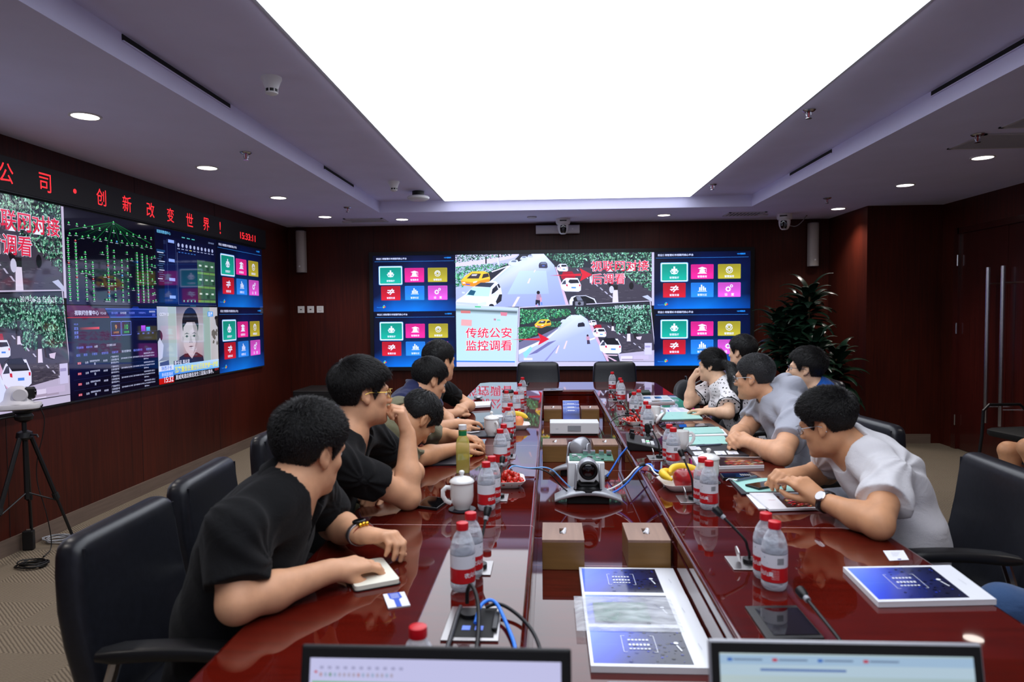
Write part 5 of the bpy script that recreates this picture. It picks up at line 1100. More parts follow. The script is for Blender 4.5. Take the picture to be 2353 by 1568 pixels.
# ------------------------------------------------------------------ devices in the channel
def ptz(label, x, y, rz, name='conference_camera'):
    t = thing(name, label, 'camera', (x, y, TB+.0006), rz, 'grey table cameras')
    g = MB(); R = []
    for k in range(13):
        u = -1+2*k/12; xx = u*.143; z = .052-.036*abs(u)**1.8; dd = .05+.012*(1-abs(u)); th = .014+.012*(1-abs(u))
        R.append([(xx, q, max(.001, z+e)) for q, e in rrect(dd*2, th, th*.45, 3)])
    ob('base', g.rings(R), M_silver, t, smooth=50); ob('base_foot', MB().bb((-.09, -.035, 0), (.09, .035, .034)), M_black2, t, smooth=0, bevel=.004)  # solid black block carries the arched base
    ob('turntable', MB().lathe([(.058, .048), (.062, .054), (.06, .064), (.05, .07)], n=28), M_black, t)
    for s_ in (-1, 1):
        a = MB(); R = []
        for k in range(8):
            z = .066+.1*k/7; wy = (.044, .044, .042, .039, .036, .034, .03, .018)[k]; xx = s_*(.054-.006*k/7)
            R.append([(xx+q*.5, e, z) for q, e in rrect(.018, wy*2, .008, 3)])
        ob('yoke_arm', a.rings(R), M_silver, t, smooth=50)
    ob('inner_yoke', MB().tube([(-.045, 0, .085), (-.03, 0, .072), (.03, 0, .072), (.045, 0, .085)], .016, 10), M_black, t)
    h = ob('camera_head', MB().lathe([(.026, -.05), (.036, -.042), (.042, -.02), (.042, .03), (.039, .046)], M=Matrix.Rotation(math.pi/2, 3, 'X'), c=(0, .0, .148), n=32), M_silver, t, smooth=50)
    ob('lens_ring', MB().lathe([(.0395, .045), (.0395, .06), (.033, .064), (.03, .056), (.001, .052)], M=Matrix.Rotation(math.pi/2, 3, 'X'), c=(0, 0, .148), n=32), M_black, h); ob('lens', MB().lathe([(.028, .0565), (.02, .0605), (.001, .062)], M=Matrix.Rotation(math.pi/2, 3, 'X'), c=(0, 0, .148), n=28), M_glassd, h)
    return t
ptz('grey pan-tilt camera nearest on the table, facing the viewer', .163, 2.93, 0); ptz('grey pan-tilt camera behind the circuit board, turned away', .148, 3.40, 2.75)
t = thing('codec_box', 'white upright box behind the near table camera', 'device', (.163, 3.11, TB)); ob('housing', MB().bb((-.082, -.07, .001), (.082, .07, .148)), M_white, t, smooth=0, bevel=.006)
t = thing('circuit_board', 'green circuit board lying on the white upright box', 'circuit board', (.185, 3.13, TB+.1485), -.03)
ob('board', MB().bb((-.095, -.065, 0.0004), (.105, .085, .003)), M_greenpcb, t, smooth=0)
for k, x in enumerate((-.02, .015, .055, .09)): ob('metal_port', MB().bb((x-.011, .055, .003), (x+.011, .088, .02)), M_chrome, t, smooth=0)
rn = random.Random(11)
for k in range(14):
    x, y = rn.uniform(-.08, .09), rn.uniform(-.055, .045); s_ = rn.uniform(.004, .011); ob('chip', MB().bb((x-s_, y-s_*.7, .003), (x+s_, y+s_*.7, .007)), (M_black, M_grey, M_white2)[k % 3], t, smooth=0)
t = thing('video_codec', 'white flat video codec with small display in the channel', 'device', (.165, 4.58, TB)); ob('housing', MB().bb((-.163, -.07, .012), (.163, .08, .088)), M_white, t, smooth=0, bevel=.005)
ob('display_bezel', MB().bb((-.045, -.0725, .03), (.042, -.0695, .068)), M_grey, t, smooth=0); ob('display', MB().bb((-.036, -.0735, .036), (-.002, -.0722, .062)), mat('small_lcd', (150, 156, 160), .3), t, smooth=0); ob('foot', MB().bb((-.15, -.06, .0005), (.15, .07, .012)), M_black2, t, smooth=0)
b = MB(); text3(b, 'V2V', (-.115, -.0704, .045), (1, 0, 0), (0, 0, 1), .008); ob('logo', b, M_grey, t, smooth=0)
t = thing('docking_box', 'flat grey device at the near end of the channel', 'device', (.225, 1.23, TB)); ob('housing', MB().bb((-.115, -.13, .0006), (.115, .13, .075)), M_grey, t, smooth=0, bevel=.006)
# joystick controller
t = thing('joystick_controller', 'black joystick camera controller with white keys on the right', 'controller', (.475, 3.49, T), -.08)
ob('housing', MB().add([(-.08, -.12, .001), (.085, -.12, .001), (.085, .12, .001), (-.08, .12, .001), (-.085, -.12, .052), (.09, -.12, .016), (.09, .12, .016), (-.085, .12, .052)], [(0, 3, 2, 1), (4, 5, 6, 7), (0, 1, 5, 4), (1, 2, 6, 5), (2, 3, 7, 6), (3, 0, 4, 7)]), M_black, t, smooth=0, bevel=.006)
def zt(x): return .052-(x+.085)/.175*.036+.001
for i in range(3):
    for k in range(4): x, y = .0+i*.022, -.085+k*.024; ob('key', MB().box((x, y, zt(x)+.002), (.016, .016, .006)), M_white if (i, k) != (1, 2) else mat('green_key', (110, 230, 150), .4, emit=.5), t, smooth=0)
for y in (.09, -.01): ob('dial', MB().cyl((-.055, y, zt(-.055)), (-.05, y, zt(-.05)+.026), .012, n=18), M_black, t)
j = ob('joystick', MB().lathe([(.03, .03), (.026, .036), (.012, .044), (.008, .06)], c=(.03, .075, 0), n=20), M_black, t); ob('joystick_knob', MB().lathe([(.010, .056), (.016, .066), (.018, .09), (.016, .104), (.008, .108)], c=(.03, .075, 0), n=20), M_black2, j)
# gooseneck microphones
def mic(label, base, head, dy=.05, plate=True):
    B = Pz(*base, T+.004); hz = Py(head[0], head[1], B[1]+dy); t = thing('gooseneck_microphone', label, 'microphone', (B[0], B[1], T), 0, 'gooseneck microphones')
    D = hz-np.array([B[0], B[1], T]); k = .02
    ob('mount_plate', MB().box((-.012, -.004, .0022), (.088, .10, .003)), M_steel, t, smooth=0, bevel=.001)
    ob('socket', MB().cyl((0, 0, .004), (0, 0, .014), .018, n=20), M_black, t); 
    ob('socket_lid', MB().lathe([(.021, 0), (.021, .003)], M=Matrix.Rotation(1.35, 3, 'Y'), c=(-.032, 0, .026), n=20), M_steel, t)
    mid = np.array([D[0]*.12, D[1]*.12, D[2]*.52]); P = [(0, 0, .012), (0, 0, .03), tuple(mid*.7), tuple(mid), tuple(mid*.5+D*.5*1.0), tuple(D*.96)]
    # smooth the curve
    Q = [np.array(p_) for p_ in P]
    for _ in range(2): Q = [Q[0]]+[c_ for a_, b_ in zip(Q[:-1], Q[1:]) for c_ in (a_*.75+b_*.25, a_*.25+b_*.75)]+[Q[-1]]
    ob('neck', MB().tube([tuple(p_) for p_ in Q], .0038, 8), M_black, t)
    u = Q[-1]-Q[-4]; u /= np.linalg.norm(u); ob('collar', MB().tube([tuple(D*.96-u*.004), tuple(D*.96+u*.006)], .0068, 12), M_grey, t); ob('capsule', MB().tube([tuple(D*.96+u*.006), tuple(D*.96+u*.014), tuple(D*.96+u*.032), tuple(D*.96+u*.038)], [.007, .0105, .0115, .006], 14), M_black, t)
mic('gooseneck microphone behind the nearest left pair of bottles', (1104, 1303), (1117, 1188)); mic('gooseneck microphone left, at the tomato dish', (1148, 1142), (1153, 1066)); mic('gooseneck microphone left, behind the green tea bottle', (1170, 1048), (1172, 1009)); mic('gooseneck microphone at the far left bottles', (1206, 912), (1211, 886))
mic('gooseneck microphone right, before the nearest pair of bottles', (1722, 1292), (1660, 1185)); mic('gooseneck microphone right, in front of the banana dish', (1593, 1146), (1570, 1050)); mic('gooseneck microphone right, bending over the controller', (1516, 1051), (1498, 987)); mic('gooseneck microphone right, over the far tomato dish', (1474, 978), (1460, 949)); mic('gooseneck microphone right, by the second farthest bottle', (1442, 952), (1431, 929)); mic('gooseneck microphone farthest on the right row', (1414, 920), (1407, 903))
mic('gooseneck microphone nearest on the right, behind the laptop', (1950, 1530), (1851, 1372), .16)
# table outlets
PO = [(1039, 1394), (1153, 1394), (1145, 1473), (1011, 1471)]
t = flat('table_outlet', 'open black table socket box with cables at the near left', 'socket', PO, T+.0004, .004, M_steel, part_name='plate', bevel=.001)
PI = [(1052, 1398), (1143, 1398), (1134, 1466), (1030, 1464)]; q = quad(PI, T+.0046); c = (t.location[0], t.location[1])
ob('recess', MB().prism([(x-c[0], y-c[1]) for x, y in q][::-1], .0042, .0048), M_black2, t, smooth=0)
for k in range(2): ob('blue_port_tag', MB().box((-.012+.028*k, -.03, .0055), (.018, .02, .001)), mat('blue_tag', (110, 140, 240), .5), t, smooth=0)
ob('bar', MB().box((.05, 0, .009), (.012, .085, .006)), M_black, t, smooth=0, bevel=.002); ob('power_socket', MB().cyl((-.012, .03, .005), (-.012, .03, .014), .02), M_black, t)
PO = [(1711, 1393), (1830, 1391), (1895, 1466), (1762, 1468)]
t = flat('touch_panel', 'black glass control panel set in the near right table top', 'panel', PO, T+.0004, .004, M_black, part_name='frame', bevel=.001); c0 = np.mean([Pz(x, y, T+.0048) for x, y in PO], 0); q = [Pz(x, y, T+.0048) for x, y in PO]; q = [c0+(p_-c0)*k_ for p_, k_ in zip(q, (.82,)*4)]
ob('glass', MB().prism([(p_[0]-t.location[0]+.008, p_[1]-t.location[1]) for p_ in q][::-1], .0042, .0052), M_glassd, t, smooth=0)
for nm, lab, pts in (('table_outlet', 'closed steel socket plate behind the left tomato dish', [(1168, 1086), (1199, 1086), (1196, 1104), (1163, 1104)]), ('table_outlet', 'closed steel socket plate at the white and blue cables', [(1520, 1084), (1555, 1083), (1562, 1100), (1528, 1102)]), ('table_outlet', 'closed steel socket plate at the far left table end', [(1250, 893), (1294, 892), (1293, 897), (1248, 898)])):
    t = flat(nm, lab, 'socket', pts, T+.0004, .004, M_steel, part_name='plate', bevel=.001)
    ob('flap', MB().box((0, 0, .0045), (.05, .06, .002)), M_glassd, t, smooth=0)
# ------------------------------------------------------------------ cables
def smooth_path(P, it=3):
    Q = [np.array(p_, float) for p_ in P]
    for _ in range(it): Q = [Q[0]]+[c_ for a_, b_ in zip(Q[:-1], Q[1:]) for c_ in (a_*.75+b_*.25, a_*.25+b_*.75)]+[Q[-1]]
    return [tuple(p_) for p_ in Q]
def cable(label, pts, r_, m_, grp=None, name='cable'):
    P = smooth_path(pts); o = thing(name, label, 'cable', P[0], 0, grp); q = ob('cord', MB().tube([tuple(np.array(p_)-np.array(P[0])) for p_ in P], r_, 8), m_, o, smooth=80)
    A = np.array(P[0]); ob('plug', MB().tube([tuple(np.array(P[-1])-A), tuple(np.array(P[-1])*2-np.array(P[-4])-A+1e-4)], r_*1.8, 8), M_black, o); return o
zc = T+.006; bk = Py(1340, 1120, 2.86)
cable('light blue network cable sagging from the left table to the near camera', [Pz(1165, 1090, zc), Py(1175, 1068, 2.9), Py(1215, 1078, 2.9), (.0, 2.93, .775), (.06, 2.96, .70), (.11, 2.99, TB+.03)], .0032, mat('light_blue_cable', (120, 176, 236), .4))
cable('black cable sagging from the left table to the near camera', [Pz(1160, 1090, zc), Py(1168, 1064, 2.95), Py(1200, 1076, 2.92), (-.01, 2.9, .768), (.05, 2.9, .69), (.10, 2.97, TB+.02)], .0032, M_rubber)
cable('white cable strapped to the blue one, rising to the right table', [(.21, 2.96, TB+.04), (.26, 2.96, .665), (.33, 2.98, .70), (.385, 3.0, .762), (.44, 3.02, .765), Pz(1505, 1091, zc), Pz(1525, 1094, zc)], .004, M_wcab)
o = cable('blue cable rising from the near camera to the right table', [(.21, 2.945, TB+.03), (.27, 2.945, .652), (.335, 2.965, .69), (.39, 2.985, .758), (.45, 3.03, .77), Pz(1500, 1082, zc), Pz(1530, 1086, zc)], .0045, M_blue)
for p_ in ((.245, 2.955, .652), (.33, 2.972, .695), (.405, 3.0, .764)): ob('strap', MB().tube([tuple(np.array(p_)-np.array(o.location)+np.array([-.012, 0, -.004])), tuple(np.array(p_)-np.array(o.location)+np.array([.012, .004, .006]))], .009, 10), M_rubber, o)
cable('blue cable from the controller down to the rear camera', [(.40, 3.42, T+.018), (.385, 3.40, T+.014), (.345, 3.39, .72), (.31, 3.36, .67), (.28, 3.34, TB+.01)], .0045, M_blue)
cable('black cable looping between the channel and the far right table', [Pz(1470, 978, zc), Py(1462, 955, 4.4), Py(1420, 955, 4.3), Py(1398, 975, 4.15), (.375, 4.1, .75), (.36, 4.0, TB+.012), (.34, 3.9, TB+.008)], .0032, M_rubber)
cable('black cable in an arch from the near table socket', [(-.195, 1.56, T+.012), (-.195, 1.56, T+.04), (-.185, 1.55, T+.066), (-.165, 1.51, T+.05), (-.155, 1.45, T+.02), (-.148, 1.3, T+.006), (-.15, 1.05, T+.006)], .0048, M_rubber)
cable('black cable running right from the near table socket to the laptop', [(-.15, 1.54, T+.012), (-.12, 1.55, T+.02), (-.075, 1.51, T+.012), (-.035, 1.43, T+.008), (-.015, 1.32, T+.006), (-.02, 1.08, T+.006)], .0042, M_rubber)
cable('bright blue cable from the near table socket to the left laptop', [(-.165, 1.46, T+.012), (-.16, 1.52, T+.03), (-.13, 1.55, T+.03), (-.10, 1.48, T+.008), (-.065, 1.34, T+.006), (-.06, 1.1, T+.006)], .0042, mat('bright_blue_cable', (50, 130, 240), .4))
cable('grey video cable plugged in the near table socket', [(-.208, 1.54, T+.012), (-.209, 1.50, T+.016), (-.211, 1.42, T+.008), (-.212, 1.25, T+.006), (-.215, 1.05, T+.006)], .0052, mat('grey_cable', (60, 60, 64), .4))
cable('thin grey cable at the far tomato dish', [Pz(1480, 1000, zc), Pz(1492, 1022, zc), Pz(1505, 1032, zc), Pz(1530, 1044, zc)], .003, M_rubber)

# ------------------------------------------------------------------ laptops in the foreground
def laptop(label, x, y, wd, hgt, fn, edge, rz=0.):
    t = thing('laptop', label, 'laptop', (x, y, T), rz, 'open laptops')
    ob('base', MB().bb((-wd/2, -.235, .004), (wd/2, 0, .02)), edge, t, smooth=0, bevel=.004)
    k = MB()
    for i in range(14):
        for j_ in range(5): k.box((-wd/2+.03+(wd-.06)*(i+.5)/14, -.03-.018*j_, .0206), ((wd-.06)/14-.003, .014, .002))
    ob('keyboard', k, M_black, t, smooth=0); ob('touchpad', MB().bb((-.05, -.21, .02), (.05, -.14, .0206)), M_grey, t, smooth=0)
    l = MB().bb((-wd/2, -.004, .0), (wd/2, .004, hgt)); q = ob('screen_lid', l, edge, t, smooth=0, bevel=.003); q.location = (0, .004, .02); q.rotation_euler = (-.2, 0, 0)
    ob('bezel', MB().bb((-wd/2+.003, -.0052, .003), (wd/2-.003, -.0038, hgt-.003)), M_black2, q, smooth=0)
    d = Pic((-wd/2+.014, -.0055, .02), (1, 0, 0), (0, 0, 1), wd-.028, hgt-.036, .0001); fn(d); o = d.build('display', M_lap, q); o.matrix_parent_inverse = Matrix.Identity(4)
M_lap = picmat('laptop_picture', .85, .3)
def lap1(d):
    d.rect(0, 0, 1, 1, (206, 206, 246)); d.layer(); d.rect(0, .0, 1, .80, (222, 224, 246)); d.rect(.01, .82, 1, .842, (130, 190, 140)); r = random.Random(1)
    for i in range(11): d.rect(.04+i*.032, .925, .055+i*.032, .945, (168, 168, 206))
    for i in range(16): d.rect(.04+i*.019, .875, .05+i*.019, .9, r.choice([(160, 180, 210), (190, 150, 160), (120, 160, 140), (180, 170, 190)]))
    d.disc(.025, .905, .006, (200, 60, 70), 1.6, 8)
    for i in range(14): d.rect(.05, .72-i*.05, .05+r.uniform(.3, .85), .735-i*.05, (180, 184, 206))
def lap2(d):
    d.grad(0, 0, 1, 1, [[(150, 176, 186), (160, 184, 190)], [(196, 214, 216), (176, 200, 206)]]); d.layer(); d.rect(0, .93, 1, .99, (166, 196, 224)); d.rect(0, .86, 1, .93, (186, 210, 226)); r = random.Random(2); d.layer()
    for i in range(4): d.rect(.03+i*.18, .95, .05+i*.18, .97, (60, 110, 190) if i % 2 == 0 else (190, 60, 80)); d.rect(.055+i*.18, .955, .17+i*.18, .966, (110, 130, 160))
    d.rect(.16, .89, .5, .905, (90, 120, 180)); d.disc(.61, .27, .03, (40, 150, 210), 1.6, 14)
    for i in range(12): d.rect(.06, .75-i*.055, .06+r.uniform(.2, .7), .765-i*.055, (150, 170, 180))
laptop('black laptop in the left foreground showing a pale document', -.157, .855, .368, .222, lap1, M_black); laptop('silver edged laptop in the right foreground showing a web page', .388, .865, .355, .233, lap2, M_silver)
# ------------------------------------------------------------------ people: bodies grown as one blended surface on a voxel field
def V3(*a): return np.array(a[0] if len(a) == 1 else a, float)
def unit(v): v = V3(v); return v/max(1e-9, np.linalg.norm(v))
def J(px, py, y): return Py(px, py, y)
class Field:
    def __init__(s, lo, hi, h):
        s.lo = V3(lo); s.h = h; n = np.ceil((V3(hi)-s.lo)/h).astype(int)+1; s.n = n
        s.ax = [(s.lo[i]+h*np.arange(n[i])).astype(np.float32) for i in range(3)]; s.D = np.full(n, 1.0, np.float32)
    def block(s, lo, hi):
        sl = []
        for i in range(3):
            a = int(np.clip(np.floor((lo[i]-s.lo[i])/s.h), 0, s.n[i]-1)); b = int(np.clip(np.ceil((hi[i]-s.lo[i])/s.h)+1, 1, s.n[i])); sl.append(slice(a, max(b, a+1)))
        return tuple(sl)
    def pts(s, sl): return s.ax[0][sl[0]][:, None, None], s.ax[1][sl[1]][None, :, None], s.ax[2][sl[2]][None, None, :]
    def put(s, sl, d, k, sub=False):
        o = s.D[sl]
        if sub:
            d = -d; hh = np.clip(.5+.5*(d-o)/k, 0, 1); s.D[sl] = o*(1-hh)+d*hh+k*hh*(1-hh)
        else:
            hh = np.clip(.5+.5*(d-o)/k, 0, 1); s.D[sl] = d*(1-hh)+o*hh-k*hh*(1-hh)
    def cone(s, a, b, ra, rb, k=.02, thin=None, ts=1., clip=None, sub=False):
        a, b = V3(a), V3(b); m = max(ra, rb)+k+3*s.h; sl = s.block(np.minimum(a, b)-m, np.maximum(a, b)+m)
        X, Y, Z = s.pts(sl); ab = b-a; L2 = max(1e-9, ab@ab)
        t = np.clip(((X-a[0])*ab[0]+(Y-a[1])*ab[1]+(Z-a[2])*ab[2])/L2, 0, 1)
        dx, dy, dz = X-a[0]-t*ab[0], Y-a[1]-t*ab[1], Z-a[2]-t*ab[2]
        d2 = dx*dx+dy*dy+dz*dz
        if thin is not None:
            q = dx*thin[0]+dy*thin[1]+dz*thin[2]; d2 = d2+(ts*ts-1)*q*q
        d = np.sqrt(d2)-(ra+(rb-ra)*t)
        for c in (clip or []):
            d = np.maximum(d, (X-c[0][0])*c[1][0]+(Y-c[0][1])*c[1][1]+(Z-c[0][2])*c[1][2])
        s.put(sl, d.astype(np.float32), k, sub)
    def ell(s, c, r, R=None, k=.01, sub=False):
        c = V3(c); m = max(r)+k+3*s.h; sl = s.block(c-m, c+m); X, Y, Z = s.pts(sl); X, Y, Z = X-c[0], Y-c[1], Z-c[2]
        if R is not None: X, Y, Z = [X*R[i][0]+Y*R[i][1]+Z*R[i][2] for i in range(3)]
        k0 = np.sqrt((X/r[0])**2+(Y/r[1])**2+(Z/r[2])**2); k1 = np.sqrt((X/r[0]**2)**2+(Y/r[1]**2)**2+(Z/r[2]**2)**2)+1e-6
        s.put(sl, (k0*(k0-1)/k1).astype(np.float32), k, sub)
    def mesh(s, name, m):
        D = s.D; ins = D < 0; c = np.zeros(np.array(D.shape)-1, np.int8)
        cr = [(i, j, k) for i in (0, 1) for j in (0, 1) for k in (0, 1)]; n = D.shape
        for i, j, k in cr: c += ins[i:n[0]-1+i, j:n[1]-1+j, k:n[2]-1+k]
        act = np.argwhere((c > 0) & (c < 8)); idm = np.full(c.shape, -1, np.int32); idm[act[:, 0], act[:, 1], act[:, 2]] = np.arange(len(act))
        P = np.zeros((len(act), 3)); W = np.zeros(len(act)); val = {q: D[act[:, 0]+q[0], act[:, 1]+q[1], act[:, 2]+q[2]] for q in cr}
        for q in cr:
            for ax in range(3):
                if q[ax] == 0:
                    r = list(q); r[ax] = 1; r = tuple(r); a, b = val[q], val[r]; x = (a < 0) != (b < 0); t = np.where(x, a/np.where(x, a-b, 1), 0)
                    p = np.array(q, float)[None]+np.eye(3)[ax][None]*t[:, None]; P += p*x[:, None]; W += x
        P = (P/W[:, None]+act)*s.h+s.lo; F_ = []
        for ax in range(3):
            u, v = (ax+1) % 3, (ax+2) % 3; a = np.moveaxis(ins, (ax, u, v), (0, 1, 2)); im = np.moveaxis(idm, (ax, u, v), (0, 1, 2))
            e = np.argwhere(a[:-1, 1:-1, 1:-1] != a[1:, 1:-1, 1:-1]); i, j, k = e[:, 0], e[:, 1]+1, e[:, 2]+1
            q = np.stack([im[i, j-1, k-1], im[i, j, k-1], im[i, j, k], im[i, j-1, k]], 1); fl = ~a[i, j, k]; q[fl] = q[fl][:, ::-1]; F_.append(q)
        F_ = np.concatenate(F_); F_ = F_[(F_ >= 0).all(1)]
        me = bpy.data.meshes.new(name); me.vertices.add(len(P)); me.vertices.foreach_set('co', P.astype(np.float32).ravel()); me.loops.add(len(F_)*4); me.loops.foreach_set('vertex_index', F_.astype(np.int32).ravel())
        me.polygons.add(len(F_)); me.polygons.foreach_set('loop_start', np.arange(0, len(F_)*4, 4, dtype=np.int32)); me.polygons.foreach_set('loop_total', np.full(len(F_), 4, np.int32)); me.update(); me.validate()
        me.polygons.foreach_set('use_smooth', [True]*len(me.polygons))
        me.materials.append(m); return me
def skinmat(name, col):
    m = mat(name, col, .48, spec=.35); b = bsdf(m); b.inputs['Subsurface Weight'].default_value = .06; b.inputs['Subsurface Radius'].default_value = (.02, .008, .004)
    noisy(m, 22, .10); return m
M_skin = skinmat('skin', (214, 160, 124)); M_skin2 = skinmat('skin_fair', (226, 182, 150)); M_skin3 = skinmat('skin_tan', (200, 146, 108))
M_hair = mat('black_hair', (13, 12, 13), .55, spec=.45); M_hairg = mat('greying_hair', (40, 40, 42), .45, spec=.45)
M_strand = mat('black_hair_strands', (27, 25, 25), .4, spec=.5); M_strandg = mat('greying_hair_strands', (66, 66, 68), .4, spec=.5)
def cloth(name, col, rough=.85, sheen=.2, scale=500):
    m = mat(name, col, rough, spec=.2, sheen=sheen); n = N(m, 'ShaderNodeTexNoise'); n.inputs['Scale'].default_value = scale; L(m, coords(m), n.inputs[0]); n2 = N(m, 'ShaderNodeTexNoise'); n2.inputs['Scale'].default_value = 9; n2.inputs['Detail'].default_value = 3; n2.inputs['Distortion'].default_value = 1.2; L(m, coords(m, (1, 1, 1.5)), n2.inputs[0])
    a = N(m, 'ShaderNodeMath', operation='MULTIPLY_ADD'); L(m, n2.outputs[0], a.inputs[0]); a.inputs[1].default_value = 6.0; L(m, n.outputs[0], a.inputs[2]); bump(m, a.outputs[0], .35, .003); return m
M_cblack = cloth('black_cotton', (15, 15, 17), sheen=.05); M_cwhite = cloth('white_cotton', (208, 206, 210)); M_cgrey = cloth('grey_jersey', (168, 170, 182)); M_colive = cloth('olive_cotton', (104, 100, 76)); M_cnavy = cloth('navy_cotton', (28, 34, 74)); M_cblue = cloth('blue_sport_cotton', (20, 84, 170)); M_cdark = cloth('dark_plum_cotton', (44, 40, 62))
M_jean = cloth('blue_denim', (58, 84, 124)); M_jeanl = cloth('light_blue_denim', (110, 138, 176)); M_trou = cloth('dark_trousers', (26, 27, 32)); M_shoe = mat('black_shoe_leather', (18, 17, 17), .4)
M_blouse = cloth('white_dotted_cotton', (232, 228, 230))
def dots():
    m = M_blouse; v = N(m, 'ShaderNodeTexVoronoi'); v.inputs['Scale'].default_value = 44; v.inputs['Randomness'].default_value = .35; L(m, coords(m), v.inputs[0])
    L(m, ramp(m, v.outputs['Distance'], [(.25, (22, 22, 28)), (.30, (232, 228, 230))]), bsdf(m).inputs['Base Color'])
dots()
M_eye = mat('eye_white', (226, 222, 216), .15); M_iris = mat('dark_iris', (26, 16, 12), .1); M_lens = clearmat('spectacle_lens', (200, 206, 220), .12, .5, .02)

def hand(f, W, d, n, side, curl=(.5, .6, .4), spread=.05, thumb=(.9, .5, .35), th_curl=.4, s=1., each=None):
    """palm and five fingers; d = wrist to knuckles, n = back of the hand, side +1 right / -1 left"""
    d = unit(d); n = V3(n); n = unit(n-d*(n@d)); l = np.cross(n, d)*side*-1.0    # l points to the thumb side
    W = V3(W)
    off = (.027, .0095, -.0085, -.0255); mc = (.088, .092, .087, .078); ln = (.070, .078, .072, .056); rr = (.0098, .0100, .0095, .0084)
    for o, m_ in zip(off, mc): f.cone(W+l*o*.55*s-n*.002, W+d*m_*.96*s+l*o*s, .0165*s, .0118*s, .012)
    f.cone(W-d*.02*s, W+d*.03*s, .026*s, .021*s, .02, thin=n, ts=1.35)
    f.cone(W+d*.025*s-l*.02*s-n*.008*s, W+d*.06*s-l*.024*s-n*.008*s, .014*s, .012*s, .012)
    def rot(v, a, ax): return v*math.cos(a)+np.cross(ax, v)*math.sin(a)+ax*(ax@v)*(1-math.cos(a))
    for i in range(4):
        c = curl if each is None else each[i]
        p = W+d*mc[i]*s+l*off[i]*s; a = 0; lat = l+0; dv = unit(d+l*spread*(1.5-i)*.8); ax = unit(np.cross(dv, n))   # rotating about ax bends towards the palm
        for q, (fr, r0, r1) in enumerate(((.46, 1, .95), (.30, .95, .88), (.24, .86, .72))):
            a = c[q]; dv = rot(dv, -a, ax); 
            e = p+dv*ln[i]*fr*s*1.0; f.cone(p, e, rr[i]*r0*s, rr[i]*r1*s, .004 if q else .007); p = e
    p = W+d*.022*s+l*.018*s-n*.008*s; dv = unit(d*thumb[0]+l*thumb[1]-n*thumb[2])
    ax = unit(np.cross(dv, unit(d*.9-l*.5)))
    for q, (le, r0, r1) in enumerate(((.044, .0165, .0125), (.034, .0122, .0108), (.027, .0106, .0078))):
        e = p+dv*le*s; f.cone(p, e, r0*s, r1*s, .010 if q == 0 else .004); p = e; dv = rot(dv, th_curl*(.5 if q == 0 else 1), ax)
def frame(fwd, up=(0, 0, 1)):
    y = unit(fwd); x = unit(np.cross(y, V3(up))); z = np.cross(x, y); return np.array([x, y, z])
HAIRLINE = ([-.14, -.085, -.045, -.03, .012, .024, .05, .082, .13], [-.075, -.075, -.045, .032, .034, -.012, .038, .068, .075])
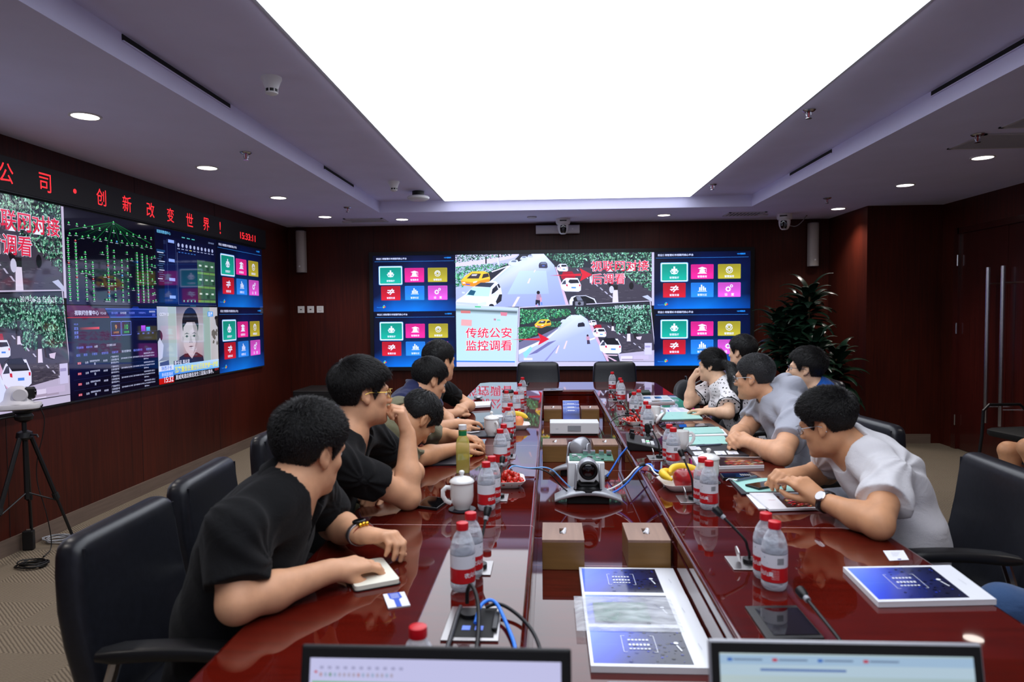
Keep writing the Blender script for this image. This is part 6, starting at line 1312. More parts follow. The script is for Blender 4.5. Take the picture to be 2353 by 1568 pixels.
def person(sp):
    """sp: pose and clothing of one sitter, all joints in metres in the room"""
    rs = random.Random(sp.get('seed', 1)); h = sp.get('h', .005)
    Hc, Rh = V3(sp['head']), frame(sp['fwd'], sp.get('up', (0, 0, 1))); hs = sp.get('hs', 1.)
    Nb, Ch, Wa, Pe = V3(sp['neck']), V3(sp['chest']), V3(sp['waist']), V3(sp['pelvis'])
    arms = sp['arms']   # list of dicts: S, E, W, d, n, side, curl ...
    R_, L_ = [V3(a['S']) for a in arms]
    lat = unit(R_-L_); tup = unit(Nb-Ch); cf = unit(np.cross(tup, lat))          # chest forward: up x right = forward
    root = thing('person', sp['label'], 'person', (Pe[0], Pe[1], 0))
    Minv = Matrix.Translation((-Pe[0], -Pe[1], 0))
    def add(name, me, parent=root):
        me.transform(Minv); o = bpy.data.objects.new(name, me); COL.objects.link(o); o.parent = parent; return o
    P = np.array([Hc+.17, Hc-.17, Nb, Ch+.2, Ch-.2, Pe+.22, Pe-.17]+[V3(a[k])+e for a in arms for k in ('S', 'E', 'W') for e in (.1, -.1)]+[V3(a['W'])+unit(a['d'])*.2 for a in arms])
    lo, hi = P.min(0)-.03, P.max(0)+.03
    g = sp.get('girth', 1.)
    def torso(f, i, k=.05):
        f.cone(Pe, Wa, .158*g+i, .148*g+i, k, cf, 1.35); f.cone(Wa, Ch, .150*g+i, .158*g+i, k, cf, 1.42)
        up_ = Ch+(Nb-Ch)*.5; f.cone(Ch, up_, .158*g+i, .120*g+i, k, cf, 1.5)
        for S_ in (R_, L_): f.cone(S_+(Nb-S_)*.12, Nb+(S_-Nb)*.25-tup*.01, .058*g+i, .054+i*.6, k)
        if sp.get('bust') and i > 0:
            for e in (-1, 1): f.ell(Ch+lat*.062*e+cf*.072-tup*.02, (.058, .052, .058), k=.05)
    # --- skin
    f = Field(lo, hi, h); hl = lambda x, y, z: Hc+(Rh[0]*x+Rh[1]*y+Rh[2]*z)*hs
    def E(c, r, k=.01, sub=False): f.ell(hl(*c), [q*hs for q in r], Rh, k*hs, sub)
    def C(a, b, r0, r1, k=.01): f.cone(hl(*a), hl(*b), r0*hs, r1*hs, k*hs)
    torso(f, -.012, .05)
    f.cone(hl(0, -.03, -.04), Nb, .052*hs, .06, .03); f.cone(Nb, Nb+(Ch-Nb)*.3, .062, .07, .03)
    E((0, -.012, .042), (.074, .094, .084), .02); E((0, .028, -.022), (.061, .064, .084), .03); E((0, .042, -.072), (.050, .048, .044), .025)
    for e in (-1, 1):
        E((e*.043, .0, -.058), (.020, .036, .036), .03); E((e*.043, .054, -.02), (.021, .02, .018), .02)
    C((-.036, .080, .022), (.036, .080, .022), .012, .012, .02)
    for e in (-1, 1): E((e*.031, .095, .004), (.018, .013, .011), .012, True)
    C((0, .088, .014), (0, .109, -.028), .008, .0125, .012)
    for e in (-1, 1): E((e*.011, .098, -.032), (.009, .011, .008), .008)
    E((0, .087, -.0575), (.023, .010, .006), .006); E((0, .085, -.0675), (.02, .011, .007), .006); E((0, .078, -.100), (.022, .02, .016), .02)
    for e in (-1, 1):
        Re = np.array([Rh[0], Rh[1]*.96+Rh[2]*.26, Rh[2]*.96-Rh[1]*.26]); f.ell(hl(e*.077, -.016, .002), [.008*hs, .018*hs, .029*hs], Re, .007*hs); f.ell(hl(e*.0855, -.011, .005), [.006*hs, .010*hs, .017*hs], Re, .004*hs, True); E((e*.075, -.007, -.022), (.006, .009, .010), .007)
    for a in arms:
        S_, E_, W_ = V3(a['S']), V3(a['E']), V3(a['W']); ga = sp.get('arm', 1.)
        f.cone(S_, E_, .052*ga, .043*ga, .03); u = unit(W_-E_); f.cone(E_, E_+(W_-E_)*.35, .042*ga, .044*ga, .02); f.cone(E_+(W_-E_)*.35, W_, .044*ga, .0275*ga, .02)
        hand(f, W_, a['d'], a['n'], a['side'], a.get('curl', (.5, .6, .4)), a.get('spread', .05), a.get('thumb', (.9, .5, .35)), a.get('tc', .4), a.get('hs', 1.), a.get('each'))
    body = add('body', f.mesh('body', sp['skin']))
    # --- upper garment
    kind = sp['top']; inf = sp.get('loose', .006); f = Field(lo, hi, max(h, .005)); torso(f, inf, .05)
    if kind == 'hoodie':
        na_ = unit(hl(0, -.02, -.05)-Nb); hp_ = []
        for q in np.linspace(-2.35, 2.35, 13): dr = -cf*math.cos(q)+lat*math.sin(q); bk_ = .5+.5*math.cos(q); hp_.append((Nb+dr*(.088+.018*bk_)+na_*(-.012+.055*bk_)-tup*.01, .020+.016*bk_))
        for (p0_, r0_), (p1_, r1_) in zip(hp_[:-1], hp_[1:]): f.cone(p0_, p1_, r0_, r1_, .012)
        f.cone(Nb-cf*.115+na_*.02+lat*.05, Nb-cf*.135-tup*.12, .048, .02, .025); f.cone(Nb-cf*.115+na_*.02-lat*.05, Nb-cf*.135-tup*.12, .048, .02, .025)
    else: f.cone(Nb-cf*.035+lat*.03, Nb-cf*.035-lat*.03, .04, .04, .03)
    for a in arms:
        S_, E_ = V3(a['S']), V3(a['E']); u = unit(E_-S_); q = S_+(E_-S_)*a.get('sleeve', sp.get('sleeve', .62)); w_ = sp.get('sw', .066)
        f.cone(S_, q+u*.05, .060*g+inf, w_, .03, clip=[(q, u)])
    # neck hole
    na = unit(hl(0, -.02, -.05)-Nb); D_ = f.D; sl = f.block(Nb-.14, Nb+.14); X, Y, Z = f.pts(sl); r0 = sp.get('neckr', .064)
    ax_ = (X-Nb[0])*na[0]+(Y-Nb[1])*na[1]+(Z-Nb[2])*na[2]; rad = np.sqrt(np.maximum(1e-9, (X-Nb[0])**2+(Y-Nb[1])**2+(Z-Nb[2])**2-ax_**2))
    fy = (X-Nb[0])*cf[0]+(Y-Nb[1])*cf[1]+(Z-Nb[2])*cf[2]; fx = (X-Nb[0])*lat[0]+(Y-Nb[1])*lat[1]+(Z-Nb[2])*lat[2]
    f.D[sl] = np.maximum(f.D[sl], np.minimum(r0-rad, ax_+.012+.25*fy)*1.0)
    if kind != 'hoodie': f.D[sl] = np.maximum(f.D[sl], np.minimum(ax_-.022+.25*fy, .105-rad))
    vd = sp.get('vneck', 0)
    if vd: f.D[sl] = np.maximum(f.D[sl], np.minimum(np.minimum((.03-np.abs(fx))-np.maximum(0, -(ax_+.0))*.42+.012, fy-.02), ax_+vd))
    # folds
    X, Y, Z = f.pts((slice(None),)*3); am = sp.get('fold', .004); p0 = rs.uniform(0, 6)
    f.D += (am*np.sin(38*(X*lat[0]+Y*lat[1])+22*Z+p0+2.2*np.sin(14*Z+9*X))*np.sin(11*Z+7*Y+p0*2)+am*.6*np.sin(60*Z+30*X-20*Y+2*np.sin(16*X+p0))*np.sin(9*X+8*Y+13*Z)).astype(np.float32)
    for a in arms:   # pulls radiating from the shoulders
        S_ = V3(a['S']); dx, dy, dz = X-S_[0], Y-S_[1], Z-S_[2]; q1 = dx*lat[0]+dy*lat[1]+dz*lat[2]; q2 = dx*tup[0]+dy*tup[1]+dz*tup[2]; rr_ = np.sqrt(dx*dx+dy*dy+dz*dz)
        f.D += (am*.9*np.sin(9*np.arctan2(q2, q1*(1 if a['side'] > 0 else -1))+p0+14*rr_)*np.clip((rr_-.05)/.06, 0, 1)*np.clip((.34-rr_)/.14, 0, 1)).astype(np.float32)
    bot = Pe[2]-.06; f.D = np.maximum(f.D, (bot-Z).astype(np.float32))
    top = add(sp.get('top_name', 'shirt'), f.mesh('shirt', sp['cloth']))
    if kind == 'polo':
        b = MB(); R = []; n_ = 30
        for k in range(n_+1):
            a_ = math.radians(24+312*k/n_); dr = cf*math.cos(a_)+lat*math.sin(a_); dn = -.030*max(0, math.cos(a_))+.012*max(0, -math.cos(a_)); bs = Nb+tup*(dn-.004)+na*.004
            R.append([bs+dr*.062-tup*.008, bs+dr*.061+na*.044, bs+dr*.069+na*.048, bs+dr*.084+na*.026, bs+dr*.097-tup*.002, bs+dr*.080-tup*.010])
        b.rings(R); me = b.mesh('collar', sp['cloth']); me.polygons.foreach_set('use_smooth', [True]*len(me.polygons)); add('collar', me, root)
    elif kind in ('tee', 'blouse'):
        b = MB(); n_ = 30; pts = []
        for k in range(n_):
            a_ = 2*math.pi*k/n_; dr = cf*math.cos(a_)+lat*math.sin(a_); pts.append(Nb+dr*(r0+.006)-na*.002-tup*(.016+.022*math.cos(a_)))
        b.tube(pts, .007, 6, closed=True); me = b.mesh('neckband', sp['cloth']); me.polygons.foreach_set('use_smooth', [True]*len(me.polygons)); add('neckband', me, root)
    if kind == 'blouse':
        for a in arms:
            S_, E_ = V3(a['S']), V3(a['E']); u = unit(E_-S_); q = S_+(E_-S_)*a.get('sleeve', .62); x_ = unit(np.cross(u, [0, 0, 1])); y_ = np.cross(u, x_); w_ = sp.get('sw', .066)
            add('sleeve_trim', MB().tube([q-u*.004+(x_*math.cos(t_)+y_*math.sin(t_))*(w_+.001+.002*math.sin(6*t_)) for t_ in np.linspace(0, 2*math.pi, 33)[:-1]], .0035, 6, closed=True).mesh('trim', M_black2), root)
    # --- hair with strands
    hp = sp.get('hair', {}); tp, sd = hp.get('top', .022), hp.get('side', .010); hm = sp.get('hairm', M_hair)
    hl0, hl1 = Hc-.2*hs, Hc+.2*hs
    if hp.get('pony'): hl0 = hl0-V3(0, .2, .25)
    f = Field(hl0, hl1, .0045); X, Y, Z = f.pts((slice(None),)*3); X, Y, Z = X-Hc[0], Y-Hc[1], Z-Hc[2]
    lx, ly, lz = [(X*Rh[i][0]+Y*Rh[i][1]+Z*Rh[i][2])/hs for i in range(3)]
    tt = np.clip((lz+.03)/.12, 0, 1); th = sd+(tp-sd)*tt*tt*(3-2*tt); fr = np.clip((ly-.02)/.08, 0, 1)*hp.get('fringe', .0)*tt
    r = [.0745+th, .0945+th+fr*.3, .085+th]; q0 = np.sqrt((lx/r[0])**2+((ly+.012)/r[1])**2+((lz-.042)/r[2])**2); d = (q0-1)*.085
    hy = np.array(HAIRLINE[0]); hz = np.array(HAIRLINE[1])+hp.get('line', 0.)*(hy > .03)+hp.get('nape', 0.)*(hy < -.04)
    line = np.interp(ly, hy, hz) if not hp.get('long') else np.interp(ly, [-.14, -.02, .0, .03, .06, .13], [-.10, -.06, -.02, .0, .055, .07])
    d = np.maximum(d, (line-lz)*.75); d += .0007*np.sin(lx*420+lz*160)*np.sin(ly*390-lz*240)
    f.D = (d*hs).astype(np.float32); 
    if hp.get('pony'):
        pl = [V3(p_) for p_ in hp['pony']]; rr = hp['ponyr']
        for a_, b_, r0_, r1_ in zip(pl[:-1], pl[1:], rr[:-1], rr[1:]): f.cone(a_, b_, r0_, r1_, .015)
    hme = f.mesh('hair', hm); co = np.zeros(len(hme.vertices)*3, np.float32); hme.vertices.foreach_get('co', co); co = co.reshape(-1, 3).astype(float); no = np.zeros(len(co)*3, np.float32); hme.vertices.foreach_get('normal', no); no = no.reshape(-1, 3).astype(float)
    hair = add('hair', hme)
    ns = int(hp.get('n', 2600)*1.6); rg = np.random.default_rng(sp.get('seed', 1)); pick = rg.integers(0, len(co), ns); p, nn = co[pick], no[pick]
    q = (p-Hc)@Rh.T/hs; wh = np.array(hp.get('whorl', (.0, -.06, .10))); fl = q-wh; fl[:, 1] += .02*(q[:, 2] > .06)*hp.get('forward', 1.)
    fl[:, 2] -= .05*(q[:, 2] < .06); fl /= np.linalg.norm(fl, axis=1)[:, None]+1e-9; fl = fl@Rh; fl += rg.normal(0, .22, fl.shape); fl -= nn*(fl*nn).sum(1)[:, None]; fl /= np.linalg.norm(fl, axis=1)[:, None]+1e-9
    up_ = np.clip((q[:, 2]-.02)/.08, 0, 1); ln = (hp.get('len', .02)*(.35+.65*up_)*rg.uniform(.6, 1.25, ns))*hs; lift = hp.get('lift', .5)*up_*rg.uniform(.4, 1.2, ns)
    fl = np.where(((p-Hc)@Rh.T[:, 2] < -.1*hs)[:, None], V3(0, -.1, -1), fl); keep = (nn@Rh[2] > -.75); p, nn, fl, ln, lift = p[keep], nn[keep], fl[keep], ln[keep], lift[keep]; sdv = np.cross(fl, nn); V = []; 
    for s_, wd in ((0, .0006), (.4, .0006), (.75, .00045), (1., .0001)):
        c = p-nn*.003+fl*(ln*s_)[:, None]+nn*((ln*lift)*(s_*(1.3-.55*s_))+.005*min(1, s_*2.5))[:, None]; V += [c-sdv*wd, c+sdv*wd, c+nn*wd*1.2]
    m_ = len(p); vs = np.stack(V, 1).reshape(-1, 3); base = np.arange(m_)[:, None]*12; fc = []
    for k in range(3):
        for a_, b_ in ((0, 1), (1, 2), (2, 0)): fc.append(np.stack([base[:, 0]+k*3+a_, base[:, 0]+k*3+b_, base[:, 0]+k*3+3+b_, base[:, 0]+k*3+3+a_], 1))
    me = bpy.data.meshes.new('strands'); me.from_pydata(vs.tolist(), [], np.concatenate(fc).tolist()); me.materials.append(M_strand if hm is M_hair else M_strandg); me.polygons.foreach_set('use_smooth', [True]*len(me.polygons)); o = add('strands', me, hair); o['kind'] = 'stuff'
    # --- eyes and brows
    Mr = Matrix([list(r_) for r_ in Rh.T])
    for e in (-1, 1): b = MB(); b.use(0).ell(hl(e*.031, .0765, .004), [.0125*hs]*3, 14, 10, Mr); b.use(1).ell(hl(e*.031, .0845, .004), (.0058*hs, .0052*hs, .0058*hs), 12, 8, Mr); me = b.mesh('eye', [M_eye, M_iris]); me.polygons.foreach_set('use_smooth', [True]*len(me.polygons)); add('eye', me)
    for e in (-1, 1): add('eyebrow', MB().tube([hl(e*.014, .0935, .023), hl(e*.03, .0925, .028), hl(e*.05, .079, .023)], [.0025, .0032, .0015], 6, flat=.6).mesh('eyebrow', hm))
    if sp.get('glasses'):
        mm = sp['glasses']; b = MB(); gls = []
        for e in (-1, 1):
            rim = [hl(e*.034+x*1.0, .106-.25*abs(x*e+.0)*.6-(.012 if x*e > .015 else 0), .001+z) for x, z in rrect(.050, .036, .013, 4)]; b.tube(rim, .0013, 6, closed=True); gls.append(MB().add(rim, [tuple(range(len(rim)))]))
            b.tube([hl(e*.058, .095, .008), hl(e*.074, .07, .010), hl(e*.080, .0, .014), hl(e*.080, -.018, .008), hl(e*.079, -.03, -.012)], .0015, 6)
        b.tube([hl(-.010, .105, .005), hl(0, .108, .008), hl(.010, .105, .005)], .0013, 6); o = add('glasses', b.mesh('glasses', mm)); [add('lens', g_.mesh('lens', M_lens), o) for g_ in gls]
    # --- seated legs
    kn = [V3(k) for k in (sp.get('knees') or [Pe+unit([cf[0], cf[1], 0])*.43+lat*e*.11*V3(1, 1, 0)+V3(0, 0, .03) for e in (1, -1)])]; hd = unit([cf[0], cf[1], 0]); sd_ = unit([lat[0], lat[1], 0])
    an = [V3(k) for k in (sp.get('ankles') or [V3(k[0], k[1], .09)-hd*.03 for k in kn])]
    allp = np.array([Pe+.2, Pe-.2]+[k+e for k in kn+an for e in (.13, -.11)]); sh = sp.get('shorts')
    def legs(f, gr, th_end=None):
        for e, k, a_ in zip((1, -1), kn, an):
            hp_ = Pe-V3(0, 0, .04)+sd_*.085*e
            if th_end: q = hp_+(k-hp_)*th_end; u = unit(k-hp_); f.cone(hp_, k, .085+gr, .072+gr, .04, clip=[(q, u)])
            else: f.cone(hp_, k, .085+gr, .060+gr, .04); f.cone(k, a_, .058+gr, .042+gr, .03); f.cone(k+(a_-k)*.15, k+(a_-k)*.55, .056+gr, .05+gr, .03)
    if sh:
        f = Field(allp.min(0), allp.max(0), .008); legs(f, -.006); add('legs', f.mesh('legs', sp['skin']), root)
    f = Field(allp.min(0), allp.max(0), .010); f.cone(Pe-V3(0, 0, .03)+sd_*.07, Pe-V3(0, 0, .03)-sd_*.07, .11, .11, .05); legs(f, .012 if sh else 0, .80 if sh else None); add('shorts' if sh else 'trousers', f.mesh('trousers', sp.get('pants', M_trou)))
    for a_ in an:
        ft = MB(); R = []
        for y_, w_, z_ in ((-.05, .03, .05), (-.03, .036, .085), (.03, .038, .08), (.10, .042, .05), (.17, .038, .04), (.20, .02, .025)):
            R.append([V3(a_[0], a_[1], 0)+hd*y_+sd_*x+V3(0, 0, max(.002, z_/2+zz)) for x, zz in rrect(2*w_, z_, min(w_, z_/2)*.8, 3)])
        ft.rings(R); me = ft.mesh('shoe', M_shoe); me.polygons.foreach_set('use_smooth', [True]*len(me.polygons)); add('shoe', me)
    return root, add, hl, Rh
def watch(add, W, d, n, strap, face, r=.030, dial=None, name='watch'):
    d = unit(d); n = unit(V3(n)-d*(V3(n)@d)); l = np.cross(d, n); b = MB(); W = V3(W); R = []
    for k in range(24):
        a = 2*math.pi*k/24; rx, ry = r*1.08, r*.86; u = l*math.cos(a)*rx+n*math.sin(a)*ry; o_ = unit(u); R.append([W+u-d*.010, W+u+o_*.0025-d*.010, W+u+o_*.0025+d*.010, W+u+d*.010])
    b.rings(R, closed=True); me = b.mesh('strap', strap); me.polygons.foreach_set('use_smooth', [True]*len(me.polygons)); o = add(name, me)
    Mx = Matrix((l, np.cross(n, l), n)).transposed(); c = W+n*(r*.86+.001); b = MB().lathe([(.017, 0), (.019, .002), (.019, .006), (.016, .008)], c=c, M=Mx, n=24); add('watch_case', b.mesh('case', face), o)
    b = MB().lathe([(.0155, .0075), (.0155, .0083)], c=c, M=Mx, n=24); add('dial', b.mesh('dial', dial or M_white), o)
K = {}
GOLDR = mat('gold_wire', (220, 186, 90), .25, 1.)
# -- left side, nearest to farthest
K['a'] = dict(label='man in black polo leaning over a notebook at the near left, wrist watch on', head=(-.65, 1.80, 1.065), fwd=(.46, .88, -.16), up=(.14, .1, 1), neck=(-.68, 1.745, .985), chest=(-.765, 1.735, .865), waist=(-.82, 1.72, .70), pelvis=(-.84, 1.70, .53), hs=.985, h=.004,
  arms=[dict(S=(-.735, 1.535, .93), E=(-.70, 1.465, .795), W=(-.545, 1.655, .80), d=(.7, .72, -.05), n=(.1, -.15, 1), side=1, curl=(.35, .55, .3), thumb=(.9, .3, .5), sleeve=.72), dict(S=(-.70, 1.95, .93), E=(-.66, 2.02, .80), W=(-.525, 1.865, .822), d=(.95, -.22, .05), n=(.25, .15, 1), side=-1, each=[(.75, .8, .3), (.8, .75, .3), (.85, .8, .3), (.9, .8, .3)], thumb=(.8, .5, .6))],
  skin=M_skin, top='polo', cloth=M_cblack, top_name='polo_shirt', vneck=.09, hair=dict(top=.020, side=.009, len=.012, lift=1.1, n=11000, whorl=(0, -.05, .12)), seed=3, girth=1.06, loose=.010, sleeve=.8, sw=.07)
K['b'] = dict(label='man in black polo with gold glasses resting his chin on his fist', head=(-.67, 2.40, 1.15), fwd=(.80, .60, .0), up=(-.05, 0, 1), neck=(-.71, 2.37, 1.02), chest=(-.79, 2.37, .88), waist=(-.85, 2.38, .70), pelvis=(-.88, 2.40, .53), hs=.95, h=.004,
  arms=[dict(S=(-.72, 2.19, .955), E=(-.50, 2.36, .792), W=(-.515, 2.44, 1.005), d=(-.25, .05, 1), n=(.9, .1, .3), side=1, curl=(1.1, 1.3, .8), thumb=(.8, .5, .5), sleeve=.62), dict(S=(-.70, 2.60, .97), E=(-.55, 2.70, .80), W=(-.64, 2.50, .79), d=(-.2, -.95, -.1), n=(.3, .1, 1), side=-1, curl=(1.0, 1.1, .7), sleeve=.6)],
  skin=M_skin, top='polo', cloth=M_cblack, top_name='polo_shirt', vneck=.09, hair=dict(top=.020, side=.012, len=.034, lift=.08, n=9000, whorl=(0, -.055, .12), fringe=.03), glasses=GOLDR, seed=4, girth=1.06)
K['c'] = dict(label='man in olive shirt bending low over the table at the left', head=(-.605, 3.06, .955), fwd=(.40, .45, -.80), up=(.5, .45, .7), neck=(-.69, 3.065, .985), chest=(-.745, 3.06, .885), waist=(-.82, 3.1, .70), pelvis=(-.9, 3.12, .53), hs=.98, h=.005,
  arms=[dict(S=(-.685, 2.88, .925), E=(-.60, 2.98, .795), W=(-.44, 3.22, .795), d=(.7, .7, 0), n=(0, 0, 1), side=1, curl=(.3, .5, .3)), dict(S=(-.66, 3.25, .93), E=(-.58, 3.46, .80), W=(-.46, 3.36, .83), d=(.9, -.2, -.1), n=(.1, .1, 1), side=-1, curl=(.4, .5, .3))],
  skin=M_skin3, top='polo', cloth=M_colive, vneck=.03, sleeve=.85, hair=dict(top=.014, side=.007, len=.018, lift=.35, n=5000, whorl=(0, -.045, .11)), seed=5)
K['d'] = dict(label='man in navy shirt with head bowed, third from the far end at left', head=(-.675, 3.80, 1.055), fwd=(.74, .58, -.32), up=(.2, .2, 1), neck=(-.73, 3.78, 1.01), chest=(-.82, 3.80, .88), waist=(-.88, 3.82, .70), pelvis=(-.92, 3.84, .53), h=.006, hs=.96,
  arms=[dict(S=(-.79, 3.60, .95), E=(-.68, 3.70, .79), W=(-.53, 3.93, .80), d=(.8, .55, 0), n=(0, -.1, 1), side=1, each=[(.3, .4, .2)]*2+[(.6, .6, .3)]*2), dict(S=(-.76, 4.00, .95), E=(-.64, 4.12, .80), W=(-.58, 3.98, .79), d=(.8, -.5, 0), n=(0, 0, 1), side=-1)],
  skin=M_skin, top='polo', cloth=M_cnavy, hair=dict(top=.018, side=.010, len=.028, lift=.06, n=6000), seed=6, vneck=.06)
K['e'] = dict(label='far left man in black T-shirt with clasped hands on the table', head=(-.705, 4.36, 1.12), fwd=(.60, .80, .0), neck=(-.74, 4.34, 1.01), chest=(-.82, 4.36, .88), waist=(-.88, 4.38, .70), pelvis=(-.92, 4.4, .53), h=.006, hs=1.04,
  arms=[dict(S=(-.80, 4.16, .95), E=(-.70, 4.18, .79), W=(-.61, 4.36, .795), d=(.45, .85, .2), n=(.2, -.3, 1), side=1, curl=(.7, .8, .4)), dict(S=(-.75, 4.56, .95), E=(-.56, 4.70, .795), W=(-.57, 4.50, .815), d=(-.1, -1, .1), n=(.5, 0, 1), side=-1, curl=(.6, .8, .4))],
  skin=M_skin, top='tee', cloth=M_cblack, hair=dict(top=.016, side=.008, len=.016, lift=.3, n=5000), seed=7)
# -- right side
K['f'] = dict(label='man in white T-shirt and glasses leaning over the right table edge', head=(1.0, 2.50, 1.022), fwd=(-.66, .72, -.24), up=(-.2, .1, 1), neck=(1.07, 2.50, .955), chest=(1.165, 2.46, .86), waist=(1.215, 2.42, .69), pelvis=(1.22, 2.40, .53), hs=.93, h=.004,
  arms=[dict(S=(1.09, 2.66, .895), E=(1.10, 2.76, .79), W=(.93, 2.60, .822), d=(-.75, -.5, .1), n=(-.1, -.35, 1), side=1, curl=(.8, .9, .5), thumb=(.8, .4, .6), sleeve=.55), dict(S=(1.105, 2.27, .885), E=(.985, 2.085, .793), W=(.905, 2.305, .806), d=(-.62, .42, .55), n=(.1, -.75, .7), side=-1, each=[(.35, .6, .4), (.6, .7, .4), (.75, .7, .4), (.85, .7, .4)], thumb=(.85, .5, .5), sleeve=.55)],
  skin=M_skin3, top='tee', cloth=M_cwhite, top_name='t_shirt', hair=dict(top=.022, side=.004, len=.016, lift=.8, n=10000, whorl=(0, -.07, .11), forward=2.), glasses=mat('thin_metal_wire', (150, 150, 156), .3, 1.), seed=8, fold=.0055, loose=.012, sw=.075, girth=1.0)
K['g'] = dict(label='man in grey hooded shirt and glasses with hands clasped on the table', head=(1.065, 3.60, 1.085), fwd=(-.78, .62, -.06), up=(0, 0, 1), neck=(1.155, 3.57, .985), chest=(1.24, 3.54, .87), waist=(1.29, 3.5, .70), pelvis=(1.33, 3.47, .53), h=.005, hs=.93,
  arms=[dict(S=(1.17, 3.74, .93), E=(1.03, 3.68, .79), W=(.925, 3.46, .81), d=(-.35, -.85, .15), n=(-.7, .1, .7), side=1, curl=(.9, .9, .5)), dict(S=(1.19, 3.33, .93), E=(1.035, 3.09, .79), W=(.965, 3.31, .805), d=(-.45, .8, .25), n=(-.2, -.5, .8), side=-1, curl=(.9, .9, .5), thumb=(.9, .4, .3))],
  skin=M_skin, top='hoodie', cloth=M_cgrey, top_name='hooded_shirt', hairm=M_hairg, hair=dict(top=.012, side=.007, len=.010, lift=.7, n=8000), glasses=mat('thin_metal_wire', (150, 150, 156), .3, 1.), seed=9, girth=1.12, fold=.006, loose=.012, sw=.072, arm=1.08)
K['h'] = dict(label='woman with long ponytail in white blouse with black dots, chin in hand', head=(1.125, 4.78, 1.055), fwd=(-.82, .56, -.02), neck=(1.17, 4.75, .95), chest=(1.22, 4.72, .845), waist=(1.30, 4.68, .69), pelvis=(1.36, 4.65, .52), h=.0055, hs=.88, bust=True,
  arms=[dict(S=(1.15, 4.92, .90), E=(.985, 4.86, .785), W=(1.005, 4.86, .955), d=(.35, -.05, .8), n=(-.9, .1, .4), side=1, curl=(.9, 1.1, .6), hs=.88, sleeve=.62), dict(S=(1.19, 4.56, .90), E=(1.13, 4.36, .79), W=(1.035, 4.50, .785), d=(-.7, .6, 0), n=(0, 0, 1), side=-1, curl=(.2, .3, .2), hs=.88, sleeve=.7)],
  skin=M_skin2, top='blouse', cloth=M_blouse, top_name='dotted_blouse', neckr=.072, girth=.86, arm=.82, sw=.072, hair=dict(top=.014, side=.012, len=.06, lift=.0, n=5000, whorl=(0, -.1, .03), forward=0., long=1, pony=[(1.195, 4.715, 1.085), (1.215, 4.64, 1.06), (1.215, 4.55, .99), (1.215, 4.49, .90), (1.205, 4.46, .82), (1.20, 4.45, .74)], ponyr=[.024, .032, .038, .040, .034, .012]), seed=10)
K['i'] = dict(label='dark haired man behind the woman, in front of the far screen', head=(1.515, 5.45, 1.105), fwd=(-.62, .78, .05), neck=(1.60, 5.43, .98), chest=(1.65, 5.42, .86), waist=(1.72, 5.4, .70), pelvis=(1.78, 5.38, .53), h=.008,
  arms=[dict(S=(1.60, 5.63, .93), E=(1.42, 5.60, .74), W=(1.30, 5.44, .70), d=(-.6, -.5, -.2), n=(0, 0, 1), side=1), dict(S=(1.62, 5.23, .93), E=(1.46, 5.16, .74), W=(1.30, 5.30, .70), d=(-.7, .3, -.2), n=(0, 0, 1), side=-1)],
  skin=M_skin2, top='tee', cloth=M_cdark, hair=dict(top=.022, side=.010, len=.022, lift=.3, n=3000), seed=11)
K['j'] = dict(label='man in blue sports shirt and glasses sitting back from the table at right', head=(1.555, 4.22, 1.075), fwd=(-.86, .50, .10), neck=(1.615, 4.20, .955), chest=(1.70, 4.2, .84), waist=(1.77, 4.2, .69), pelvis=(1.83, 4.2, .53), h=.007, hs=.95,
  arms=[dict(S=(1.66, 4.40, .90), E=(1.64, 4.44, .66), W=(1.52, 4.32, .64), d=(-.6, -.5, -.2), n=(0, 0, 1), side=1), dict(S=(1.66, 4.0, .90), E=(1.66, 3.94, .66), W=(1.54, 4.06, .64), d=(-.7, .3, -.2), n=(0, 0, 1), side=-1)],
  skin=M_skin2, top='polo', cloth=M_cblue, hair=dict(top=.024, side=.012, len=.026, lift=.4, n=3500), glasses=mat('dark_wire', (50, 46, 66), .3, .6), seed=12)
K['k'] = dict(label='person in denim shorts sitting by the double door, bare knee at the right edge', head=(3.40, 4.45, 1.20), fwd=(-.9, .4, 0), neck=(3.43, 4.45, 1.06), chest=(3.46, 4.45, .90), waist=(3.45, 4.45, .70), pelvis=(3.42, 4.45, .52), h=.008,
  arms=[dict(S=(3.45, 4.64, .98), E=(3.47, 4.70, .72), W=(3.27, 4.62, .66), d=(-1, 0, -.1), n=(0, 0, 1), side=1), dict(S=(3.45, 4.26, .98), E=(3.47, 4.20, .72), W=(3.27, 4.30, .66), d=(-1, 0, -.1), n=(0, 0, 1), side=-1)],
  skin=M_skin3, top='tee', cloth=M_cgrey, hair=dict(n=800), knees=[(2.96, 4.55, .52), (2.955, 4.36, .575)], ankles=[(3.05, 4.55, .09), (3.17, 4.30, .09)], shorts=True, pants=M_jeanl, seed=13)
K['l'] = dict(label='person in blue jeans seated at the near right, only a thigh in view', head=(1.72, 1.82, 1.22), fwd=(-.8, .6, 0), neck=(1.77, 1.82, 1.08), chest=(1.80, 1.82, .90), waist=(1.80, 1.82, .70), pelvis=(1.78, 1.82, .53), h=.008,
  arms=[dict(S=(1.80, 2.0, .98), E=(1.82, 2.08, .74), W=(1.62, 2.02, .67), d=(-1, -.2, -.1), n=(0, 0, 1), side=1), dict(S=(1.80, 1.63, .98), E=(1.82, 1.57, .74), W=(1.62, 1.63, .67), d=(-1, .2, -.1), n=(0, 0, 1), side=-1)],
  skin=M_skin, top='tee', cloth=M_cdark, hair=dict(n=800), knees=[(1.27, 1.96, .60), (1.29, 1.72, .57)], ankles=[(1.30, 1.97, .09), (1.32, 1.72, .09)], pants=M_jean, seed=14)
ONLY = None
OUT = {}
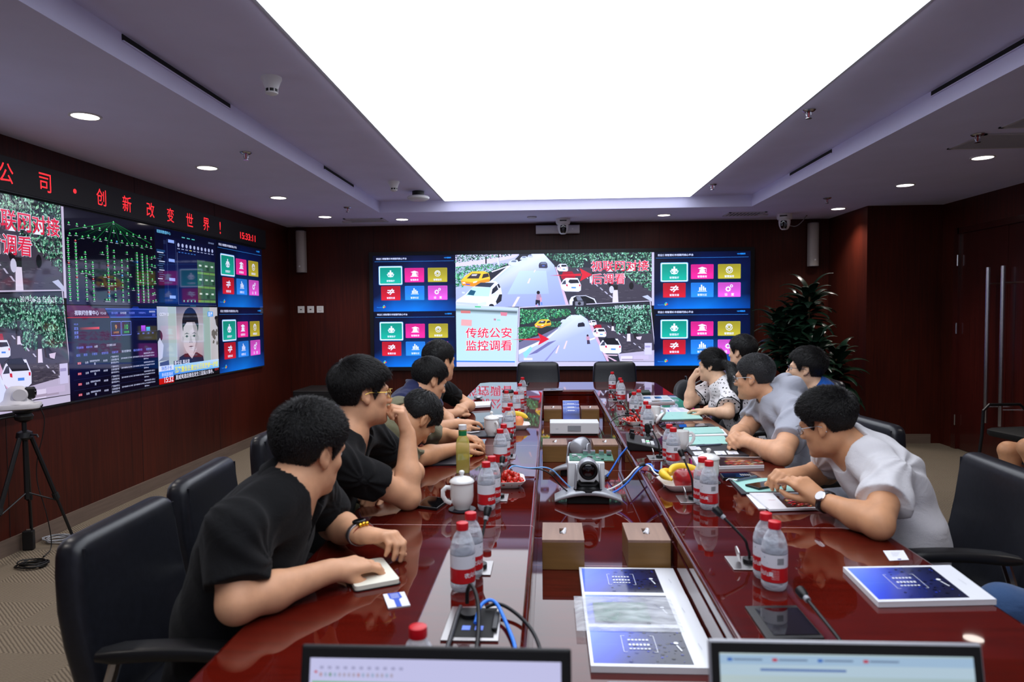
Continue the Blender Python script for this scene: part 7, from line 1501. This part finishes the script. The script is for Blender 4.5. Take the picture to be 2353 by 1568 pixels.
for k in K:
    if ONLY and k not in ONLY: continue
    OUT[k] = person(K[k])
if 'a' in OUT:
    ad = OUT['a'][1]; A = K['a']['arms'][1]; u = unit(V3(A['W'])-V3(A['E'])); w0 = V3(A['W'])-u*.015
    watch(ad, w0, u, (.1, -.2, 1), mat('grey_steel_strap', (170, 166, 170), .3, .9), M_black, r=.0355, dial=M_glassd)
    b = MB(); n_ = unit(V3(.1, -.2, 1)); l_ = np.cross(u, n_); c0 = w0+u*.018
    b.tube([c0+l_*.035*math.cos(a)+n_*.030*math.sin(a) for a in np.linspace(0, 6.283, 25)[:-1]], .0016, 6, closed=True); o = ad('bracelet', b.mesh('bracelet', mat('red_cord', (150, 30, 30), .6)))
    for e in (-.3, .0, .3): ad('gold_bead', MB().ell(c0+l_*.036*math.sin(e)+n_*.033*math.cos(e), (.0065,)*3, 12, 8).mesh('bead', M_gold), o)
if 'f' in OUT:
    ad = OUT['f'][1]; A = K['f']['arms'][1]; u = unit(V3(A['W'])-V3(A['E'])); watch(ad, V3(A['W'])-u*.02, u, (-.55, -.5, .6), M_leather, M_chrome, r=.034)
# ------------------------------------------------------------------ ceiling fixtures
M_lampglow = mat('downlight_diffuser', (255, 246, 236), .5, emit=DOWN_L)
DLP = None
def downlight(x, y, label):
    global DLP
    if DLP is None:
        DLP = thing('downlight', label, 'downlight', (x, y, ZC), 0, 'recessed round downlights')
        ob('trim_ring', MB().rings([[(r_*math.cos(a), r_*math.sin(a), z) for a in np.linspace(0, 2*math.pi, 33)[:-1]] for r_, z in ((.068, -.001), (.082, -.001), (.080, -.006), (.068, -.006))], closed=True), M_white, DLP)
        ob('diffuser', MB().lathe([(.068, -.004), (.04, -.0055), (.001, -.006)], n=32, cap1=False), M_lampglow, DLP); r = DLP
        l = bpy.data.lights.new('downlight_beam', 'SPOT'); l.energy = 55; l.spot_size = math.radians(120); l.spot_blend = .8; l.shadow_soft_size = .06; l.color = (1., .93, .86)
        o = bpy.data.objects.new('downlight_beam', l); COL.objects.link(o); o.parent = r; o.location = (0, 0, -.02)
    else: r = dup(DLP, (x, y, ZC), 0, label)
    return r
for x, y, lb in ((-2.53, 3.66, 'round downlight nearest the camera on the left ceiling strip'), (-2.53, 5.0, 'second round downlight along the left ceiling strip'), (-2.525, 6.33, 'third round downlight along the left ceiling strip'), (-2.51, 7.62, 'farthest round downlight along the left ceiling strip'), (-1.70, 7.93, 'round downlight on the far ceiling strip, left of the ceiling camera'), (1.32, 7.93, 'round downlight on the far ceiling strip, right of the ceiling camera'), (3.15, 7.66, 'round downlight close to the orange lit wall corner'), (3.16, 6.28, 'middle round downlight along the right ceiling strip'), (3.163, 5.2, 'round downlight beside the ceiling air grilles'), (-2.53, 2.3, 'round downlight over the left strip, out of view'), (3.16, 2.6, 'round downlight over the near right strip'), (-2.53, .95, 'round downlight behind the camera at left'), (1.9, -1.1, 'round downlight behind the camera at right')): downlight(x, y, lb)
SPP = None
def sprinkler(x, y, z, label):
    global SPP
    if SPP: return dup(SPP, (x, y, z), 0, label)
    SPP = thing('sprinkler', label, 'sprinkler', (x, y, z), 0, 'ceiling sprinklers')
    ob('escutcheon', MB().lathe([(.04, -.001), (.04, -.004), (.03, -.012), (.012, -.014)], n=24), M_chrome, SPP); ob('frame_arms', MB().tube([(-.012, 0, -.012), (-.016, 0, -.03), (-.006, 0, -.05)], .003, 6).tube([(.012, 0, -.012), (.016, 0, -.03), (.006, 0, -.05)], .003, 6), M_chrome, SPP); ob('glass_bulb', MB().cyl((0, 0, -.014), (0, 0, -.046), .003, n=8), mat('red_bulb', (200, 20, 20), .2), SPP); ob('deflector', MB().lathe([(.018, -.05), (.018, -.053)], n=16), M_chrome, SPP); return SPP
for x, y, z, lb in ((-2.037, 4.56, ZC, 'chrome sprinkler on the left ceiling strip, nearer one'), (-2.06, 6.97, ZC, 'chrome sprinkler on the left ceiling strip, farther one'), (2.74, 6.92, ZC, 'chrome sprinkler on the right ceiling strip, farther one'), (2.71, 4.51, ZC, 'chrome sprinkler beside the right air grilles'), (1.592, 4.31, ZT, 'chrome sprinkler in the raised tray beside the glowing panel'), (1.586, 6.74, ZT, 'chrome sprinkler at the far right corner of the glowing panel')): sprinkler(x, y, z, lb)
SMP = None
for x, y, lb in ((-1.415, 3.49, 'white smoke detector in the raised tray, nearer one'), (-1.42, 6.29, 'white smoke detector in the raised tray, farther one')):
    if SMP: dup(SMP, (x, y, ZT), 0, lb); continue
    SMP = thing('smoke_detector', lb, 'smoke detector', (x, y, ZT), 0, 'smoke detectors')
    ob('base', MB().lathe([(.052, -.0), (.052, -.012), (.046, -.022), (.036, -.05), (.032, -.062)], n=32), M_white, SMP); ob('sensor_slots', MB().lathe([(.0315, -.062), (.031, -.078)], n=24), M_black, SMP); b = MB()
    for k in range(8): b.box((.0315*math.cos(k*.785), .0315*math.sin(k*.785), -.07), (.005, .005, .018), k*.785)
    ob('slot_ribs', b, M_white, SMP, smooth=0); ob('cap', MB().lathe([(.032, -.077), (.03, -.084), (.012, -.092), (.001, -.093)], n=28), M_white, SMP)
t = thing('wireless_access_point', 'round white wireless access point hanging under the raised tray', 'access point', (-1.295, 6.82, ZT)); ob('mount', MB().cyl((0, 0, -.0), (0, 0, -.05), .06), M_black, t); ob('shell', MB().lathe([(.10, -.05), (.112, -.06), (.108, -.075), (.08, -.09), (.04, -.096), (.001, -.097)], n=36), M_white, t)
def vent(x, y, w_, d_, label, slats, name='ceiling_vent', along='y'):
    t = thing(name, label, 'vent', (x, y, ZC)); ob('frame', MB().bb((-w_/2, -d_/2, -.008), (w_/2, -d_/2+.025, -.0005)).bb((-w_/2, d_/2-.025, -.008), (w_/2, d_/2, -.0005)).bb((-w_/2, -d_/2, -.008), (-w_/2+.025, d_/2, -.0005)).bb((w_/2-.025, -d_/2, -.008), (w_/2, d_/2, -.0005)), M_white2, t, smooth=0)
    ob('duct_backing', MB().bb((-w_/2+.02, -d_/2+.02, -.0022), (w_/2-.02, d_/2-.02, -.0012)), M_black2, t, smooth=0)
    b = MB()
    for k in range(slats):
        u = (k+.5)/slats
        if along == 'y': b.box((-w_/2+.03+(w_-.06)*u, 0, -.006), ((w_-.06)/slats*.42, d_-.05, .004))
        else: b.box((0, -d_/2+.03+(d_-.06)*u, -.006), (w_-.05, (d_-.06)/slats*.42, .004))
    ob('slats', b, M_white2, t, smooth=0)
vent(-2.13, 7.95, .46, .30, 'square air vent on the far left ceiling, beside downlights', 12, along='x'); vent(2.23, 7.95, .42, .30, 'slatted air vent on the far right ceiling beside the camera', 9)
vent(3.05, 4.70, .62, .40, 'large grey air grille on the right ceiling, farther one', 26, 'ceiling_grille', 'x'); vent(3.05, 4.16, .62, .40, 'large grey air grille on the right ceiling, nearer one', 26, 'ceiling_grille', 'x')
for x, y, lb in ((-2.38, 8.02, 'small round white ceiling speaker at the far left'), (2.46, 8.02, 'small round white ceiling speaker beside the right ceiling camera'), (-.187, 7.9, 'flat round ceiling speaker left of the ceiling camera')):
    t = thing('ceiling_speaker', lb, 'speaker', (x, y, ZC)); ob('cover', MB().lathe([(.055, -.001), (.055, -.012), (.045, -.018), (.001, -.019)], n=28), M_white2, t)
def dome(label, x, y, rz):
    t = thing('ceiling_camera', label, 'camera', (x, y, ZC), rz, 'white ceiling dome cameras')
    ob('base', MB().lathe([(.085, -.001), (.085, -.04), (.078, -.062), (.07, -.066)], n=32), M_white, t); ob('sensor_strip', MB().box((0, -.083, -.03), (.08, .01, .012)), M_black, t, smooth=0, bevel=.003)
    g = MB(); R = []
    for z, a, b_ in ((-.066, .062, .06), (-.09, .066, .064), (-.13, .06, .062), (-.165, .046, .05), (-.18, .03, .034)): R.append([(a*math.cos(q), b_*math.sin(q), z) for q in np.linspace(0, 2*math.pi, 29)[:-1]])
    ob('head', g.rings(R), M_white, t, smooth=60)
    g = MB(); R = []
    for z, a in ((-.082, .024), (-.09, .034), (-.12, .037), (-.155, .034), (-.172, .026)):
        yy = -.066*(1-max(0, -.10-z)**1.2*4.2); R.append([(u*a, yy-.006*math.cos(u*1.5), z) for u in np.linspace(-1, 1, 9)]+[(u*a, yy+.03, z) for u in np.linspace(1, -1, 9)])
    ob('lens_window', g.rings(R), M_glassd, t, smooth=50); return t
dome('white dome camera hanging from the ceiling above the far screen', .175, 8.12, 0); d2 = dome('white dome camera hanging from the ceiling at the far right', 2.70, 8.02, -.45)
cable('thin grey cables running from the right ceiling camera to the ceiling', [(2.77, 8.05, 2.41), (2.86, 8.1, 2.40), (2.95, 8.15, 2.47), (3.0, 8.17, ZC-.004)], .005, M_grey)
t = thing('sound_bar', 'white sound bar on the far wall above the screen', 'sound bar', (.115, YB, 2.45)); ob('housing', MB().rings([[(x, -.09+yy*.0+y_, z) for y_, z in rrect(.11, .10, .03, 4)] for x, yy in ((-.265, 0), (.265, 0))]), M_white2, t, smooth=50); ob('mount', MB().bb((-.1, -.04, -.02), (.1, -.001, .03)), M_grey, t, smooth=0); ob('logo', MB().box((.18, -.1465, 0), (.018, .002, .014)), M_white, t, smooth=0)
for x, lb in ((-3.09, 'slim grey column loudspeaker on the far wall, left corner'), (3.18, 'slim grey column loudspeaker on the far wall, right above the plant')):
    t = thing('column_speaker', lb, 'loudspeaker', (x, YB, 1.965), 0, 'grey column loudspeakers'); pr = [(-.057, -.03), (-.057, -.09)]+[(-.057*math.cos(a), -.09-.045*math.sin(a)) for a in np.linspace(.2, math.pi-.2, 10)]+[(.057, -.09), (.057, -.03)]
    ob('grille', MB().prism(pr, .004, .508), M_speaker, t, smooth=40, bevel=.003); ob('top_cap', MB().prism([(x_*.97, y_) for x_, y_ in pr], .508, .518), M_grey, t, smooth=40); ob('bottom_cap', MB().prism([(x_*.97, y_) for x_, y_ in pr], 0, .004), M_grey, t, smooth=40)
    ob('wall_bracket', MB().bb((-.02, -.03, .1), (.02, -.001, .14)).bb((-.02, -.03, .36), (.02, -.001, .40)), M_black, t, smooth=0); ob('logo', MB().box((0, -.1352, .075), (.018, .002, .018)), M_white, t, smooth=0)
for x, lb, sock in ((-3.129, 'white wall plate with dark port, left of three', 0), (-3.006, 'white wall plate with dark port, middle of three', 0), (-2.884, 'white wall plate with power socket, right of three', 1)):
    t = thing('wall_plate', lb, 'wall plate', (x, YB, 1.503), 0, 'white wall plates'); ob('plate', MB().box((0, -.006, 0), (.086, .010, .086)), M_white, t, smooth=0, bevel=.003)
    if sock:
        for a, b_ in ((-.012, .018), (.012, .018), (0, -.02), (-.012, -.012), (.012, -.012)): ob('socket_slot', MB().box((a, -.0112, b_), (.004, .001, .011)), M_black, t, smooth=0)
    else: ob('port', MB().box((0, -.0115, 0), (.022, .002, .013)), M_black, t, smooth=0)
# ------------------------------------------------------------------ floor standing things along the walls
t = thing('subwoofer', 'low black loudspeaker cabinet on the floor in the far left corner', 'loudspeaker', (-2.66, 8.02, 0)); ob('cabinet', MB().bb((-.30, -.32, .03), (.34, .30, .56)), mat('black_veneer', (20, 17, 17), .55), t, smooth=0, bevel=.01); ob('grille', MB().bb((-.27, -.332, .06), (.31, -.32, .53)), M_black2, t, smooth=0)
for x in (-.26, .30):
    for y in (-.28, .26): ob('foot', MB().cyl((x, y, .0005), (x, y, .03), .02), M_rubber, t)
ob('badge', MB().lathe([(.07, .5605), (.07, .562)], n=24, sx=1, sy=.45), M_chrome, t)
# potted plant
pt = thing('potted_plant', 'tall dark green leafy potted plant in the far right corner', 'plant', (2.62, 7.28, 0))
ob('pot', MB().lathe([(.13, .001), (.16, .02), (.21, .40), (.225, .41), (.225, .44), (.195, .44), (.185, .38), (.01, .37)], n=32), mat('dark_ceramic_pot', (40, 34, 32), .3), pt)
ob('soil', MB().lathe([(.19, .40), (.01, .41)], n=24), mat('soil', (40, 28, 20), .9), pt)
rl = random.Random(21); M_leaf = noisy(mat('dark_green_leaf', (17, 40, 28), .3, spec=.6), 12, .4); lf = MB(); M_cane = mat('brown_cane', (86, 66, 44), .7)
def leaf(p, az, el, ln_, wd):
    p = V3(p); R = []; pos = p.copy(); e = el; n_ = 8
    L_, Rr, Cc = [], [], []
    for k in range(n_+1):
        u = k/n_; d_ = V3(math.cos(az)*math.cos(e), math.sin(az)*math.cos(e), math.sin(e)); sd = V3(-math.sin(az), math.cos(az), 0); nn = np.cross(sd, d_)*-1
        w_ = wd*math.sin(math.pi*min(.97, u**.75*.93+.05))+.003; L_.append(pos+sd*w_-nn*w_*.35); Rr.append(pos-sd*w_-nn*w_*.35); Cc.append(pos.copy()); pos = pos+d_*(ln_/n_); e -= (1.5/n_)*(.6+u)
    vs = [q for k in range(n_+1) for q in (L_[k], Cc[k], Rr[k])]; fs = []
    for k in range(n_): fs += [(3*k, 3*k+1, 3*k+4, 3*k+3), (3*k+1, 3*k+2, 3*k+5, 3*k+4)]
    lf.add(vs, fs)
for k in range(9):
    a = k*2.4; r_ = .05+.075*(k % 3); x, y = r_*math.cos(a), r_*math.sin(a); hgt = (1.64, 1.36, 1.12, 1.5, 1.22, 1.0, 1.42, 1.14, .9)[k]; tp = V3(x*1.9, y*1.5, hgt)
    ob('cane', MB().tube([(x*.6, y*.6, .41), (x*1.4, y*1.2, hgt*.6), tuple(tp)], [.016, .014, .012], 8), M_cane, pt)
    for q in range(40):
        u = q/40; leaf(tp+V3(0, 0, -.42*u), q*2.4+rl.uniform(-.3, .3), 1.15-1.35*u+rl.uniform(-.2, .2), rl.uniform(.24, .36), rl.uniform(.036, .052))
lv = ob('foliage', lf, M_leaf, pt, smooth=80)
b = MB().bb((0, 0, 0), (.001, .001, .001))
# tripod with conference camera at the left wall
AP = V3(-3.10, 3.85, .73); tr_ = thing('tripod', 'black tripod standing at the left wall under the screens', 'tripod', (AP[0], AP[1], 0))
o3 = V3(AP[0], AP[1], 0)
for fx, fy in ((-2.99, 4.10), (-3.245, 4.06), (-3.12, 3.52)):
    f3 = V3(fx, fy, .002)-o3; top_ = V3(0, 0, AP[2])+unit([f3[0], f3[1], 0])*.035; md = top_*.45+f3*.55
    lg = ob('leg', MB().tube([top_, md], .013, 8).tube([md+(top_-md)*.06, f3], .009, 8), M_black, tr_); ob('leg_lock', MB().tube([md+(top_-md)*.07, md-(top_-md)*.02], .018, 10), M_black2, lg); ob('foot', MB().ell(f3+V3(0, 0, .012), (.013, .013, .012)), M_rubber, lg)
    ob('brace', MB().tube([V3(0, 0, .40), top_*.42+f3*.58], .005, 6), M_black, tr_)
ob('spider', MB().lathe([(.03, .715), (.045, .73), (.04, .76), (.02, .77)], n=16), M_black, tr_); ob('centre_column', MB().cyl((0, 0, .36), (0, 0, .84), .013, n=14), M_black, tr_); ob('crank', MB().tube([(.03, 0, .745), (.085, -.01, .745), (.09, -.01, .73)], .006, 6), M_black, tr_)
hd_ = ob('pan_head', MB().lathe([(.02, .82), (.045, .835), (.05, .855), (.04, .87), (.055, .885), (.055, .895)], n=20), M_black, tr_); ob('pan_handle', MB().tube([(-.02, -.02, .862), (-.09, -.10, .85), (-.13, -.15, .845)], [.008, .008, .012], 8), M_black, hd_)
t = thing('conference_camera', 'white pan-tilt camera mounted on the tripod at the left wall', 'camera', (AP[0], AP[1], .896), -1.0)
g = MB(); ob('base', g.rings([[(x, y-.03, z) for x, y in rrect(.17-q, .24-q, .06)] for z, q in ((0.001, .03), (.008, .004), (.03, 0), (.036, .006))]), M_white2, t, smooth=50)
ob('front_slot', MB().box((0, .0905, .014), (.09, .004, .010)), M_black, t, smooth=0); 
ob('body', MB().rings([[(a*math.cos(q), -.03+b_*math.sin(q), z) for q in np.linspace(0, 2*math.pi, 29)[:-1]] for z, a, b_ in ((.036, .085, .085), (.046, .08, .08), (.06, .058, .066), (.10, .05, .058), (.125, .04, .048), (.138, .022, .028))]), M_white2, t, smooth=60)
for e in (-1, 1): ob('side_arm', MB().lathe([(.034, 0), (.04, .005), (.04, .02), (.034, .026)], M=Matrix.Rotation(math.pi/2, 3, 'Y'), c=(e*.05-.013, -.01, .09), n=20), M_white2, t)
ob('lens_housing', MB().box((0, .035, .095), (.06, .05, .07)), M_black, t, smooth=0, bevel=.01); ob('lens', MB().lathe([(.022, 0), (.02, .006), (.001, .008)], M=Matrix.Rotation(-math.pi/2, 3, 'X'), c=(0, .06, .097), n=20), M_glassd, t)
t = thing('power_adapter', 'black power adapter standing on the floor by the tripod', 'adapter', (-3.22, 4.0, 0), .3); ob('case', MB().box((0, 0, .061), (.06, .04, .12)), M_black, t, smooth=0, bevel=.006); ob('plug_pins', MB().box((0, 0, .125), (.02, .006, .012)), M_chrome, t, smooth=0)
def coil(label, c, r_, turns, m_, tr_r=.004, seed=1):
    rr = random.Random(seed); P = []
    for k in range(turns*14): a = k*2*math.pi/14; q = r_*(1+.22*math.sin(k*.37+seed)); P.append((q*math.cos(a)*1.2+rr.uniform(-.006, .006), q*.8*math.sin(a)+rr.uniform(-.006, .006), .006+.0035*(k/14)+abs(.006*math.sin(k*.8))))
    t = thing('cable_coil', label, 'cable', c); ob('cord', MB().tube(P, tr_r, 6), m_, t, smooth=80); return t
coil('grey cable coil on the carpet behind the power adapter', (-3.14, 4.16, 0), .075, 5, M_grey, seed=3); t = coil('black cable bundle on the carpet at the left wall', (-2.98, 3.72, 0), .06, 6, M_rubber, seed=5); ob('tie', MB().box((.066, 0, .014), (.02, .05, .02)), M_black, t, smooth=0, bevel=.003)
cable('thin black cable hanging from the tripod camera to the floor', [(-3.08, 3.95, .90), (-3.06, 3.98, .8), (-3.12, 3.93, .5), (-3.05, 3.94, .25), (-3.05, 3.98, .02), (-3.03, 3.88, .006)], .003, M_rubber)
t = thing('stool', 'black round stool under the man in the blue sports shirt', 'stool', (1.83, 4.2, 0)); ob('seat', MB().lathe([(.17, .40), (.18, .41), (.18, .45), (.165, .46), (.01, .46)], n=28), M_leather, t)
for k in range(4): ob('leg', MB().tube([(.11*math.cos(k*1.571), .11*math.sin(k*1.571), .40), (.17*math.cos(k*1.571), .17*math.sin(k*1.571), .001)], .012, 8), M_chrome, t)
# backpack on a chair
chair(1.27, 6.05, R90, 'black leather chair with a backpack on it, behind the woman')
t = thing('backpack', 'black backpack with straps standing on a chair behind the woman', 'backpack', (1.20, 6.05, .494), R90)
f = Field((-.22, -.18, -.02), (.22, .18, .40), .008); f.cone((-.08, 0, .10), (-.08, 0, .22), .10, .09, .03); f.cone((.08, 0, .10), (.08, 0, .22), .10, .09, .05); f.cone((-.05, 0, .26), (.05, 0, .26), .08, .08, .05); f.ell((0, .09, .12), (.11, .06, .09), k=.03); f.D = np.maximum(f.D, -(f.pts((slice(None),)*3)[2]-.004)); f.D = f.D.astype(np.float32)
me = f.mesh('bag', cloth('black_nylon', (26, 27, 30))); o = ob('bag', me, None, t, smooth=0); 
for e in (-1, 1): ob('strap', MB().tube([(e*.07, -.09, .30), (e*.10, -.15, .33), (e*.12, -.17, .22), (e*.10, -.12, .08)], .014, 8, flat=.35), M_black, t)
ob('top_handle', MB().tube([(-.04, 0, .335), (-.03, 0, .37), (.03, 0, .37), (.04, 0, .335)], .007, 8), M_black, t)
